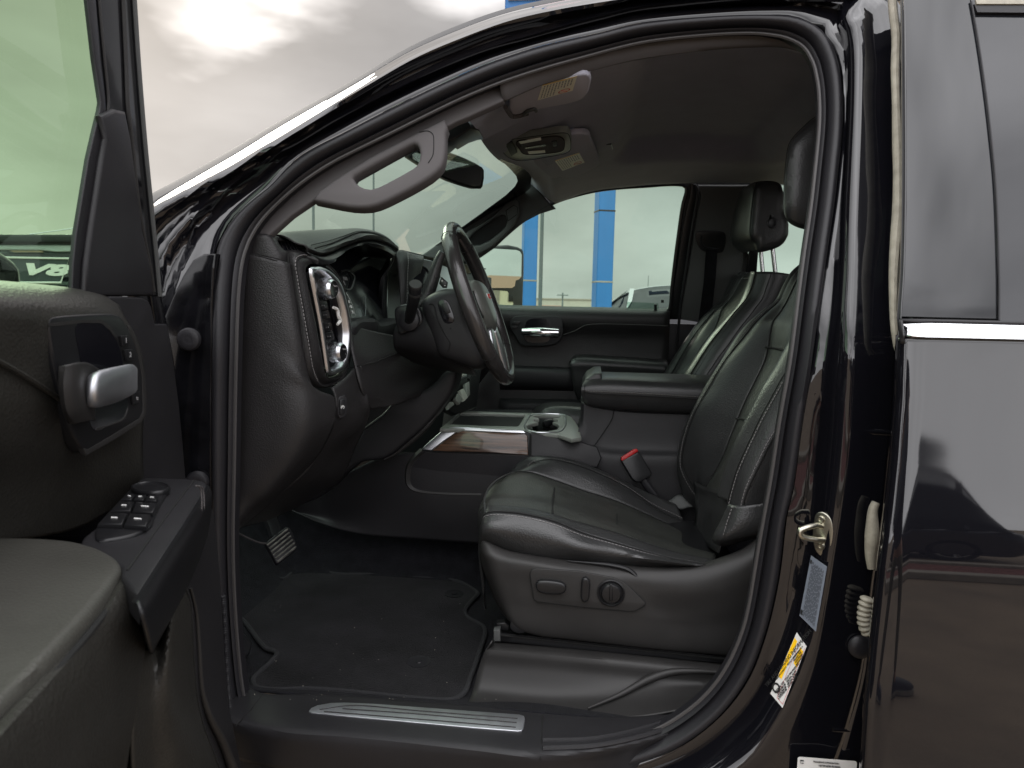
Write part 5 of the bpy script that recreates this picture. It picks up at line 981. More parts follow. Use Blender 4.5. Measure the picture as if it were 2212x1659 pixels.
# pedals
nD = V((0.55, -0.55, 0.62)).normalized(); oD = Yp(607, 1180, 1.72); Dp = lambda p, l=0: PLp(p[0], p[1], oD + nD * l, nD)
PE = part('brake_pedal', TRUCK, oD, 'worn ribbed brake pedal')
plate('pedal_pad', [[Dp(p) for p in ((574, 1174), (582, 1165), (618, 1138), (626, 1140), (634, 1155), (642, 1180), (641, 1186), (604, 1216), (598, 1217))]], oD, nD, .016, 'rubber', PE, bevel=.003)
g_ = [tubegeo([Dp((577 + i * 4.4, 1178 + i * 7.2), .001), Dp((621 + i * 3.6, 1143 + i * 7.6), .001)], .0026, 6) for i in range(6)]
vs, fs = join(g_); mk('pedal_ribs', vs, fs, mat('worn scuffed rubber', (.10, .095, .085), .7, bump=('noise', 90, .6, .002), var=(60, .7)), PE)
tube('pedal_arm', T([(598, 1160, 1.74), (590, 1135, 1.76), (575, 1105, 1.78), (560, 1080, 1.8)]), .012, 'smooth', PE, n=8, res=12, sx=1.6)
tube('pedal_cable', T([(512, 1150, 1.55), (535, 1162, 1.58), (560, 1172, 1.62), (575, 1174, 1.65)]), .0022, 'pillar', TRUCK, n=8, res=24)
nD = V((0.5, -0.3, 0.8)).normalized(); oD = Zp(515, 1390, .66); Dp2 = lambda p, l=0: PLp(p[0], p[1], oD + nD * l, nD)
plate('foot_rest', [[Dp2(p) for p in ((488, 1322), (494, 1330), (535, 1375), (546, 1390), (541, 1408), (520, 1428), (513, 1433), (505, 1428), (494, 1415), (486, 1400))]], oD, nD, .03, 'smooth', TRUCK, bevel=.005)
# tunnel side
TSd = part('tunnel_trim', TRUCK, V((-0.3, 1.97, 0.85)))
ts = [[(560, 1060, 2.0), (700, 1040, 1.97), (850, 980, 1.96), (960, 985, 1.96), (1100, 1000, 1.96), (1260, 1010, 1.96)], [(570, 1090, 2.0), (720, 1080, 1.97), (850, 1040, 1.955), (960, 1075, 1.95), (1100, 1080, 1.95), (1260, 1080, 1.95)], [(600, 1100, 2.0), (740, 1120, 1.97), (850, 1110, 1.955), (960, 1120, 1.95), (1100, 1120, 1.95), (1260, 1120, 1.95)], [(620, 1098, 1.98), (690, 1130, 1.96), (770, 1152, 1.955), (900, 1164, 1.955), (1035, 1174, 1.955), (1260, 1190, 1.955)]]
patch('trim_panel', [T(l) for l in ts], 'plastic', TSd, 40, 30, solid=.003)
rim_ = [(1040, 1062), (960, 1060), (916, 1057), (900, 1054), (889, 1046), (886, 1030), (890, 1006), (900, 992), (918, 976)]
rg_ = crs(T(rim_, 1.950), 50); ro_ = crs(T([(1040, 1075), (960, 1073), (910, 1069), (886, 1062), (874, 1048), (871, 1030), (876, 1003), (890, 986), (908, 968)], 1.957), 50)
vs, fs = grid([ro_, [a.lerp(b, .5) + V((0, -.008, 0)) for a, b in zip(ro_, rg_)], rg_, [p + V((0, .02, 0)) for p in rg_]]); mk('pocket_rim', vs, fs, 'plastic2', TSd)
yplate('pocket_panel', [[(886, 1030), (890, 1008), (916, 978), (1150, 985), (1150, 1064), (960, 1061), (916, 1057), (895, 1052)]], 1.953, .006, 'rubber', TSd)
# ================================================================== centre console
CO = part('center_console', TRUCK, V((0.0, 2.17, 0.9)), 'center console with padded armrest, cup holders and dark wood strip')
lid = [[(1258, 866), (1270, 875), (1339, 885), (1493, 892), (1600, 894)], [(1255, 842), (1275, 846), (1304, 848), (1407, 853), (1600, 864)], [(1257, 832), (1275, 828), (1310, 827), (1407, 831), (1600, 840)], [(1266, 818), (1285, 814), (1320, 813), (1410, 817), (1600, 826)], [(1284, 806), (1300, 804), (1340, 805), (1420, 807), (1600, 814)], [(1290, 810), (1305, 809), (1340, 810), (1420, 812), (1600, 820)]]
yl = (2.035, 2.012, 2.022, 2.07, 2.30, 2.33)
LR = [T(l, y) for l, y in zip(lid, yl)]; LR = [[l[0] + V((0.01, 0.0, 0))] + l for l in LR]
LR.insert(0, [p + V((0.006, .03, -.004)) for p in LR[0]])
patch('armrest_lid', LR, 'leather', CO, 50, 40, solid=.003)
cap_rows = [[LR[i][0], LR[i][0].lerp(LR[6 - i][0], 0)] for i in range(7)]
seam('lid_seam', T([(1257, 846, 2.008), (1275, 850, 2.008), (1304, 852, 2.008), (1407, 857, 2.008), (1560, 866, 2.008)]), CO, .0012)
stitch('stitching', T([(1258, 841, 2.009), (1275, 845, 2.009), (1304, 846, 2.009), (1407, 851, 2.009), (1560, 861, 2.009)]), CO, r=.0008)
yplate('lid_front', [[(1257, 833), (1266, 818), (1284, 807), (1300, 806), (1300, 880), (1270, 874), (1258, 864)]], 2.045, .26, 'leather', CO, bevel=.008)
zt_ = Yp(1340, 812, 2.2).z
tr_ = [Zp(*p, zt_ + .001) for p in ((1296, 806), (1310, 803.5), (1450, 808), (1475, 817), (1468, 821), (1330, 818), (1302, 810))]
plate('lid_tray_rim', [tr_], tr_[0], (0, 0, 1), .004, 'deck', CO, bevel=.001)
plate('lid_tray', [[Zp(*p, zt_ + .002) for p in ((1306, 808), (1440, 811), (1452, 816), (1328, 815.5))]], (0, 0, zt_ + .002), (0, 0, 1), .002, 'display', CO)
bx = [[(1256, 868), (1290, 877), (1340, 886), (1500, 893), (1600, 896)], [(1254, 905), (1290, 912), (1335, 915), (1500, 920), (1600, 925)], [(1248, 938), (1270, 950), (1310, 965), (1480, 971), (1600, 975)], [(1240, 960), (1262, 975), (1300, 984), (1480, 990), (1600, 994)], [(1230, 1010), (1260, 1020), (1300, 1030), (1480, 1040), (1600, 1045)], [(1220, 1120), (1260, 1120), (1300, 1125), (1480, 1130), (1600, 1135)]]
BR = [T(l, y) for l, y in zip(bx, (2.05, 2.045, 2.03, 2.012, 2.005, 2.0))]
BR = [[l[0] + V((.015, .27, 0)), l[0] + V((-.002, .14, 0)), l[0] + V((.004, .02, 0))] + l[0:] for l in BR]
patch('console_box', BR, 'plastic', CO, 50, 40, solid=.003)
seam('box_seam', T([(1327, 884, 2.040), (1322, 905, 2.036), (1300, 940, 2.026), (1284, 962, 2.012), (1262, 985, 2.0), (1242, 995, 1.998)]), CO, .0012)
zd = 1.052; nd = V((0.02, -0.05, 1)).normalized(); od = Zp(1100, 925, zd); Dk = lambda p, l=0: PLp(p[0], p[1], od + nd * l, nd)
deck = [(996, 887), (1080, 890), (1150, 892), (1224, 896), (1235, 901), (1243, 910), (1252, 925), (1256, 945), (1235, 948), (1205, 938), (1134, 932), (1074, 927), (966, 926), (950, 925), (975, 905)]
tray = [(994, 891), (1060, 892.5), (1135, 895), (1128, 907), (1122, 917), (1117, 921), (1040, 919), (972, 916), (982, 902)]
cup = [(1137, 921), (1142, 917), (1152, 914), (1163, 912), (1152, 909), (1153, 905), (1165, 905), (1163, 902), (1150, 899), (1162, 896.5), (1185, 896), (1213, 898), (1206, 902), (1195, 903), (1206, 905), (1205, 910), (1194, 911), (1205, 916), (1208, 922), (1201, 928), (1182, 931), (1160, 931), (1142, 927)]
plate('console_deck', [[Dk(p) for p in deck], [Dk(p) for p in tray], [Dk(p) for p in cup]], od, nd, .012, 'deck', CO, bevel=.003)
plate('tray_floor', [[Dk(p, -.05) for p in ((960, 885), (1150, 885), (1150, 960), (950, 960))]], od - nd * .05, nd, .004, 'rubber', CO)
rimc = [(1133, 918), (1140, 906), (1148, 896.5), (1160, 894.5), (1190, 894), (1218, 896), (1221, 903), (1222, 915), (1217, 926), (1205, 933), (1160, 934), (1140, 930)]
tube('cup_trim', [Dk(p, .001) for p in rimc], .0022, 'satin', CO, n=8, res=90, closed=True)
plate('cup_floor', [[Dk(p, -.08) for p in ((1100, 880), (1240, 880), (1240, 990), (1100, 990))]], od - nd * .08, nd, .004, 'display', CO)
tube('cup_divider', [Dk((1180, 920), -.06), Dk((1181, 915), -.012), Dk((1190, 912), -.012)], .011, 'smooth', CO, n=12, res=16)
nw = V((0.0, -0.97, 0.25)).normalized(); ow = Yp(1050, 950, 1.985); Wd = lambda p, l=0: PLp(p[0], p[1], ow + nw * l, nw)
cs = [(870, 990), (909, 972), (931, 950), (963, 926), (1000, 925), (1134, 930), (1145, 935), (1205, 938), (1240, 950), (1290, 965), (1300, 990), (1290, 1010), (1200, 1005), (1145, 990), (1050, 985)]
plate('console_side', [[Wd(p, -.006) for p in cs]], ow - nw * .006, nw, .05, 'plastic', CO, bevel=.004)
plate('silver_trim', [[Wd(p, .002) for p in ((909, 971), (920, 961), (931, 951), (948, 936), (963, 926), (970, 923.5), (985, 922), (1130, 930), (1136, 936), (999, 930), (985, 934), (960, 951), (932, 973))]], ow + nw * .002, nw, .008, 'satin', CO, bevel=.0015)
wood = mat('dark wood', (.045, .024, .016), .22, coat=.5, var=(26, .75, (.35, 1, 6.0), (.16, .085, .05)))
plate('wood_strip', [[Wd(p, .0035) for p in ((934, 973), (960, 953), (986, 935), (1000, 931), (1134, 937), (1139, 941), (1141, 983), (1056, 978), (967, 975))]], ow + nw * .0035, nw, .008, wood, CO, bevel=.002)
plate('console_gap', [[Wd(p, .001) for p in ((925, 975), (967, 976), (1056, 979), (1141, 984), (1145, 936), (1148, 940), (1148, 991), (1056, 985), (960, 980))]], ow + nw * .001, nw, .002, 'seam', CO)
BK = part('seat_belt_buckle', TRUCK, Yp(1375, 1005, 1.985), 'seat belt buckle with red release button')
oB_ = Yp(1375, 1005, 1.985); nb = V((0.1, -0.95, 0.25)).normalized(); Bk = lambda p, l=0: PLp(p[0], p[1], oB_ + nb * l, nb)
plate('buckle_body', [[Bk(p) for p in ((1343, 996), (1377, 976), (1384, 980), (1408, 1022), (1406, 1028), (1382, 1042), (1374, 1041), (1366, 1034))]], oB_, nb, .024, 'smooth', BK, bevel=.003)
plate('release_button', [[Bk(p, -.002) for p in ((1342, 994), (1343, 987), (1370, 970), (1376, 969), (1379, 975), (1345, 996))]], oB_ - nb * .002, nb, .020, 'red', BK, bevel=.002)
tube('buckle_stalk', [Bk(p, -.012) for p in ((1385, 1030), (1397, 1048), (1415, 1072))], .011, 'rubber', BK, n=8, res=10, sx=.5)
# ================================================================== driver seat
DS = part('driver_seat', TRUCK, V((0.05, 1.71, 0.62)), 'black leather driver seat with creased side bolster and power controls')
def resy(rows, nu): return [crs(r, nu) for r in rows]
# cushion: rows run front to back, listed from the door side inwards
near_s = [(1037, 1150, 1.49), (1040, 1130, 1.478), (1050, 1110, 1.468), (1105, 1108, 1.462), (1190, 1125, 1.458), (1259, 1152, 1.458), (1328, 1173, 1.458), (1396, 1193, 1.458), (1465, 1210, 1.46), (1545, 1222, 1.465)]
near_b = [(1036, 1205, 1.50), (1038, 1185, 1.478), (1046, 1170, 1.462), (1122, 1191, 1.452), (1190, 1203, 1.450), (1259, 1211, 1.450), (1328, 1216, 1.450), (1396, 1219, 1.450), (1465, 1222, 1.452), (1545, 1228, 1.46)]
near_m = [((a[0] + b[0]) / 2 - (2 if i < 2 else 0), (a[1] + b[1]) / 2, min(a[2], b[2]) - .016) for i, (a, b) in enumerate(zip(near_s, near_b))]
inn = [(1034, 1120, 1.53), (1038, 1105, 1.53), (1055, 1094, 1.53), (1105, 1097, 1.53), (1173, 1108, 1.53), (1242, 1128, 1.53), (1334, 1154, 1.53), (1413, 1180, 1.53), (1475, 1198, 1.53), (1545, 1212, 1.53)]
c_f = [(1036, 1100, 1.68), (1040, 1085, 1.69), (1058, 1068, 1.70), (1115, 1064, 1.70), (1178, 1072, 1.70), (1250, 1092, 1.70), (1334, 1122, 1.70), (1404, 1150, 1.70), (1470, 1172, 1.70), (1545, 1190, 1.70)]
fe_ = [(1060, 1062, 1.85), (1074, 1040, 1.86), (1105, 1023, 1.87), (1140, 1021, 1.87), (1201, 1040, 1.87), (1259, 1061, 1.87), (1334, 1085, 1.87), (1396, 1112, 1.87), (1461, 1140, 1.87), (1530, 1160, 1.87)]
fs_ = [(1090, 1045, 1.92), (1110, 1030, 1.92), (1136, 1020, 1.92), (1154, 1001, 1.92), (1190, 994, 1.92), (1242, 1005, 1.92), (1310, 1032, 1.92), (1362, 1060, 1.92), (1410, 1095, 1.92), (1480, 1130, 1.92)]
ft_ = [(1080, 1042, 1.955), (1095, 1028, 1.955), (1107, 1012, 1.955), (1139, 989, 1.955), (1190, 987, 1.955), (1242, 996, 1.955), (1293, 1015, 1.955), (1345, 1039, 1.955), (1396, 1063, 1.955), (1460, 1090, 1.955)]
NE, NM, NB2, IN_, CF, FE, FS, FT = [T(l) for l in (near_s, near_m, near_b, inn, c_f, fe_, fs_, ft_)]
down = lambda l, dx, dy, dz: [p + V((dx, dy, dz)) for p in l]
# little puckers in the worn side bolster
NM = [p + V((0, .006 * math.sin(i * 2.3), 0)) for i, p in enumerate(NM)]
fr = lambda l: [l[0] + V((0.012, 0, -.10))] + l      # front face continues downwards
def rowmix(a, b, t_): return [x.lerp(y, t_) for x, y in zip(a, b)]
rows = [fr(down(NB2, 0, .03, -.03)), fr(NB2), fr(NM), fr(NE)]
patch('side_bolster', rows, 'leather', DS, 90, 22, solid=.003, soff=0)
rows = [fr(NE), fr([p + V((0, 0, .008)) for p in rowmix(NE, IN_, .5)]), fr(IN_)]
patch('bolster_top', rows, 'leather', DS, 90, 10, solid=.003, soff=0)
CF = [p + V((0, 0, -.004)) for p in CF]
rows = [fr(IN_), fr([p + V((0, 0, .006)) for p in rowmix(IN_, CF, .35)]), fr(CF), fr([p + V((0, 0, .006)) for p in rowmix(CF, FE, .65)]), fr(FE)]
patch('seat_cushion', rows, 'perf', DS, 90, 30, solid=.003, soff=0)
rows = [fr(FE), fr([p + V((0, 0, .006)) for p in rowmix(FE, FS, .6)]), fr(FS), fr(FT), fr(down(FT, 0, .022, -.03)), fr(down(FT, 0, .025, -.12))]
patch('inner_bolster', rows, 'leather', DS, 90, 24, solid=.003, soff=0)
lift = lambda l, k=(0, -.001, .0015): [p + V(k) for p in l]
seam('cushion_seam', lift(NE), DS, .0016, 90); seam('cushion_seam', lift(IN_, (0, 0, .002)), DS, .0014, 90)
seam('cushion_seam', lift(FE, (0, 0, .002)), DS, .0016, 90); seam('cushion_seam', lift(FS, (0, -.001, .002)), DS, .0013, 90)
seam('cushion_seam', [x.lerp(y, .12) + V((0, 0, .002)) for x, y in zip(FS, FE)], DS, .0010, 90)
stitch('stitching', lift([x.lerp(y, .16) for x, y in zip(NE, NM)], (0, -.0025, .001)), DS, r=.0009)
stitch('stitching', lift([x.lerp(y, .20) for x, y in zip(FS, FT)], (0, 0, .0025)), DS, r=.0009)
def cross(l0, l1, mids=(), lf=.003): return [l0 + V((0, 0, lf))] + [m + V((0, 0, lf)) for m in mids] + [l1 + V((0, 0, lf))]
seam('cross_seam', T([(1194, 1110, 1.535), (1193, 1092, 1.60), (1196, 1072, 1.70), (1198, 1054, 1.79), (1201, 1041, 1.865)]), DS, .0024, 24)
seam('cross_seam', T([(1335, 1153, 1.535), (1333, 1136, 1.60), (1332, 1120, 1.70), (1333, 1102, 1.79), (1334, 1086, 1.865)]), DS, .0015, 24)
# piping at the very front
tube('front_piping', T([(1049, 1108, 1.475), (1046, 1092, 1.50), (1048, 1072, 1.58), (1058, 1052, 1.68), (1076, 1036, 1.78), (1104, 1023, 1.86), (1133, 1020, 1.90)]), .0028, 'leather', DS, n=8, res=50)
# backrest
bl_ = [(1737, 566), (1713, 587), (1696, 614), (1675, 652), (1648, 672), (1613, 703), (1579, 748), (1555, 789), (1527, 834), (1503, 878), (1479, 930), (1467, 981), (1467, 1029), (1479, 1072), (1510, 1108), (1540, 1140)]
bs_ = [(1742, 572), (1718, 594), (1704, 618), (1690, 650), (1666, 668), (1634, 698), (1604, 735), (1579, 765), (1555, 800), (1532, 840), (1503, 892), (1484, 946), (1476, 998), (1490, 1034), (1514, 1072), (1545, 1110)]
bc_ = [(1748, 580), (1725, 605), (1712, 630), (1700, 655), (1684, 680), (1672, 696), (1665, 725), (1661, 752), (1652, 785), (1634, 823), (1612, 868), (1596, 906), (1580, 945), (1562, 990), (1540, 1030), (1521, 1062)]
bd_ = [(1790, 570), (1780, 600), (1768, 630), (1755, 655), (1742, 680), (1730, 705), (1716, 735), (1704, 760), (1686, 795), (1664, 825), (1640, 870), (1618, 910), (1600, 948), (1584, 990), (1570, 1030), (1562, 1070)]
be_ = [(1820, 560), (1812, 600), (1800, 640), (1785, 670), (1768, 695), (1750, 722), (1733, 750), (1715, 780), (1698, 808), (1665, 868), (1645, 905), (1630, 937), (1612, 975), (1596, 1012), (1584, 1050), (1575, 1085)]
bf_ = [(1870, 560), (1865, 600), (1850, 650), (1830, 690), (1810, 730), (1790, 765), (1770, 800), (1745, 835), (1715, 880), (1690, 920), (1665, 960), (1645, 1000), (1628, 1035), (1615, 1065), (1606, 1100), (1600, 1130)]
BL, BS, BC, BD, BE, BF = T(bl_, 1.965), T(bs_, 1.925), T(bc_, 1.84), T(bd_, 1.585), T(be_, 1.505), T(bf_, 1.475)
BLb = down(BL, .10, .01, 0); BFb = [p + V((.06, .01, 0)) for p in BF]
BM = [p + V((.012, 0, 0)) for p in rowmix(BC, BD, .5)]
ridge = [p + V((-.018, -.004, 0.004)) for p in rowmix(BD, BE, .45)]
bul = lambda a, b, t_, k: [p + V((k, 0, -k * .2)) for p in rowmix(a, b, t_)]
patch('inner_bolster', [BLb, BL, bul(BL, BS, .5, -.006), BS, bul(BS, BC, .45, -.010), bul(BS, BC, .85, -.002), BC], 'leather', DS, 90, 30, solid=.003, soff=0)
patch('backrest_panel', [BC, bul(BC, BM, .4, -.004), BM, bul(BM, BD, .6, -.002), BD], 'perf', DS, 90, 24, solid=.003, soff=0)
patch('side_bolster', [BD, ridge, BE, [p + V((-.004, -.006, 0)) for p in rowmix(BE, BF, .5)], BF, BFb, down(BFb, .08, .04, 0)], 'leather', DS, 90, 36, solid=.003, soff=0)
back = [down(BLb, 0, 0, 0), down(BFb, .06, .03, 0)]
patch('backrest_shell', [down(BLb, .02, -.01, 0), down(rowmix(BLb, BFb, .5), .06, 0, 0), down(BFb, .10, .04, 0)], 'plastic', DS, 30, 10, solid=.003)
seam('back_seam', lift(BS, (-.003, -.001, .001)), DS, .0014, 90); seam('back_seam', lift(BC, (-.002, -.001, .001)), DS, .0024, 90)
seam('back_seam', lift(BE, (-.004, -.003, .001)), DS, .0013, 90); seam('back_seam', lift(BF, (-.003, -.003, 0)), DS, .0020, 90)
stitch('stitching', lift([x.lerp(y, .22) for x, y in zip(BS[3:], BL[3:])], (-.006, -.001, .002)), DS, r=.0009)
stitch('stitching', lift([x.lerp(y, .10) for x, y in zip(BE[6:], BF[6:])], (-.004, -.004, 0)), DS, r=.0011)
stitch('stitching', lift([x.lerp(y, .12) for x, y in zip(BF[6:], BE[6:])], (-.004, -.004, 0)), DS, r=.0010)
def backx(i, n=9): return [BC[i].lerp(BD[i], k / (n - 1)) + V((.010 * math.sin(math.pi * k / (n - 1)) - .005, 0, .002)) for k in range(n)]
seam('cross_seam', [p + V((-.003, 0, 0)) for p in backx(7)], DS, .0024, 24); seam('cross_seam', [p + V((-.003, 0, 0)) for p in backx(11)], DS, .0018, 24)
patch('backrest_tuck', [T([(1500, 1040, 1.88), (1521, 1050, 1.82), (1545, 1055, 1.70), (1568, 1060, 1.59), (1582, 1075, 1.50)]), T([(1505, 1100, 1.88), (1522, 1110, 1.82), (1540, 1120, 1.70), (1556, 1130, 1.59), (1566, 1140, 1.50)]), T([(1500, 1150, 1.86), (1515, 1165, 1.80), (1530, 1180, 1.70), (1545, 1190, 1.59), (1555, 1195, 1.50)])], 'leather', DS, 20, 12, solid=.003)
# lower flap of the backrest
patch('backrest_skirt', [T([(1576, 1088, 1.50), (1590, 1092, 1.475), (1612, 1092, 1.465), (1665, 1085, 1.463)]), T([(1556, 1130, 1.50), (1575, 1135, 1.468), (1612, 1132, 1.458), (1665, 1122, 1.458)]), T([(1541, 1161, 1.50), (1556, 1162, 1.472), (1600, 1155, 1.463), (1665, 1142, 1.463)]), T([(1545, 1172, 1.52), (1562, 1178, 1.50), (1600, 1168, 1.49), (1665, 1155, 1.49)])], 'leather', DS, 24, 16, solid=.003)
stitch('stitching', T([(1583, 1092, 1.466), (1570, 1130, 1.458), (1562, 1158, 1.462)]), DS, r=.0010)
# headrest
def headrest(par, fo, Yn, Yf, thick_dx, post, m='leather'):
    pass
hp = [(1778, 246), (1755, 258), (1735, 276), (1715, 296), (1704, 315), (1699, 345), (1696, 375), (1694, 410), (1693, 445), (1696, 466), (1706, 480), (1722, 489), (1740, 494), (1770, 497), (1830, 480), (1850, 400), (1850, 320), (1830, 262), (1805, 245)]
hc_ = V((1775, 370, 0)); hs = lambda s, Y: [Yp(hc_.x + (p[0] - hc_.x) * s, hc_.y + (p[1] - hc_.y) * s, Y) for p in hp]
patch('headrest', [hs(.05, 1.572), hs(.7, 1.575), hs(.93, 1.585), hs(1.0, 1.605), hs(1.0, 1.70), hs(1.0, 1.82), hs(.98, 1.845), hs(.9, 1.86), hs(.05, 1.862)], 'leather', DS, 80, 40, cu=True)
seam('headrest_seam', hs(1.004, 1.612)[:14], DS, .0013, 60)
# side shield with the power switches
sh_top = [(1036, 1172, 1.475), (1046, 1170, 1.452), (1090, 1190, 1.444), (1150, 1202, 1.44), (1225, 1212, 1.44), (1328, 1222, 1.44), (1400, 1228, 1.44), (1460, 1228, 1.442), (1520, 1222, 1.444), (1570, 1207, 1.446), (1610, 1190, 1.448), (1640, 1168, 1.45)]
sh_r1 = [(1036, 1195, 1.47), (1050, 1195, 1.432), (1090, 1208, 1.424), (1150, 1216, 1.42), (1225, 1226, 1.42), (1328, 1240, 1.42), (1380, 1248, 1.422), (1440, 1252, 1.424), (1510, 1248, 1.426), (1570, 1232, 1.428), (1620, 1208, 1.43), (1655, 1180, 1.435)]
sh_r2 = [(1042, 1225, 1.47), (1060, 1222, 1.428), (1095, 1226, 1.420), (1150, 1228, 1.416), (1225, 1236, 1.414), (1328, 1256, 1.414), (1372, 1272, 1.418), (1440, 1275, 1.42), (1510, 1275, 1.42), (1570, 1262, 1.422), (1625, 1240, 1.425), (1665, 1215, 1.43)]
sh_m1 = [(1055, 1262, 1.47), (1072, 1262, 1.428), (1105, 1262, 1.421), (1150, 1265, 1.420), (1225, 1272, 1.420), (1328, 1292, 1.420), (1390, 1310, 1.420), (1440, 1318, 1.426), (1510, 1318, 1.425), (1570, 1310, 1.425), (1625, 1290, 1.43), (1665, 1270, 1.435)]
sh_m2 = [(1070, 1300, 1.47), (1085, 1300, 1.430), (1115, 1302, 1.423), (1150, 1308, 1.421), (1225, 1318, 1.419), (1328, 1330, 1.419), (1400, 1338, 1.421), (1450, 1345, 1.427), (1510, 1348, 1.428), (1570, 1345, 1.430), (1625, 1335, 1.435), (1660, 1325, 1.44)]
sh_b = [(1098, 1340, 1.47), (1104, 1345, 1.436), (1122, 1360, 1.430), (1160, 1372, 1.43), (1225, 1380, 1.43), (1328, 1392, 1.43), (1400, 1400, 1.43), (1460, 1406, 1.432), (1520, 1411, 1.434), (1570, 1416, 1.436), (1610, 1420, 1.44), (1640, 1423, 1.445)]
rows = [down(T(sh_top), 0, .03, -.005)] + [T(l) for l in (sh_top, sh_r1, sh_r2, sh_m1, sh_m2, sh_b)]; rows.append(down(rows[-1], 0, .03, -.004))
patch('side_shield', rows, 'plastic2', DS, 90, 60, solid=.003)
tube('shield_crease', T([(1225, 1211, 1.434), (1328, 1222, 1.430), (1360, 1232, 1.428), (1382, 1255, 1.426), (1402, 1290, 1.428), (1422, 1325, 1.432)]), [.001, .002, .004, .005, .004, .001], 'smooth', DS, n=8, res=50)
SP = part('seat_switches', DS, Yp(1265, 1275, 1.415))
Ysw = 1.413
yplate('switch_plate', [[(1145, 1240), (1150, 1230), (1160, 1228), (1250, 1234), (1325, 1248), (1348, 1258), (1368, 1276), (1392, 1300), (1394, 1306), (1388, 1311), (1372, 1320), (1360, 1321), (1250, 1311), (1160, 1300), (1153, 1294)]], Ysw, .008, 'plastic2', SP, bevel=.0015)
tube('plate_gap', T([(1145, 1240), (1150, 1230), (1160, 1228), (1250, 1234), (1325, 1248), (1348, 1258), (1368, 1276), (1392, 1300), (1394, 1306), (1388, 1311), (1372, 1320), (1360, 1321), (1250, 1311), (1160, 1300), (1153, 1294)], Ysw + .002), .0013, 'seam', SP, n=6, closed=True)
yplate('slide_switch', [[(1157, 1262), (1164, 1256), (1210, 1259), (1220, 1264), (1223, 1272), (1219, 1281), (1210, 1285), (1170, 1282), (1160, 1276)]], Ysw - .011, .013, 'smooth', SP, bevel=.004, smooth=40)
yplate('recline_switch', [[(1258, 1252), (1266, 1249), (1273, 1255), (1274, 1280), (1270, 1299), (1263, 1302), (1256, 1297), (1255, 1275)]], Ysw - .011, .013, 'smooth', SP, bevel=.004, smooth=40)
kc_ = Yp(1320, 1280, Ysw)
lathe('lumbar_ring', kc_, (0, -1, 0), [(0, .0285), (.003, .0285), (.004, .026), (.001, .0225)], 'smooth', SP, n=36)
lathe('lumbar_knob', kc_, (0, -1, 0), [(0, .022), (.006, .0215), (.010, .018), (.011, .012), (.0105, .002)], 'smooth', SP, n=32)
yplate('knob_grip', [[(1317, 1262), (1323, 1262), (1324, 1298), (1316, 1298)]], Ysw - .014, .012, 'smooth', SP, bevel=.0022)
yplate('tow_hook_cover', [[(1108, 1336), (1120, 1342), (1132, 1350), (1136, 1360), (1130, 1368), (1112, 1366), (1102, 1356)]], 1.428, .006, 'smooth', DS, bevel=.0015, smooth=30)
# seat rail
RL = part('seat_rail', DS, Yp(1300, 1395, 1.44))
patch('rail_channel', [T([(1068, 1364), (1300, 1388), (1590, 1418)], 1.455), T([(1068, 1366), (1300, 1391), (1590, 1421)], 1.443), T([(1068, 1384), (1300, 1410), (1590, 1434)], 1.443), T([(1068, 1386), (1300, 1412), (1590, 1437)], 1.455)], 'smooth', RL, 12, 12, lv=True, solid=.002)
yplate('rail_cap', [[(1066, 1362), (1080, 1360), (1081, 1386), (1066, 1386)]], 1.440, .02, 'pillar2', RL, bevel=.002)
tube('rail_slot', T([(1082, 1372, 1.441), (1300, 1396, 1.441), (1590, 1426, 1.441)]), .0022, 'seam', RL, n=6)
yplate('rail_bracket', [[(1072, 1347), (1090, 1345), (1100, 1352), (1098, 1362), (1074, 1361)]], 1.46, .02, 'smooth', RL, bevel=.002)
box('seat_base', (0.12, 1.70, 0.76), (0.46, 0.42, 0.16), 'smooth', DS)
# belt wedge between cushion and console
patch('cushion_gap_trim', [T([(1440, 1085, 1.975), (1470, 1068, 1.98), (1495, 1090, 1.98)]), T([(1470, 1100, 1.955), (1500, 1095, 1.96), (1520, 1110, 1.96)])], 'pillar2', DS, 10, 6, solid=.003)
# ================================================================== passenger seat
PS = part('passenger_seat', TRUCK, V((0.1, 2.58, 0.62)), 'black leather passenger seat with raised headrest')
pl_ = [(1600, 588), (1585, 597), (1572, 622), (1559, 650), (1540, 665), (1523, 680), (1507, 698), (1495, 714), (1480, 735), (1467, 755), (1450, 782), (1434, 810), (1420, 850), (1405, 890)]
pk_ = [(1606, 589), (1592, 600), (1580, 624), (1566, 651), (1549, 668), (1532, 686), (1517, 703), (1504, 720), (1490, 741), (1477, 762), (1462, 790), (1448, 815), (1432, 855), (1415, 895)]
pc_ = [(1614, 590), (1603, 604), (1590, 628), (1575, 650), (1560, 670), (1556, 682), (1550, 700), (1543, 715), (1528, 735), (1510, 760), (1495, 790), (1478, 815), (1460, 855), (1440, 895)]
pr_ = [(1628, 588), (1622, 604), (1612, 630), (1601, 657), (1590, 675), (1574, 692), (1560, 706), (1545, 720), (1528, 743), (1510, 768), (1495, 790), (1480, 812), (1465, 850), (1450, 890)]
pn_ = [(1634, 587), (1630, 604), (1624, 625), (1614, 645), (1602, 660), (1588, 676), (1572, 696), (1556, 716), (1540, 736), (1522, 762), (1506, 788), (1492, 812), (1478, 850), (1462, 890)]
pm_ = [(1668, 587), (1662, 605), (1655, 625), (1648, 645), (1634, 664), (1620, 683), (1606, 700), (1590, 722), (1574, 745), (1556, 768), (1540, 792), (1525, 815), (1510, 850), (1495, 890)]
pe_ = [(1706, 592), (1702, 612), (1694, 632), (1684, 652), (1670, 672), (1656, 692), (1640, 712), (1624, 735), (1608, 758), (1592, 780), (1576, 802), (1560, 825), (1545, 860), (1530, 900)]
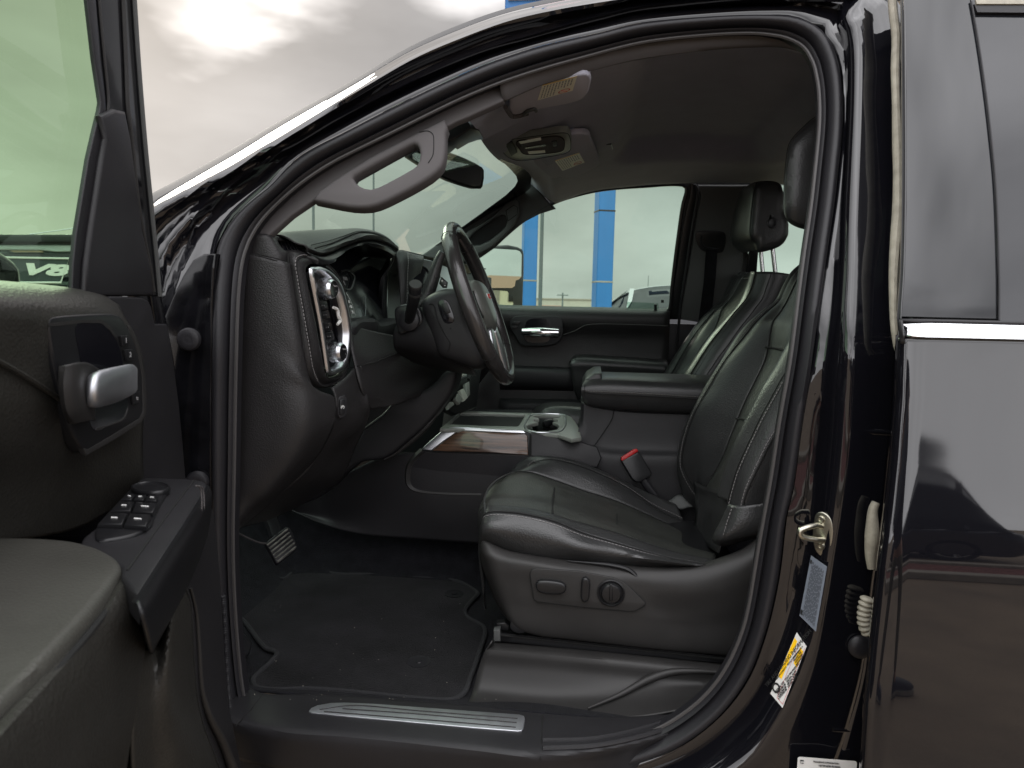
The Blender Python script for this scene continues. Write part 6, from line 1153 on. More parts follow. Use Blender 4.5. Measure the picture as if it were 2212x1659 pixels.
PL_, PK, PC, PR, PN, PMm, PEe = T(pl_, 2.84), T(pk_, 2.80), T(pc_, 2.72), T(pr_, 2.42), T(pn_, 2.345), T(pm_, 2.315), T(pe_, 2.33)
patch('inner_bolster', [down(PL_, .1, 0, 0), PL_, bul(PL_, PK, .5, -.006), PK, bul(PK, PC, .5, -.01), PC], 'leather', PS, 60, 24, solid=.003, soff=0)
patch('backrest_panel', [PC, bul(PC, PR, .5, .012), PR], 'perf', PS, 60, 14, solid=.003, soff=0)
patch('side_bolster', [PR, bul(PR, PN, .5, -.012), PN, PMm, PEe, down(PEe, .03, .2, 0), down(PL_, .16, 0, 0)], 'leather', PS, 60, 40, solid=.003, soff=0)
seam('back_seam', lift(PK, (-.003, -.001, 0)), PS, .0016, 60); seam('back_seam', lift(PC[3:], (-.002, -.001, 0)), PS, .0026, 60); seam('back_seam', lift(PN, (-.003, -.003, 0)), PS, .0022, 60); seam('back_seam', lift(PMm, (-.002, -.003, 0)), PS, .0014, 60)
stitch('stitching', lift([x.lerp(y, .25) for x, y in zip(PN[3:], PMm[3:])], (-.002, -.004, 0)), PS, m='threadk', r=.0012)
tube('top_seam', T([(1590, 591, 2.78), (1600, 600, 2.74), (1614, 601, 2.6), (1624, 598, 2.5), (1634, 587, 2.38)]), .0016, 'thread', PS, n=6, res=30)
ph = [(1640, 393), (1626, 396), (1608, 408), (1597, 420), (1589, 440), (1583, 470), (1579, 500), (1577, 522), (1581, 532), (1590, 540), (1598, 540)]
# headrest: side outline on the near face, front face reaching to the far face
pn2 = [(1634, 395), (1628, 410), (1624, 440), (1621, 470), (1619, 500), (1622, 516), (1632, 524), (1640, 543), (1660, 541), (1684, 532), (1697, 520), (1703, 505), (1703, 482), (1697, 467), (1692, 452), (1693, 430), (1690, 405), (1682, 395), (1660, 391)]
pf2 = [(1602, 413), (1596, 425), (1590, 445), (1583, 480), (1578, 510), (1581, 524), (1591, 538), (1602, 545), (1622, 541), (1645, 534), (1660, 522), (1668, 505), (1668, 482), (1664, 467), (1658, 452), (1658, 430), (1655, 412), (1645, 402), (1625, 402)]
cN = Yp(1660, 465, 2.43); QN, QF = T(pn2, 2.43), T(pf2, 2.73)
sc_ = lambda l, s, dy: [cc_ + (p - cc_) * s + V((0, dy, 0)) for cc_ in [sum(l, V()) / len(l)] for p in l]
patch('headrest', [sc_(QN, .05, -.012), sc_(QN, .8, -.010), sc_(QN, .97, -.004), QN, [a.lerp(b, .5) + V((-.006, 0, .004)) for a, b in zip(QN, QF)], QF, sc_(QF, .95, .012), sc_(QF, .05, .02)], 'leather', PS, 70, 36, cu=True, ang=60)
tube('headrest_seam', T([(1635, 394, 2.425), (1630, 410, 2.422), (1625, 440, 2.42), (1622, 470, 2.42), (1620, 500, 2.42), (1623, 515, 2.42)]), .0014, 'seam', PS, n=6, res=30)
lathe('headrest_button', Yp(1669, 482, 2.418), (0, -1, 0), [(0, .018), (.003, .018), (.004, .015), (.003, .010)], 'smooth', PS, n=24)
for a, b in ((((1643, 538, 2.55)), (1648, 590, 2.55)), ((1668, 528, 2.45), (1675, 590, 2.45))):
    tube('headrest_post', T([a, b]), .0075, 'postm', PS, n=12)
pcs = [[(1150, 900, 2.40), (1166, 885, 2.42), (1185, 877, 2.45), (1220, 875, 2.47), (1300, 885, 2.5)], [(1155, 905, 2.36), (1172, 892, 2.36), (1195, 884, 2.37), (1240, 884, 2.37), (1300, 890, 2.37)], [(1160, 940, 2.35), (1180, 935, 2.34), (1200, 930, 2.34), (1240, 930, 2.34), (1300, 935, 2.34)]]
rows = [T([(1150, 885, 2.8), (1168, 873, 2.8), (1190, 868, 2.8), (1230, 868, 2.8), (1300, 875, 2.8)])] + [T(l) for l in pcs]
patch('seat_cushion', rows, 'leather', PS, 30, 24, solid=.003)
seam('cushion_seam', T([(1168, 893, 2.38), (1180, 882, 2.42), (1205, 878, 2.45), (1250, 880, 2.46)]), PS, .0014)
box('seat_base', (0.14, 2.58, 0.76), (0.46, 0.42, 0.2), 'smooth', PS)
# rear bench so the cabin is not empty behind the front seats
RB = part('rear_bench', TRUCK, V((1.4, 2.1, 0.62)))
box('bench_cushion', (1.35, 2.1, 0.92), (0.55, 1.45, 0.18), 'leather', RB, bevel=.05, bseg=4)
box('bench_back', (1.75, 2.1, 1.25), (0.18, 1.45, 0.6), 'leather', RB, bevel=.05, bseg=4)
# ================================================================== floor mat (lies loose on the carpet)
mo_ = [(547, 1467), (554, 1484), (581, 1489), (674, 1488), (777, 1496), (897, 1508), (976, 1511), (1000, 1499), (1017, 1460), (1038, 1400), (1048, 1364), (1043, 1352), (1010, 1333), (1005, 1316), (1020, 1296), (1032, 1282), (1027, 1276), (983, 1254), (914, 1248), (811, 1241), (725, 1239), (691, 1230), (653, 1224), (640, 1227), (628, 1240), (616, 1249), (598, 1249), (571, 1239), (557, 1241), (530, 1260), (499, 1282), (488, 1292), (489, 1305), (530, 1345), (578, 1402), (592, 1405), (598, 1412), (585, 1430), (565, 1448)]
MT = thing('floor_mat', 'black carpeted floor mat with bound edge lying in the driver footwell', 'floor mat', Zp(780, 1380, .615))
mz = .6135
ml = [Zp(*p, mz) for p in mo_]
c_ = crs(ml, 220, closed=True)
vs, fs = curvegeo([c_], V((0, 0, mz)), V((0, 0, 1)), .006)
mk('mat_pile', vs, fs, 'mat', MT)
tube('mat_binding', [p + V((0, 0, -.0005)) for p in c_], .0055, 'matedge', MT, n=8, closed=True, sx=1.0)
for p, m_ in (((905, 1430), 'rubber'), ((981, 1283), 'carpet')):
    lathe('mat_retainer', Zp(*p, mz), (0, 0, 1), [(0, .026), (.0015, .026), (.0005, .020), (.001, .008), (.003, .007), (.003, .003)], m_, MT, n=28)
# crumbs of dirt on mat and sill
random.seed(11); g_ = []
for i in range(38):
    px, py = random.uniform(560, 1010), random.uniform(1300, 1500)
    if random.random() < .3: px, py, z0 = random.uniform(530, 1100), random.uniform(1500, 1512), .637
    else: z0 = mz + .001
    g_.append(boxgeo(Zp(px, py, z0), [random.uniform(.0005, .0013)] * 3, Matrix.Rotation(random.random() * 3, 3, 'Z')))
vs, fs = join(g_); mk('crumbs', vs, fs, mat('pale grit', (.35, .33, .28), .9), MT, smooth=False)
# ================================================================== driver door, swung open
TH = R(82); dD = V((math.cos(TH), -math.sin(TH), 0)); nD_ = V((math.sin(TH), math.cos(TH), 0)); HG = V((-0.70, 1.16, 0))
def Dq(px, py, off=0.0): return PLp(px, py, HG + nD_ * off, nD_)
def DT(l): return [Dq(*p) for p in l]
def Dw(s, off, z): return HG + dD * s + nD_ * off + V((0, 0, z))
DD = part('driver_door', TRUCK, Dw(0, 0, .6), 'open driver door seen along its inner trim, with tinted window and chrome pull handle')
def dplate(name, loops, off, thick, m, par=None, **k): return plate(name, [[Dq(p[0], p[1], off) for p in l] for l in loops], HG + nD_ * off, nD_, thick, m, par or DD, **k)
# shell
vs, fs = boxgeo(Dw(.56, -.085, .88), (1.10, .085, .96), Matrix.Rotation(-TH, 3, 'Z')); mk('door_shell', vs, fs, 'paint', DD, bevel=.012, bseg=3)
# rolling surface of the trim
tr_ = [(604, [(-300, .0), (-100, .0), (0, .0), (70, .0), (150, .0), (215, -.005), (250, -.02)], (592, 596, 600, 608, 618, 636, 660)),
       (612, [(-300, .022), (-100, .022), (0, .022), (70, .022), (150, .02), (220, .012), (262, -.005)], (604, 608, 616, 624, 634, 652, 680))]
rowsD = []
def drow(ys, offs, xs=(-350, -150, 0, 80, 150, 215, 255)): rowsD.append([Dq(x, y, o) for x, y, o in zip(xs, ys, offs)])
drow((590, 596, 606, 613, 621, 632, 648), (-.03,) * 7)
drow((592, 599, 609, 617, 625, 637, 654), (-.012, -.012, -.012, -.012, -.012, -.016, -.025))
drow((606, 614, 624, 631, 639, 651, 668), (.012, .012, .012, .012, .010, .004, -.010), (-350, -150, 0, 80, 155, 222, 262))
drow((624, 636, 650, 657, 664, 674, 692), (.030, .030, .030, .030, .028, .020, .0), (-350, -150, 0, 80, 160, 232, 274))
drow((640, 656, 676, 684, 690, 700, 722), (.036, .036, .036, .036, .034, .026, .002), (-350, -150, 0, 80, 165, 243, 292))
drow((690, 706, 724, 730, 736, 748, 776), (.034, .034, .034, .034, .034, .026, .0), (-350, -150, 0, 80, 170, 252, 309))
drow((760, 775, 790, 795, 800, 808, 826), (.030, .030, .030, .030, .030, .024, .0), (-350, -150, 0, 80, 170, 255, 314))
drow((860, 868, 876, 876, 876, 878, 880), (.030, .030, .030, .030, .030, .024, .0), (-350, -150, 0, 80, 170, 255, 312))
drow((950, 950, 950, 948, 946, 942, 935), (.020, .020, .020, .020, .020, .016, .0), (-350, -150, 0, 80, 170, 250, 309))
drow((1050, 1050, 1045, 1042, 1040, 1030, 1015), (-.005, -.005, -.005, -.005, -.005, 0, 0), (-350, -150, 0, 80, 170, 245, 310))
drow((1180, 1180, 1170, 1160, 1140, 1100, 1060), (-.02,) * 7, (-350, -150, 0, 80, 170, 245, 312))
rowsD = [[r[0] + dD * .55] + r for r in rowsD]
patch('door_trim', rowsD, 'doorleather', DD, 70, 90, solid=.004)
ln = [(-80, 745, .034), (0, 782, .0345), (50, 810, .0345), (100, 842, .0345), (135, 866, .0345)]
tube('trim_piping', DT(ln), .0032, 'doorleather', DD, n=8, res=40)
stitch('stitching', DT([(a, b - 5, c + .001) for a, b, c in ln]), DD, r=.0009, ln=.004, gap=.004)
dplate('edge_trim', [[(236, 640), (262, 640), (309, 643), (322, 650), (328, 662), (336, 700), (362, 700), (375, 775), (388, 878), (396, 960), (402, 1032), (446, 1048), (300, 1100), (250, 1060), (255, 800)]], -.020, .03, 'plastic', bevel=.004)
dplate('door_edge', [[(318, 590), (343, 569), (350, 640), (362, 700), (376, 775), (389, 878), (398, 960), (404, 1040), (420, 1100), (380, 1100), (340, 720)]], -.034, .04, 'jamb', bevel=.003)
# handle set
HB_ = part('handle_set', DD, Dq(220, 830, .03))
dplate('handle_bezel', [[(106, 689), (120, 684), (165, 680), (210, 678), (250, 679), (264, 686), (275, 703), (290, 728), (302, 761), (309, 790), (311, 812), (313, 860), (311, 893), (303, 909), (260, 935), (215, 962), (188, 978), (180, 968), (160, 935), (143, 895), (130, 840), (112, 750)]], .037, .02, 'smooth', HB_, bevel=.004, smooth=90)
dplate('bezel_rim', [[(180, 968), (188, 984), (215, 969), (260, 943), (306, 913), (316, 895), (317, 860), (314, 812), (305, 760), (293, 727), (279, 702), (279, 712), (288, 735), (298, 763), (307, 812), (309, 890), (301, 904), (215, 956), (190, 970)]], .0375, .008, 'plastic2', HB_, bevel=.0012)
dplate('handle_pocket', [[(163, 706), (168, 699), (200, 698), (222, 700), (240, 720), (256, 745), (266, 790), (273, 840), (276, 890), (270, 905), (240, 918), (205, 930), (195, 915), (178, 800)]], .0376, .001, 'display', HB_, smooth=60)
patch('pocket_scoop', [DT([(206, 915, .032), (235, 900, .030), (262, 880, .030), (270, 850, .030)]), DT([(205, 930, .0385), (238, 920, .0385), (268, 906, .0385), (277, 885, .0385)])], 'plastic2', HB_, 20, 6, solid=.001)
dplate('bezel_accent', [[(106, 706), (165, 699), (218, 699), (236, 712), (254, 735), (251, 726), (234, 700), (218, 690), (165, 692), (106, 698)]], .0376, .001, 'plastic2', HB_)
patch('handle_bracket', [DT([(135, 800, .040), (134, 840, .040), (140, 880, .040), (150, 910, .040)]), DT([(137, 790, .062), (138, 838, .064), (146, 885, .062), (158, 912, .056)]), DT([(160, 784, .066), (165, 835, .068), (172, 880, .066), (182, 908, .060)]), DT([(180, 783, .062), (184, 815, .062), (190, 880, .060), (196, 908, .055)]), DT([(208, 796, .045), (206, 812, .045), (200, 880, .045), (200, 905, .045)])], 'plastic2', HB_, 30, 30, solid=.003)
lev = []
for x, yt, yb, o in ((186, 824, 880, .058), (191, 812, 880, .064), (205, 803, 881, .070), (230, 796, 876, .073), (255, 791, 868, .073), (278, 787, 857, .070), (290, 789, 850, .064), (297, 797, 842, .056)):
    ym = (yt + yb) / 2; h_ = (yb - yt) / 2; ring = []
    for k in range(16):
        a = 2 * math.pi * k / 16; ring.append(Dq(x, ym - h_ * math.cos(a), o + .009 * math.sin(a)))
    lev.append(ring)
patch('door_handle', lev, 'scuff', HB_, 40, 40, cu=True, capu=True)
for q4, s_ in ((((262, 726), (277, 724), (282, 744), (266, 748)), '1'), (((270, 756), (287, 754), (292, 776), (275, 780)), '2'), (((286, 850), (303, 846), (305, 868), (289, 874)), 'o')):
    lp = [Dq(*p, .041) for p in q4]; b_ = plate('memory_button', [lp], lp[0], nD_, .004, 'smooth', HB_, bevel=.0008)
    mk('button_mark', *textgeo(s_, sum(lp, V()) / 4 + nD_ * .0006, nD_, .010), 'grey', b_, smooth=False)
# armrest pod with window switches: horizontal, z about 1.13
ZA = 1.128; zq = lambda l, z=ZA: [Zp(p[0], p[1], z) for p in l]
AR = part('door_armrest', DD, Zp(200, 1300, ZA))
top = [(222, 1128), (262, 1080), (290, 1046), (300, 1036), (316, 1031), (400, 1034), (432, 1037), (443, 1041), (447, 1048), (430, 1078), (370, 1175), (300, 1290), (280, 1268), (262, 1245), (262, 1225), (225, 1200), (170, 1180), (180, 1160)]
plate('armrest_top', [zq(top)], (0, 0, ZA), (0, 0, 1), .03, 'plastic', AR, bevel=.004)
e1, e2 = Zp(447, 1048, ZA), Zp(290, 1300, ZA); de = (e2 - e1); de.z = 0; de.normalize(); ne = V((-de.y, de.x, 0)); ne = ne if ne.x > 0 else -ne
Eq = lambda px, py, off=0: PLp(px, py, e1 + ne * off, ne)
ef = lambda l: [Eq(*p) for p in l]
patch('pull_side', [ef([(447, 1049, -.004), (405, 1120, -.004), (350, 1206, -.004), (290, 1302, -.004)]), ef([(452, 1056, .004), (412, 1128, .006), (358, 1215, .006), (296, 1315, .006)]), ef([(453, 1090, .006), (420, 1165, .008), (372, 1250, .008), (305, 1345, .008)]), ef([(447, 1140, .002), (418, 1215, .002), (382, 1290, .0), (318, 1395, .0)]), ef([(442, 1160, -.03), (415, 1235, -.03), (383, 1305, -.03), (325, 1410, -.03)])], 'smooth', AR, 40, 30, solid=.003)
tube('armrest_groove', zq([(419, 1038), (400, 1062), (345, 1135), (275, 1232)], ZA + .0005), .0014, 'seam', AR, n=6, res=30)
for k, o in ((0, 0), (1, 5)):
    tube('end_piping', ef([(424 + o, 1049, .006), (433 + o, 1056, .008), (436 + o, 1090, .009), (431 + o, 1140, .006), (414 + o * .6, 1196, .004)]), .0011, 'pillar', AR, n=6, res=40)
SWP = part('window_switches', AR, Zp(290, 1090, ZA))
pod = [(212, 1130), (240, 1098), (272, 1064), (292, 1046), (310, 1040), (352, 1041), (368, 1048), (362, 1062), (348, 1086), (335, 1112), (325, 1136), (300, 1150), (270, 1158), (215, 1165), (205, 1150)]
plate('switch_pod', [zq(pod, ZA + .004)], (0, 0, ZA + .004), (0, 0, 1), .01, 'smooth', SWP, bevel=.003, smooth=80)
cM = Zp(325, 1057, ZA + .006); Lx = (Zp(366, 1057, ZA) - Zp(284, 1057, ZA)) / 2; Ly = (Zp(325, 1046, ZA) - Zp(325, 1069, ZA)) / 2
el = lambda s, h: [cM + Lx * (s * math.cos(i * math.pi / 16)) + Ly * (s * math.sin(i * math.pi / 16)) + V((0, 0, h)) for i in range(32)]
patch('mirror_dial', [el(1.0, -.004), el(1.0, .003), el(.92, .005), el(.85, .003), el(.4, .004), el(.02, .004)], 'smooth', SWP, 40, 24, cu=True)
for q4 in (((262, 1078), (279, 1066), (293, 1067), (284, 1079)), ((288, 1078), (296, 1067), (316, 1068), (310, 1080)), ((314, 1080), (320, 1068), (342, 1070), (338, 1082)),
           ((240, 1102), (258, 1082), (290, 1083), (282, 1103)), ((286, 1103), (294, 1083), (342, 1086), (330, 1107)), ((211, 1130), (236, 1107), (276, 1108), (264, 1132)), ((268, 1132), (280, 1108), (326, 1111), (316, 1136))):
    lp = zq(q4, ZA + .010); b_ = plate('window_switch', [lp], lp[0], (0, 0, 1), .008, 'smooth', SWP, bevel=.0022)
    c_ = sum(lp, V()) / 4 + V((0, 0, .0006)); u_ = (lp[2] - lp[1]) * .16
    mk('switch_mark', *tubegeo([c_ - u_, c_ + u_], .0009, 5), 'white', b_)
# padded armrest
pad = [(-320, 1175), (-100, 1170), (20, 1168), (100, 1171), (160, 1177), (205, 1189), (243, 1206), (262, 1222), (266, 1236), (255, 1256), (200, 1330), (100, 1442), (0, 1547), (-130, 1690), (-300, 1900)]
zp = 1.122; P0 = zq(pad, zp)
inset = lambda l, s: [c0 + (p - c0) * s for c0 in [sum(l, V()) / len(l)] for p in l]
patch('armrest_pad', [[p + V((0, 0, -.02)) for p in P0], [p + V((0, 0, -.006)) for p in P0], [p + V((0, 0, .002)) for p in inset(P0, .985)], [p + V((0, 0, .006)) for p in inset(P0, .94)], [p + V((0, 0, .007)) for p in inset(P0, .8)], [p + V((0, 0, .008)) for p in inset(P0, .0005)]], 'pad', AR, 160, 24, cu=True, solid=0)
eA, eB = Zp(264, 1240, zp), Zp(0, 1548, zp); dp_ = (eB - eA).normalized(); np_ = V((-dp_.y, dp_.x, 0)); np_ = np_ if np_.x > 0 else -np_
ss = (-.035, -.02, .0, .05, .12, .2, .32, .45)
prof_ = [(-.012, -.012), (.004, -.018), (.012, -.04), (.020, -.08), (.022, -.14), (.014, -.22), (-.010, -.30), (-.05, -.36)]
Ep = lambda l: [PLp(p[0], p[1], eA + np_ * p[2], np_) for p in l]
rowsP = [Ep(l) for l in ([(262, 1226, -.06), (266, 1238, -.002), (200, 1330, -.002), (100, 1442, -.002), (0, 1547, -.002), (-130, 1690, -.002)], [(268, 1236, -.06), (274, 1250, .008), (210, 1345, .008), (110, 1460, .008), (10, 1572, .008), (-110, 1720, .008)], [(284, 1262, -.06), (291, 1280, .016), (228, 1390, .016), (135, 1510, .016), (40, 1635, .016), (-80, 1790, .016)],
    [(298, 1300, -.06), (306, 1322, .020), (252, 1440, .020), (168, 1570, .020), (75, 1700, .020), (-40, 1860, .020)], [(304, 1350, -.06), (312, 1372, .020), (270, 1500, .020), (200, 1640, .020), (115, 1780, .020), (10, 1940, .020)], [(302, 1410, -.06), (309, 1432, .014), (280, 1550, .014), (225, 1700, .014), (150, 1850, .014), (60, 2020, .014)],
    [(292, 1480, -.06), (299, 1502, .0), (281, 1600, .0), (250, 1760, .0), (190, 1920, .0), (110, 2100, .0)], [(276, 1600, -.06), (281, 1660, -.03), (268, 1740, -.03), (245, 1850, -.03), (200, 2000, -.03), (150, 2150, -.03)])]
patch('armrest_side', rowsP, 'doorleather', AR, 60, 60, solid=.003)
tube('armrest_gap', [p + V((0, 0, -.008)) + np_ * .003 for p in crs(P0, 120)[52:112]], .003, 'seam', AR, n=6)
# lower trim: stands further into the cab than the upper trim
nL = V((.978, .208, 0)).normalized(); oL = V((-.5, .75, 0)); Lq = lambda px, py, off=0.0: PLp(px, py, oL + nL * off, nL)
LT = lambda l: [Lq(*p) for p in l]
plate('lower_backing', [[Lq(*p, -.012) for p in ((300, 1280), (400, 1130), (446, 1062), (462, 1100), (468, 1135), (478, 1250), (486, 1400), (496, 1525), (520, 1640), (545, 1760), (100, 1900), (200, 1500))]], oL - nL * .012, nL, .03, 'plastic', DD, bevel=.006)
lw = [[(395, 1262, .0), (402, 1280, .0), (410, 1300, .0), (414, 1350, .0), (418, 1430, .0), (424, 1500, .0), (436, 1560, .0), (470, 1650, .0), (500, 1740, .0)], [(390, 1262, .012), (395, 1284, .014), (400, 1305, .014), (403, 1355, .014), (407, 1435, .014), (412, 1505, .014), (424, 1565, .014), (452, 1655, .014), (480, 1745, .012)],
      [(370, 1300, .016), (370, 1330, .022), (368, 1360, .026), (366, 1400, .028), (366, 1460, .028), (368, 1530, .026), (376, 1600, .024), (390, 1680, .02), (410, 1760, .018)], [(345, 1390, .008), (340, 1410, .012), (336, 1440, .014), (332, 1480, .015), (330, 1530, .015), (330, 1580, .014), (334, 1640, .012), (343, 1700, .010), (356, 1780, .008)], [(300, 1400, .006), (296, 1430, .008), (292, 1470, .010), (288, 1520, .010), (286, 1570, .010), (286, 1630, .009), (290, 1690, .008), (298, 1750, .006), (310, 1840, .005)]]
patch('lower_panel', [LT(l) for l in lw], 'doorleather', DD, 60, 40, solid=.003)
tube('panel_gap', LT([(396, 1262, -.010), (411, 1300, -.010), (415, 1350, -.010), (419, 1430, -.010), (425, 1500, -.010), (437, 1560, -.010), (471, 1650, -.010), (500, 1740, -.01)]), .0022, 'seam', DD, n=6, res=40)
tube('outer_lip', LT([(412, 1270, -.010), (424, 1320, -.010), (430, 1400, -.010), (436, 1490, -.010), (452, 1545, -.008), (480, 1600, -.006), (510, 1680, -.004), (540, 1760, -.004)]), [.002, .003, .004, .006, .008, .009, .009, .009], 'plastic2', DD, n=10, res=50)
bp = crs(LT([(480, 1286, -.018), (484, 1340, -.018), (488, 1420, -.018), (492, 1480, -.018), (496, 1530, -.018)]), 300)
tube('wiring_grommet', bp, [0.0042 + 0.0016 * math.sin(i * math.pi / 300 * 52 * 2) for i in range(300)], 'rubber', DD, n=8)
# window frame and glass
plate('door_glass', [[Dw(1.04, -.052, 1.34), Dw(1.02, -.052, 1.88), Dw(.62, -.052, 1.90)] + [Dq(p[0], p[1], -.052) for p in ((176, -300), (200, 0), (220, 223), (216, 245), (192, 343), (165, 508), (155, 569), (152, 640))]], HG - nD_ * .052, nD_, .004, 'glassdoor', DD)
tube('window_header', [Dq(235, -150, -.04), Dq(180, -420, -.045), Dw(.70, -.05, 1.90), Dw(.98, -.05, 1.88), Dw(1.06, -.05, 1.80), Dw(1.08, -.05, 1.36)], .022, 'jamb', DD, n=10, res=60)
fr1 = [(186, -160), (198, 0), (212, 130), (224, 222), (222, 240), (212, 290), (200, 343), (186, 430), (174, 508), (168, 569), (166, 640), (352, 640), (343, 569), (335, 490), (328, 422), (316, 309), (309, 220), (302, 137), (292, 0), (282, -160)]
dplate('window_frame', [fr1], -.032, .010, 'jamb', bevel=.003)
dplate('glass_channel', [[(172, -160), (190, 0), (205, 130), (219, 222), (216, 240), (204, 290), (192, 343), (165, 508), (159, 569), (157, 635), (172, 635), (176, 569), (186, 508), (212, 343), (226, 270), (230, 235), (228, 210), (218, 130), (208, 0), (195, -160)]], -.029, .007, 'rubber', bevel=.002)
for l, r_, m_ in (([(208, -100), (214, 0), (226, 130), (234, 215), (232, 245), (216, 343), (190, 508), (181, 569), (178, 630)], .0022, 'plastic2'), ([(262, -100), (266, 0), (272, 137), (276, 235), (284, 300), (296, 420), (308, 500), (322, 569), (332, 630)], .0035, 'plastic2'), ([(284, -100), (290, 0), (299, 137), (313, 309), (324, 422), (338, 560), (345, 640)], .0040, 'pillar2')):
    tube('frame_ridge', DT([(a, b, -.030) for a, b in l]), r_, m_, DD, n=8, res=60)
dplate('sail_trim', [[(214, 250), (244, 235), (268, 240), (280, 300), (296, 420), (306, 500), (322, 569), (330, 640), (180, 640), (184, 569), (192, 508), (217, 343), (226, 300)]], -.024, .006, 'plastic', bevel=.006)
# outside mirror seen through the driver glass
DMm = part('door_mirror', DD, Dq(0, 600, -.2))
mo2 = [(-330, 500), (-200, 495), (-80, 505), (0, 533), (25, 548), (44, 563), (52, 572), (56, 590), (58, 620), (60, 700), (-330, 720)]
dplate('mirror_housing', [mo2], -.20, .10, 'paint', DMm, bevel=.022, smooth=70)
# far mirror outside the passenger glass
FM = part('door_mirror', TRUCK, Yp(1100, 600, 3.42))
nFm = V((0.87, -0.495, 0.0)).normalized(); oFm = Yp(1105, 600, 3.42); Fq = lambda px, py, l=0: PLp(px, py, oFm + nFm * l, nFm)
fo = [(1020, 545), (1040, 538), (1074, 531), (1101, 529), (1120, 533), (1130, 538), (1133, 548), (1133, 587), (1131, 640), (1130, 672), (1020, 672)]
plate('mirror_housing', [[Fq(*p) for p in fo]], oFm, nFm, .09, 'smooth', FM, bevel=.012)
plate('mirror_glass', [[Fq(*p, .002) for p in ((1030, 548), (1067, 537), (1115, 540), (1123, 543), (1127, 550), (1126, 598), (1122, 603), (1114, 606), (1112, 618), (1106, 622), (1030, 622))]], oFm + nFm * .002, nFm, .002, 'mirror', FM)
plate('spotter_glass', [[Fq(*p, .002) for p in ((1030, 629), (1070, 627), (1096, 629), (1100, 634), (1108, 640), (1110, 664), (1030, 666))]], oFm + nFm * .002, V((.87, -.49, -.015)).normalized(), .002, 'mirror', FM)
# driver door lower outer detail: hinge strap
tube('door_hinge', [V((-0.79, 1.20, 0.8)), V((-0.74, 1.12, 0.8))], .02, 'jamb', TRUCK, n=10)
tube('door_hinge', [V((-0.79, 1.20, 1.15)), V((-0.74, 1.12, 1.15))], .02, 'jamb', TRUCK, n=10)
# ================================================================== surroundings
def stm(name, geo, m, kind='structure', **k):
    o = mk(name, *geo, m, None, smooth=False, **k); o['kind'] = kind; return o
M['asphalt'] = mat('weathered asphalt', (0.190, 0.145, 0.102), 0.9, bump=('noise', 60, 0.6, 0.01), var=(1.4, 0.25))
M['concrete'] = mat('concrete kerb', (0.26, 0.235, 0.20), 0.85, var=(5, .2))
M['gravel'] = mat('red gravel', (0.16, 0.065, 0.055), 0.95, bump=('grain', 30, 1.0, 0.03), var=(22, 0.6))
M['grass'] = mat('grass', (0.06, 0.13, 0.03), 0.95, var=(3, .4), bump=('noise', 40, .8, .03))
stm('ground', ([V((-900, -900, 0)), V((900, -900, 0)), V((900, 900, 0)), V((-900, 900, 0))], [(0, 1, 2, 3)]), 'asphalt')
stm('kerb', boxgeo((0, -4.0, .06), (120, .28, .13)), 'concrete', bevel=.02)
stm('gravel_bed', boxgeo((0, -4.75, .03), (120, 1.2, .06)), 'gravel', kind='stuff')
stm('kerb', boxgeo((0, -5.5, .06), (120, .28, .13)), 'concrete', bevel=.02)
stm('grass_verge', boxgeo((40, 38, .03), (30, 16, .06)), 'grass', kind='stuff')
def wheel(par, c, r=.36, wd=.24, side=-1):
    W_ = part('wheel', par, c); ax = V((0, side, 0))
    lathe('tyre', c - ax * wd / 2, ax, [(0, r * .72), (0, r * .93), (.02, r), (wd - .02, r), (wd, r * .93), (wd, r * .70), (wd - .03, r * .68)], 'rubber', W_, n=40)
    g_ = [lathegeo(c, ax, [(wd * .30, r * .70), (wd * .48, r * .70), (wd * .48, r * .64), (wd * .30, r * .62)], 36), lathegeo(c, ax, [(wd * .2, r * .16), (wd * .42, r * .15), (wd * .44, r * .08)], 20)]
    for i in range(5):
        for s_ in (-1, 1):
            a = 2 * math.pi * i / 5 + s_ * .13; d0 = V((math.cos(2 * math.pi * i / 5), 0, math.sin(2 * math.pi * i / 5))); d1 = V((math.cos(a), 0, math.sin(a)))
            g_.append(tubegeo([c + ax * wd * .36 + d0 * r * .12, c + ax * wd * .42 + d1 * r * .67], r * .045, 6))
    vs, fs = join(g_); mk('rim', vs, fs, 'satin', W_)
    lathe('brake_disc', c + ax * wd * .1, ax, [(0, r * .5), (.01, r * .5)], 'smooth', W_, n=24)
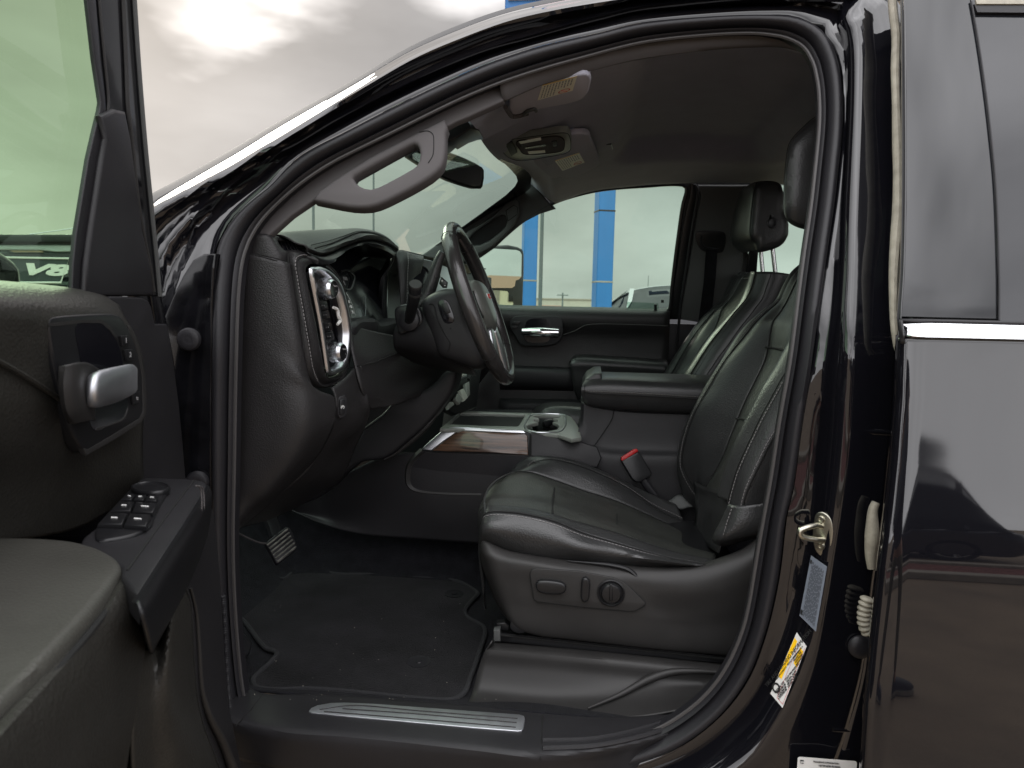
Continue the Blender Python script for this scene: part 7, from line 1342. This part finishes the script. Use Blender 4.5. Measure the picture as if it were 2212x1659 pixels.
def vehicle(name, label, cat, loc, L_, H_, Wd_, col, rough=.2, pickup=False, hood=.28, roofrack=False, flip=1):
    """side profile faces -Y; nose towards -X"""
    x0, y0, _ = loc; t = thing(name, label, cat, loc); pm = mat(name + ' paint', col, rough, coat=.5, ior=1.6)
    P_ = lambda x, y, z: V((x0 + flip * x * L_, y0 + y, z)); hw = Wd_ / 2; zb = H_ * .60
    belt = [(-.5, .44), (-.49, .50), (-.42, .54), (-.30, .575), (-.18, .60), (0, .60), (.2, .60), (.38, .60), (.48, .59), (.5, .55)]
    low = [(-.5, .18), (-.49, .14), (-.42, .12), (-.30, .12), (-.18, .12), (0, .12), (.2, .12), (.38, .12), (.48, .13), (.5, .18)]
    def side(y, infl, zs=1):
        b = [P_(x, y * infl, z * H_ * zs) for x, z in belt]; l = [P_(x, y * infl, z * H_) for x, z in low]; return b + l[::-1]
    rows = [side(-hw, .02), side(-hw, .90), side(-hw, .985), side(-hw, 1.0, .985), side(-hw, .99, .97)]
    ringset = []
    for y, s_ in ((-.90, 1), (-.97, 1), (-1.0, .985), (-.6, 1.012), (0, 1.02), (.6, 1.012), (1.0, .985), (.97, 1), (.90, 1)):
        ringset.append([P_(x * (1 if abs(y) < .95 else .985), y * hw, z * H_ * s_) for x, z in belt] + [P_(x, y * hw, z * H_) for x, z in low[::-1]])
    ringset.sort(key=lambda r: r[0].y)
    c0 = [sum(ringset[0], V()) / 20] * 20; c1 = [sum(ringset[-1], V()) / 20] * 20
    patch('body', [c0] + ringset + [c1], pm, t, 90, 30, cu=True, lv=True, ang=50)
    roof = [(-.18, .60), (-.10, .80), (-.03, .93), (.03, .975), (.12, 1.0), (.26, .995), (.36, .96), (.43, .82), (.47, .60)] if not pickup else [(-.16, .60), (-.10, .78), (-.04, .93), (.0, .98), (.08, 1.0), (.18, .995), (.22, .96), (.245, .8), (.26, .60)]
    gh = []
    for y, s_ in ((-.98, 0), (-.93, .45), (-.83, .9), (-.74, .985), (-.4, 1.0), (0, 1.008), (.4, 1.0), (.74, .985), (.83, .9), (.93, .45), (.98, 0)):
        ring = []
        for x, z in roof:
            top_ = .60 + (z - .60) * s_; cx_ = .13; ring.append(P_(cx_ + (x - cx_) * (1 if s_ >= .9 else 1.0 + .0), y * hw, top_ * H_))
        gh.append(ring)
    patch('roof', gh[3:8], pm, t, 50, 20, solid=.01)
    gg = [[(p - V((x0, y0, 0))) * .997 + V((x0, y0, -.004)) for p in r] for r in gh]
    gmat = M['glassd']
    patch('window_glass', gg[0:4] , gmat, t, 40, 8, lv=True); patch('window_glass', gg[7:11], gmat, t, 40, 8, lv=True)
    wf = [P_(-.175, y * hw, .605 * H_) for y in (-.9, -.4, .4, .9)], [P_(-.095, y * hw, .80 * H_) for y in (-.84, -.4, .4, .84)], [P_(-.03, y * hw, .935 * H_) for y in (-.76, -.4, .4, .76)]
    patch('windscreen', [[p + V((-flip * .012, 0, .006)) for p in r] for r in wf], gmat, t, 12, 10, solid=.004)
    pf = (-.045, .08, .22, .34) if not pickup else (-.04, .07, .15, .21)
    for s_ in (-1, 1):
        for k, xp in enumerate(pf):
            z1 = .955; q = [P_(xp, s_ * hw * .985, .61 * H_), P_(xp + .012, s_ * hw * .985, .61 * H_), P_(xp + .015 + (.0 if k else .02), s_ * hw * .80, z1 * H_), P_(xp + (.0 if k else .02), s_ * hw * .80, z1 * H_)]
            mk('window_pillar', q, [(0, 1, 2, 3)], 'smooth' if k not in (0, 3) else pm, t, smooth=False, solid=.012, soff=0)
        for xp in (.03, .19):
            tube('door_handle', [P_(xp, s_ * (hw + .01), .56 * H_), P_(xp + .035, s_ * (hw + .01), .56 * H_)], .012, pm, t, n=8)
        q = P_(-.10, s_ * (hw + .09), .63 * H_); box('side_mirror', q, (.12, .2, .15), pm, t, bevel=.03, bseg=3)
        for xw in (-.32, .31): wheel(t, P_(xw, s_ * (hw - .12), H_ * .205), r=H_ * .205, side=s_)
        for xl, m_, nm in ((-.487, 'lens', 'headlight'), (.49, 'red', 'taillight')):
            box(nm, P_(xl, s_ * hw * .78, .45 * H_), (.10, .34, .15), m_, t, bevel=.02)
    box('grille', P_(-.497, 0, .40 * H_), (.05, Wd_ * .45, .22), 'smooth', t, bevel=.02)
    box('bumper', P_(-.50, 0, .22 * H_), (.10, Wd_ * .9, .2), 'smooth', t, bevel=.04); box('bumper', P_(.50, 0, .24 * H_), (.10, Wd_ * .9, .18), 'smooth', t, bevel=.04)
    if roofrack:
        for s_ in (-1, 1): tube('roof_rail', [P_(-.0, s_ * hw * .72, 1.0 * H_), P_(.03, s_ * hw * .72, 1.03 * H_), P_(.32, s_ * hw * .72, 1.03 * H_), P_(.36, s_ * hw * .72, .99 * H_)], .018, 'smooth', t, n=8, res=30)
    return t, P_, pm
t, Pv, pm = vehicle('parked_suv', 'silver sport utility vehicle with tinted windows parked beyond the far truck window', 'car', (0.78, 12.6, 0), 4.9, 1.84, 1.95, (.42, .43, .44), .25)
lathe('roof_antenna', Pv(-.02, -.2, 1.74 * .95), (.4, 0, 1), [(0, .06), (.05, .045), (.10, .01)], 'smooth', t, n=8)
t, Pv, pm = vehicle('parked_crossover', 'dark crossover with alloy wheels parked across the red gravel strip behind the photographer', 'car', (2.75, -7.6, 0), 4.6, 1.68, 1.9, (.012, .013, .02), .1)
t, Pv, pm = vehicle('parked_car', 'white car parked in the lane further behind the photographer', 'car', (15.5, -15.0, 0), 4.6, 1.5, 1.8, (.6, .6, .6), .2)
# tall truck to the front left with a printed board behind its glass, seen through the open door's window
cT = V((-4.35, 5.6, 0)); view = V((cT.x, cT.y, 0)).normalized()
PT = thing('parked_truck', 'pale truck with a V8 board in its windshield, seen through the open door window', 'truck', cT)
nT = -view; uT, vT, nT = frame_of(nT); QT = lambda px, py, l=0: PLp(px, py, cT + nT * l, nT)
ptm = mat('parked truck white', (.50, .56, .58), .25, coat=.4)
def tp(name, l, off, th, m, **k): return plate(name, [[QT(p[0], p[1], off) for p in l]], cT + nT * off, nT, th, m, PT, **k)
tp('cab_body', [(-330, 530), (-300, 526), (240, 526), (262, 540), (270, 640), (285, 1300), (-350, 1300), (-340, 640)], -.12, 1.6, ptm, bevel=.04)
tp('roof_visor', [(-300, 509), (-290, 505), (230, 506), (240, 512), (242, 527), (-305, 527)], .02, .25, 'smooth', bevel=.02)
tp('roof_edge', [(-310, 528), (246, 528), (250, 543), (120, 544), (92, 541), (20, 540), (-310, 540)], -.03, .10, ptm, bevel=.015)
tp('drip_rail', [(20, 541), (90, 541.5), (95, 545), (30, 545)], -.02, .03, mat('tan trim', (.25, .19, .12), .6))
tp('windshield_glass', [(-300, 548), (-280, 546), (225, 547), (240, 555), (262, 660), (-330, 660)], -.05, .03, 'glassd', bevel=.006)
bd = tp('display_board', [(-20, 553), (151, 556), (132, 613), (-40, 613)], -.035, .012, mat('board grey', (.035, .045, .05), .5))
def frm(l, w_=3.4):
    vs, fs = tubegeo([QT(p[0], p[1], -.028) for p in l], .009, 6); mk('board_border', vs, fs, 'white', bd)
frm([(-20, 555.5), (149, 558.5), (131, 610.5), (-40, 610)])
gV = textgeo('V8', QT(90, 583.5, -.03), nT, .125, depth=.003, sx=2.3, bold=.006, shear=.35); mk('board_text', *gV, 'white', bd, smooth=False)
tp('headlight', [(-250, 820), (-150, 820), (-150, 880), (-250, 880)], .0, .1, 'lens', bevel=.01); tp('grille', [(-120, 820), (150, 820), (150, 950), (-120, 950)], .0, .1, 'smooth', bevel=.01)
tube('wiper_antenna', [QT(64, 506, .0), QT(110, 500, .0), QT(158, 493, .0)], .004, 'satin', PT, n=6)
for s_ in (-1, 1):
    c = cT + uT * (s_ * .85) + V((0, 0, .42)) - nT * .2; wheel(PT, c, r=.42, side=s_ )
# blue sign pylon
SG = thing('sign_pylon', 'tall dealership sign on two blue square legs behind the truck', 'sign', (1.6, 9.0, 0))
legm = mat('blue painted sign steel', (0.020, 0.135, 0.36), .5, var=(3, .12, (1, 1, .15)))  # one blue paint for all faces of the legs and frame
for a, b in (((1125, 660), (1163, 660)), ((1281, 668), (1328, 668))):
    p0, p1 = Yp(*a, 9.0), Yp(*b, 9.0); wd = (p1.x - p0.x) * .78; cx_ = p0.x + wd / 2
    box('sign_leg', (cx_, 9.0 + wd / 2, 3.4), (wd, wd, 6.8), legm, SG, bevel=.012, rot=Matrix.Rotation(R(16), 3, 'Z'))
    for z in (1.75, 2.62): box('leg_joint', (cx_, 9.0 + wd / 2, z), (wd * 1.03, wd * 1.03, .02), 'concrete' if z < 2 else 'smooth', SG, bevel=.003, rot=Matrix.Rotation(R(16), 3, 'Z'))
sgA = Yp(1092, 10, 8.9); zs0 = Yp(1110, 26, 8.9).z
box('sign_frame', (sgA.x + 1.35, 9.05, zs0 + 1.5), (2.7, .45, 3.0), legm, SG, bevel=.02)
box('sign_face', (sgA.x + 1.35, 8.81, zs0 + 1.55), (2.62, .05, 2.9), mat('white sign face', (.62, .55, .56), .3), SG, bevel=.005)
vs, fs = curvegeo([[V((sgA.x + .20, 8.78, zs0 + .16)), V((sgA.x + .55, 8.78, zs0 + .10)), V((sgA.x + .50, 8.78, zs0 + .26)), V((sgA.x + .25, 8.78, zs0 + .30))]], V((0, 8.78, 0)), V((0, -1, 0)), .01); mk('sign_mark', vs, fs, 'grey', SG, smooth=False)
# poles
def pole(name, label, cat, px, py, Y, H_, r_, arm=0.0, group=None):
    b = Yp(px, py, Y); t = thing(name, label, cat, (b.x, b.y, 0), group)
    tube('pole_shaft', [V((b.x, Y, 0)), V((b.x, Y, H_))], [r_ * 1.2, r_ * .8], 'lampgrey', t, n=10)
    lathe('pole_base', V((b.x, Y, 0)), (0, 0, 1), [(0, r_ * 3), (.4, r_ * 3), (.42, r_ * 2.6)], 'concrete', t, n=14)
    if arm:
        tube('lamp_arm', [V((b.x, Y, H_ - .1)), V((b.x + arm, Y, H_))], r_ * .5, 'lampgrey', t, n=8)
        box('lamp_head', (b.x + arm * 1.3, Y, H_), (abs(arm) * .8, .25, .09), 'lampgrey', t, bevel=.02)
    return t
M['lampgrey'] = mat('lamp pole grey', (.10, .12, .12), .6)
pole('light_pole', 'slim grey light pole left of the steering wheel, seen through the windshield nearest the pillar', 'light pole', 677, 470, 27, 7.6, .055, .4)
pole('light_pole', 'thin grey light pole standing behind the gauge hood and the grab handle opening', 'light pole', 807, 450, 27, 7.7, .040, .4)
pole('light_pole', 'thin pale post right beside the left blue sign leg', 'light pole', 1168, 600, 11, 5.2, .028, .25)
up_ = pole('utility_pole', 'distant wooden utility pole with a crossarm', 'utility pole', 1215, 655, 70, 3.0, .09)
bU = Yp(1215, 655, 70); box('crossarm', (bU.x, 69.8, 2.75), (1.1, .1, .1), 'lampgrey', up_)
pole('radio_mast', 'thin distant mast rising above the silver vehicle', 'mast', 1399, 640, 60, 4.3, .03)
# buildings
def bld(name, label, c, s, colr, roof=None, hip=0):
    t = thing(name, label, 'building', (c[0], c[1], 0)); w_ = mat(name + ' wall', colr, .9, var=(.5, .1))
    box('wall', (c[0], c[1], s[2] / 2), s, w_, t, bevel=.02)
    return t
t = bld('warehouse', 'long low beige warehouse on the far horizon', (20, 205, 0), (110, 20, 4.1), (.36, .34, .29))
box('roof_edge', (20, 204.9, 4.15), (110.4, 20.4, .3), 'concrete', t)
for x, w_ in ((-16, 12), (4, 9), (22, 10)): box('loading_door', (x + 3, 194.9, 1.3), (w_, .2, 2.0), mat('faded red door', (.35, .16, .13), .8), t)
box('rooftop_unit', (14, 200, 4.6), (5, 3, .7), 'concrete', t)
t = bld('office_building', 'beige single storey building with brown hip roof, reflected in the far mirror', (56, 30, 0), (9, 16, 2.7), (.55, .50, .38))
vs = [V((51, 21.4, 2.7)), V((61, 21.4, 2.7)), V((61, 38.6, 2.7)), V((51, 38.6, 2.7)), V((56, 27, 4.3)), V((56, 33, 4.3))]
mk('roof', vs, [(0, 1, 4), (1, 2, 5, 4), (2, 3, 5), (3, 0, 4, 5), (3, 2, 1, 0)], mat('brown shingles', (.20, .12, .08), .9), t, smooth=False)
for y in (23.5, 28, 32.5, 36): box('window', (51.46, y, 1.5), (.08, 1.3, 1.1), 'glassd', t)
box('door', (51.46, 26, 1.05), (.08, 1.0, 2.1), 'concrete', t)
# leafy tree behind the tailgate, for the rear view mirror
TR = thing('tree', 'leafy green tree standing behind the truck, reflected in the rear view mirror', 'tree', (17, 4.4, 0))
tube('trunk', [V((17, 4.4, 0)), V((17.1, 4.4, 2.0)), V((16.9, 4.5, 3.5))], [.2, .16, .08], mat('bark', (.10, .07, .05), .9), TR, n=10)
random.seed(3); vs = []; fs = []
for cl in range(46):
    a = random.uniform(0, 6.28); rr_ = random.uniform(.2, 1.9); c = V((17 + rr_ * math.cos(a), 4.4 + rr_ * math.sin(a), random.uniform(2.3, 5.3)))
    for k in range(60):
        d = V((random.gauss(0, 1), random.gauss(0, 1), random.gauss(0, 1))).normalized() * random.uniform(.1, .55); p = c + d; u = V((random.gauss(0, 1), random.gauss(0, 1), random.gauss(0, .6))).normalized() * .07; v = u.cross(V((random.random(), random.random(), random.random()))).normalized() * .04
        o = len(vs); vs += [p - u, p - v, p + u, p + v]; fs.append((o, o + 1, o + 2, o + 3))
me = bpy.data.meshes.new('crown'); me.from_pydata([tuple(p) for p in vs], [], fs); o = bpy.data.objects.new('crown', me); COL.objects.link(o); me.materials.append(mat('leaves', (.05, .10, .03), .7, var=(2, .4))); setp(o, TR)
# ================================================================== photographer (only mirrored in the rear door)
def skin(name, chains, m, par, sub=2):
    """chains: list of lists of (point, radius); points within 1 mm are merged so limbs join"""
    vs, es, rs = [], [], []
    def idx(p, r):
        for i, q in enumerate(vs):
            if (q - p).length < .001: return i
        vs.append(V(p)); rs.append(r); return len(vs) - 1
    for ch in chains:
        pr = None
        for p, r in ch:
            i = idx(V(p), r)
            if pr is not None: es.append((pr, i))
            pr = i
    me = bpy.data.meshes.new(name); me.from_pydata([tuple(v) for v in vs], es, []); o = bpy.data.objects.new(name, me); COL.objects.link(o)
    s = o.modifiers.new('skin', 'SKIN'); s.use_smooth_shade = True; s.use_x_symmetry = False
    for i, sv in enumerate(me.skin_vertices[0].data): sv.radius = (rs[i], rs[i]) if not isinstance(rs[i], tuple) else rs[i]; sv.use_root = (i == 0)
    if sub: q = o.modifiers.new('sub', 'SUBSURF'); q.levels = sub; q.render_levels = sub
    dg = bpy.context.evaluated_depsgraph_get(); dg.update(); me2 = bpy.data.meshes.new_from_object(o.evaluated_get(dg)); bpy.data.objects.remove(o)
    o = bpy.data.objects.new(name, me2); COL.objects.link(o); me2.materials.clear(); me2.materials.append(M[m] if isinstance(m, str) else m)
    me2.polygons.foreach_set('use_smooth', [True] * len(me2.polygons)); return setp(o, par)
M['skin'] = mat('skin', (.45, .27, .19), .5); M['pants'] = mat('olive trousers', (.14, .13, .085), .9, bump=('noise', 60, .4, .004)); M['shirt'] = mat('dark grey shirt', (.05, .055, .06), .9)
PE_ = thing('person', 'person in olive trousers and dark shoes bending forward, mirrored in the rear door', 'person', (.85, -.8, 0))
hip = V((.74, -.92, .92)); ch_ = V((.50, -.70, 1.26)); nk = V((.40, -.60, 1.42)); sl_, sr_ = V((.26, -.66, 1.34)), V((.58, -.56, 1.34))
kL, aL = V((1.07, -1.02, .50)), V((1.22, -1.10, .10)); kR, aR = V((.56, -1.05, .48)), V((.48, -1.25, .10))
hL, hR = V((.65, -.94, .90)), V((.83, -.90, .90))
eL, wL_ = V((.10, -.46, 1.14)), V((-.05, -.20, 1.33)); eR, wR_ = V((.40, -.36, 1.12)), V((.14, -.18, 1.33))
def fingers(w0, dirv, side):
    palm = w0 + dirv * .05; o = []
    for i in range(4):
        b = palm + V((0, 0, .020 - .014 * i)) + dirv * .02; o.append([(palm, .022), (b, .010), (b + V((side * .030, .012, 0)), .009), (b + V((side * .052, .006, -.004)), .008), (b + V((side * .064, -.008, -.006)), .007)])
    o.append([(w0, .027), (palm, .022)]); tb = w0 + dirv * .02 + V((0, 0, .025)); o.append([(palm, .022), (tb, .012), (tb + V((side * .03, 0, .012)), .010), (tb + V((side * .05, .004, .010)), .008)])
    return o
dl, dr = (V((.0, .06, .02))).normalized(), (V((-.04, .06, .02))).normalized()
body = [[(hip, .13), (ch_, (.15, .12)), (nk, .06), (nk + V((-.03, .03, .06)), .055)], [(ch_, (.15, .12)), (sl_, .062), (eL, .045), (wL_, .027)], [(ch_, (.15, .12)), (sr_, .062), (eR, .045), (wR_, .027)], [(hip, .13), (hR, .09), (kL, .06), (aL, .04), (aL + V((.03, .0, -.04)), .03)], [(hip, .13), (hL, .09), (kR, .06), (aR, .04), (aR + V((.03, .02, -.04)), .03)]]
body += fingers(wL_, dl, 1) + fingers(wR_, dr, -1)
B_ = skin('body', body, 'skin', PE_)
hd = nk + V((-.05, .07, .14)); fdir = V((-.35, .90, -.10)).normalized(); ur = fdir.cross(V((0, 0, 1))).normalized()
g_ = []
rowsH = []
for i in range(13):
    t_ = -1 + 2 * i / 12; r_ = math.sqrt(max(0, 1 - t_ * t_)); jaw = 1 if t_ > -.2 else 1 + .25 * (t_ + .2)
    rowsH.append([hd + V((0, 0, t_ * .115)) + ur * (.075 * r_ * jaw * math.cos(a)) + fdir * (.095 * r_ * math.sin(a) * (jaw if math.sin(a) < 0 else 1)) for a in [2 * math.pi * k / 20 for k in range(20)]])
patch('head', rowsH, 'skin', PE_, 36, 26, cu=True)
lathe('nose', hd + fdir * .085 + V((0, 0, -.02)), fdir + V((0, 0, -.2)), [(0, .016), (.015, .013), (.025, .006)], 'skin', PE_, n=10)
for s_ in (-1, 1):
    lathe('eye', hd + fdir * .086 + ur * (.03 * s_) + V((0, 0, .012)), fdir, [(0, .011), (.004, .008), (.006, .002)], 'white', PE_, n=12)
    lathe('ear', hd + ur * (.074 * s_), ur * s_, [(0, .028), (.008, .024), (.012, .010)], 'skin', PE_, n=12)
tube('mouth', [hd + fdir * .080 + ur * x + V((0, 0, -.055)) for x in (-.024, 0, .024)], .005, 'redp', PE_, n=6)
patch('hair', [[hd + V((0, 0, .125 * math.cos(b_))) + ur * (.084 * math.sin(b_) * math.cos(a)) + fdir * ((.102 * math.sin(b_) * math.sin(a)) - .012) for a in [2 * math.pi * k / 20 for k in range(20)]] for b_ in (0.02, .4, .8, 1.2, 1.45)], 'smooth', PE_, 36, 16, cu=True)
skin('trousers', [[(hip + V((0, 0, .03)), .148), (hip, .15), (hR, .105), (kL, .080), (aL + V((-.015, 0, .03)), .072)], [(hip, .15), (hL, .105), (kR, .080), (aR + V((0, 0, .03)), .072)]], 'pants', PE_)
skin('shirt', [[(hip + V((0, 0, .04)), .16), (ch_, (.17, .14)), (nk, .075)], [(ch_, (.17, .14)), (sl_, .08), (eL, .062), (wL_ * .85 + eL * .15, .042)], [(ch_, (.17, .14)), (sr_, .08), (eR, .062), (wR_ * .85 + eR * .15, .042)]], 'shirt', PE_)
for a_ in (aL, aR):
    fd = V((1, .08, 0)).normalized() if a_ is aL else V((.85, .5, 0)).normalized(); sd = V((-fd.y, fd.x, 0)); b0 = V((a_.x, a_.y, 0))
    sole = [(-.085, .030), (-.09, 0), (-.085, -.030), (0, -.036), (.10, -.047), (.17, -.040), (.20, -.012), (.20, .012), (.17, .038), (.10, .045), (0, .034)]
    rg_ = lambda s_, z, dx=0: [b0 + fd * (x * s_ + dx) + sd * (y * s_) + V((0, 0, z)) for x, y in sole]
    patch('shoe_sole', [rg_(.02, .004), rg_(.98, .003), rg_(1.03, .012), rg_(1.03, .028), rg_(.98, .032), rg_(.02, .032)], 'concrete', PE_, 50, 16, cu=True)
    up2 = lambda s_, z0, z1: [b0 + fd * (x * s_) + sd * (y * s_) + V((0, 0, z0 + (z1 - z0) * max(0, min(1, (.10 - x) / .14)))) for x, y in sole]
    patch('shoe', [up2(.98, .03, .03), up2(1.0, .045, .05), up2(.93, .062, .085), up2(.72, .078, .125), up2(.45, .085, .14), up2(.02, .088, .14)], mat('dark shoe', (.02, .022, .028), .6), PE_, 50, 20, cu=True)
# phone in the hands, just behind the viewpoint
ph_ = thing('phone', 'dark phone held up in both hands by the person', 'phone', (.04, -.14, 1.40))
box('phone_body', (.04, -.145, 1.40), (.16, .009, .076), 'smooth', ph_, bevel=.003); box('screen', (.04, -.151, 1.40), (.150, .002, .068), 'display', ph_, bevel=.0005)
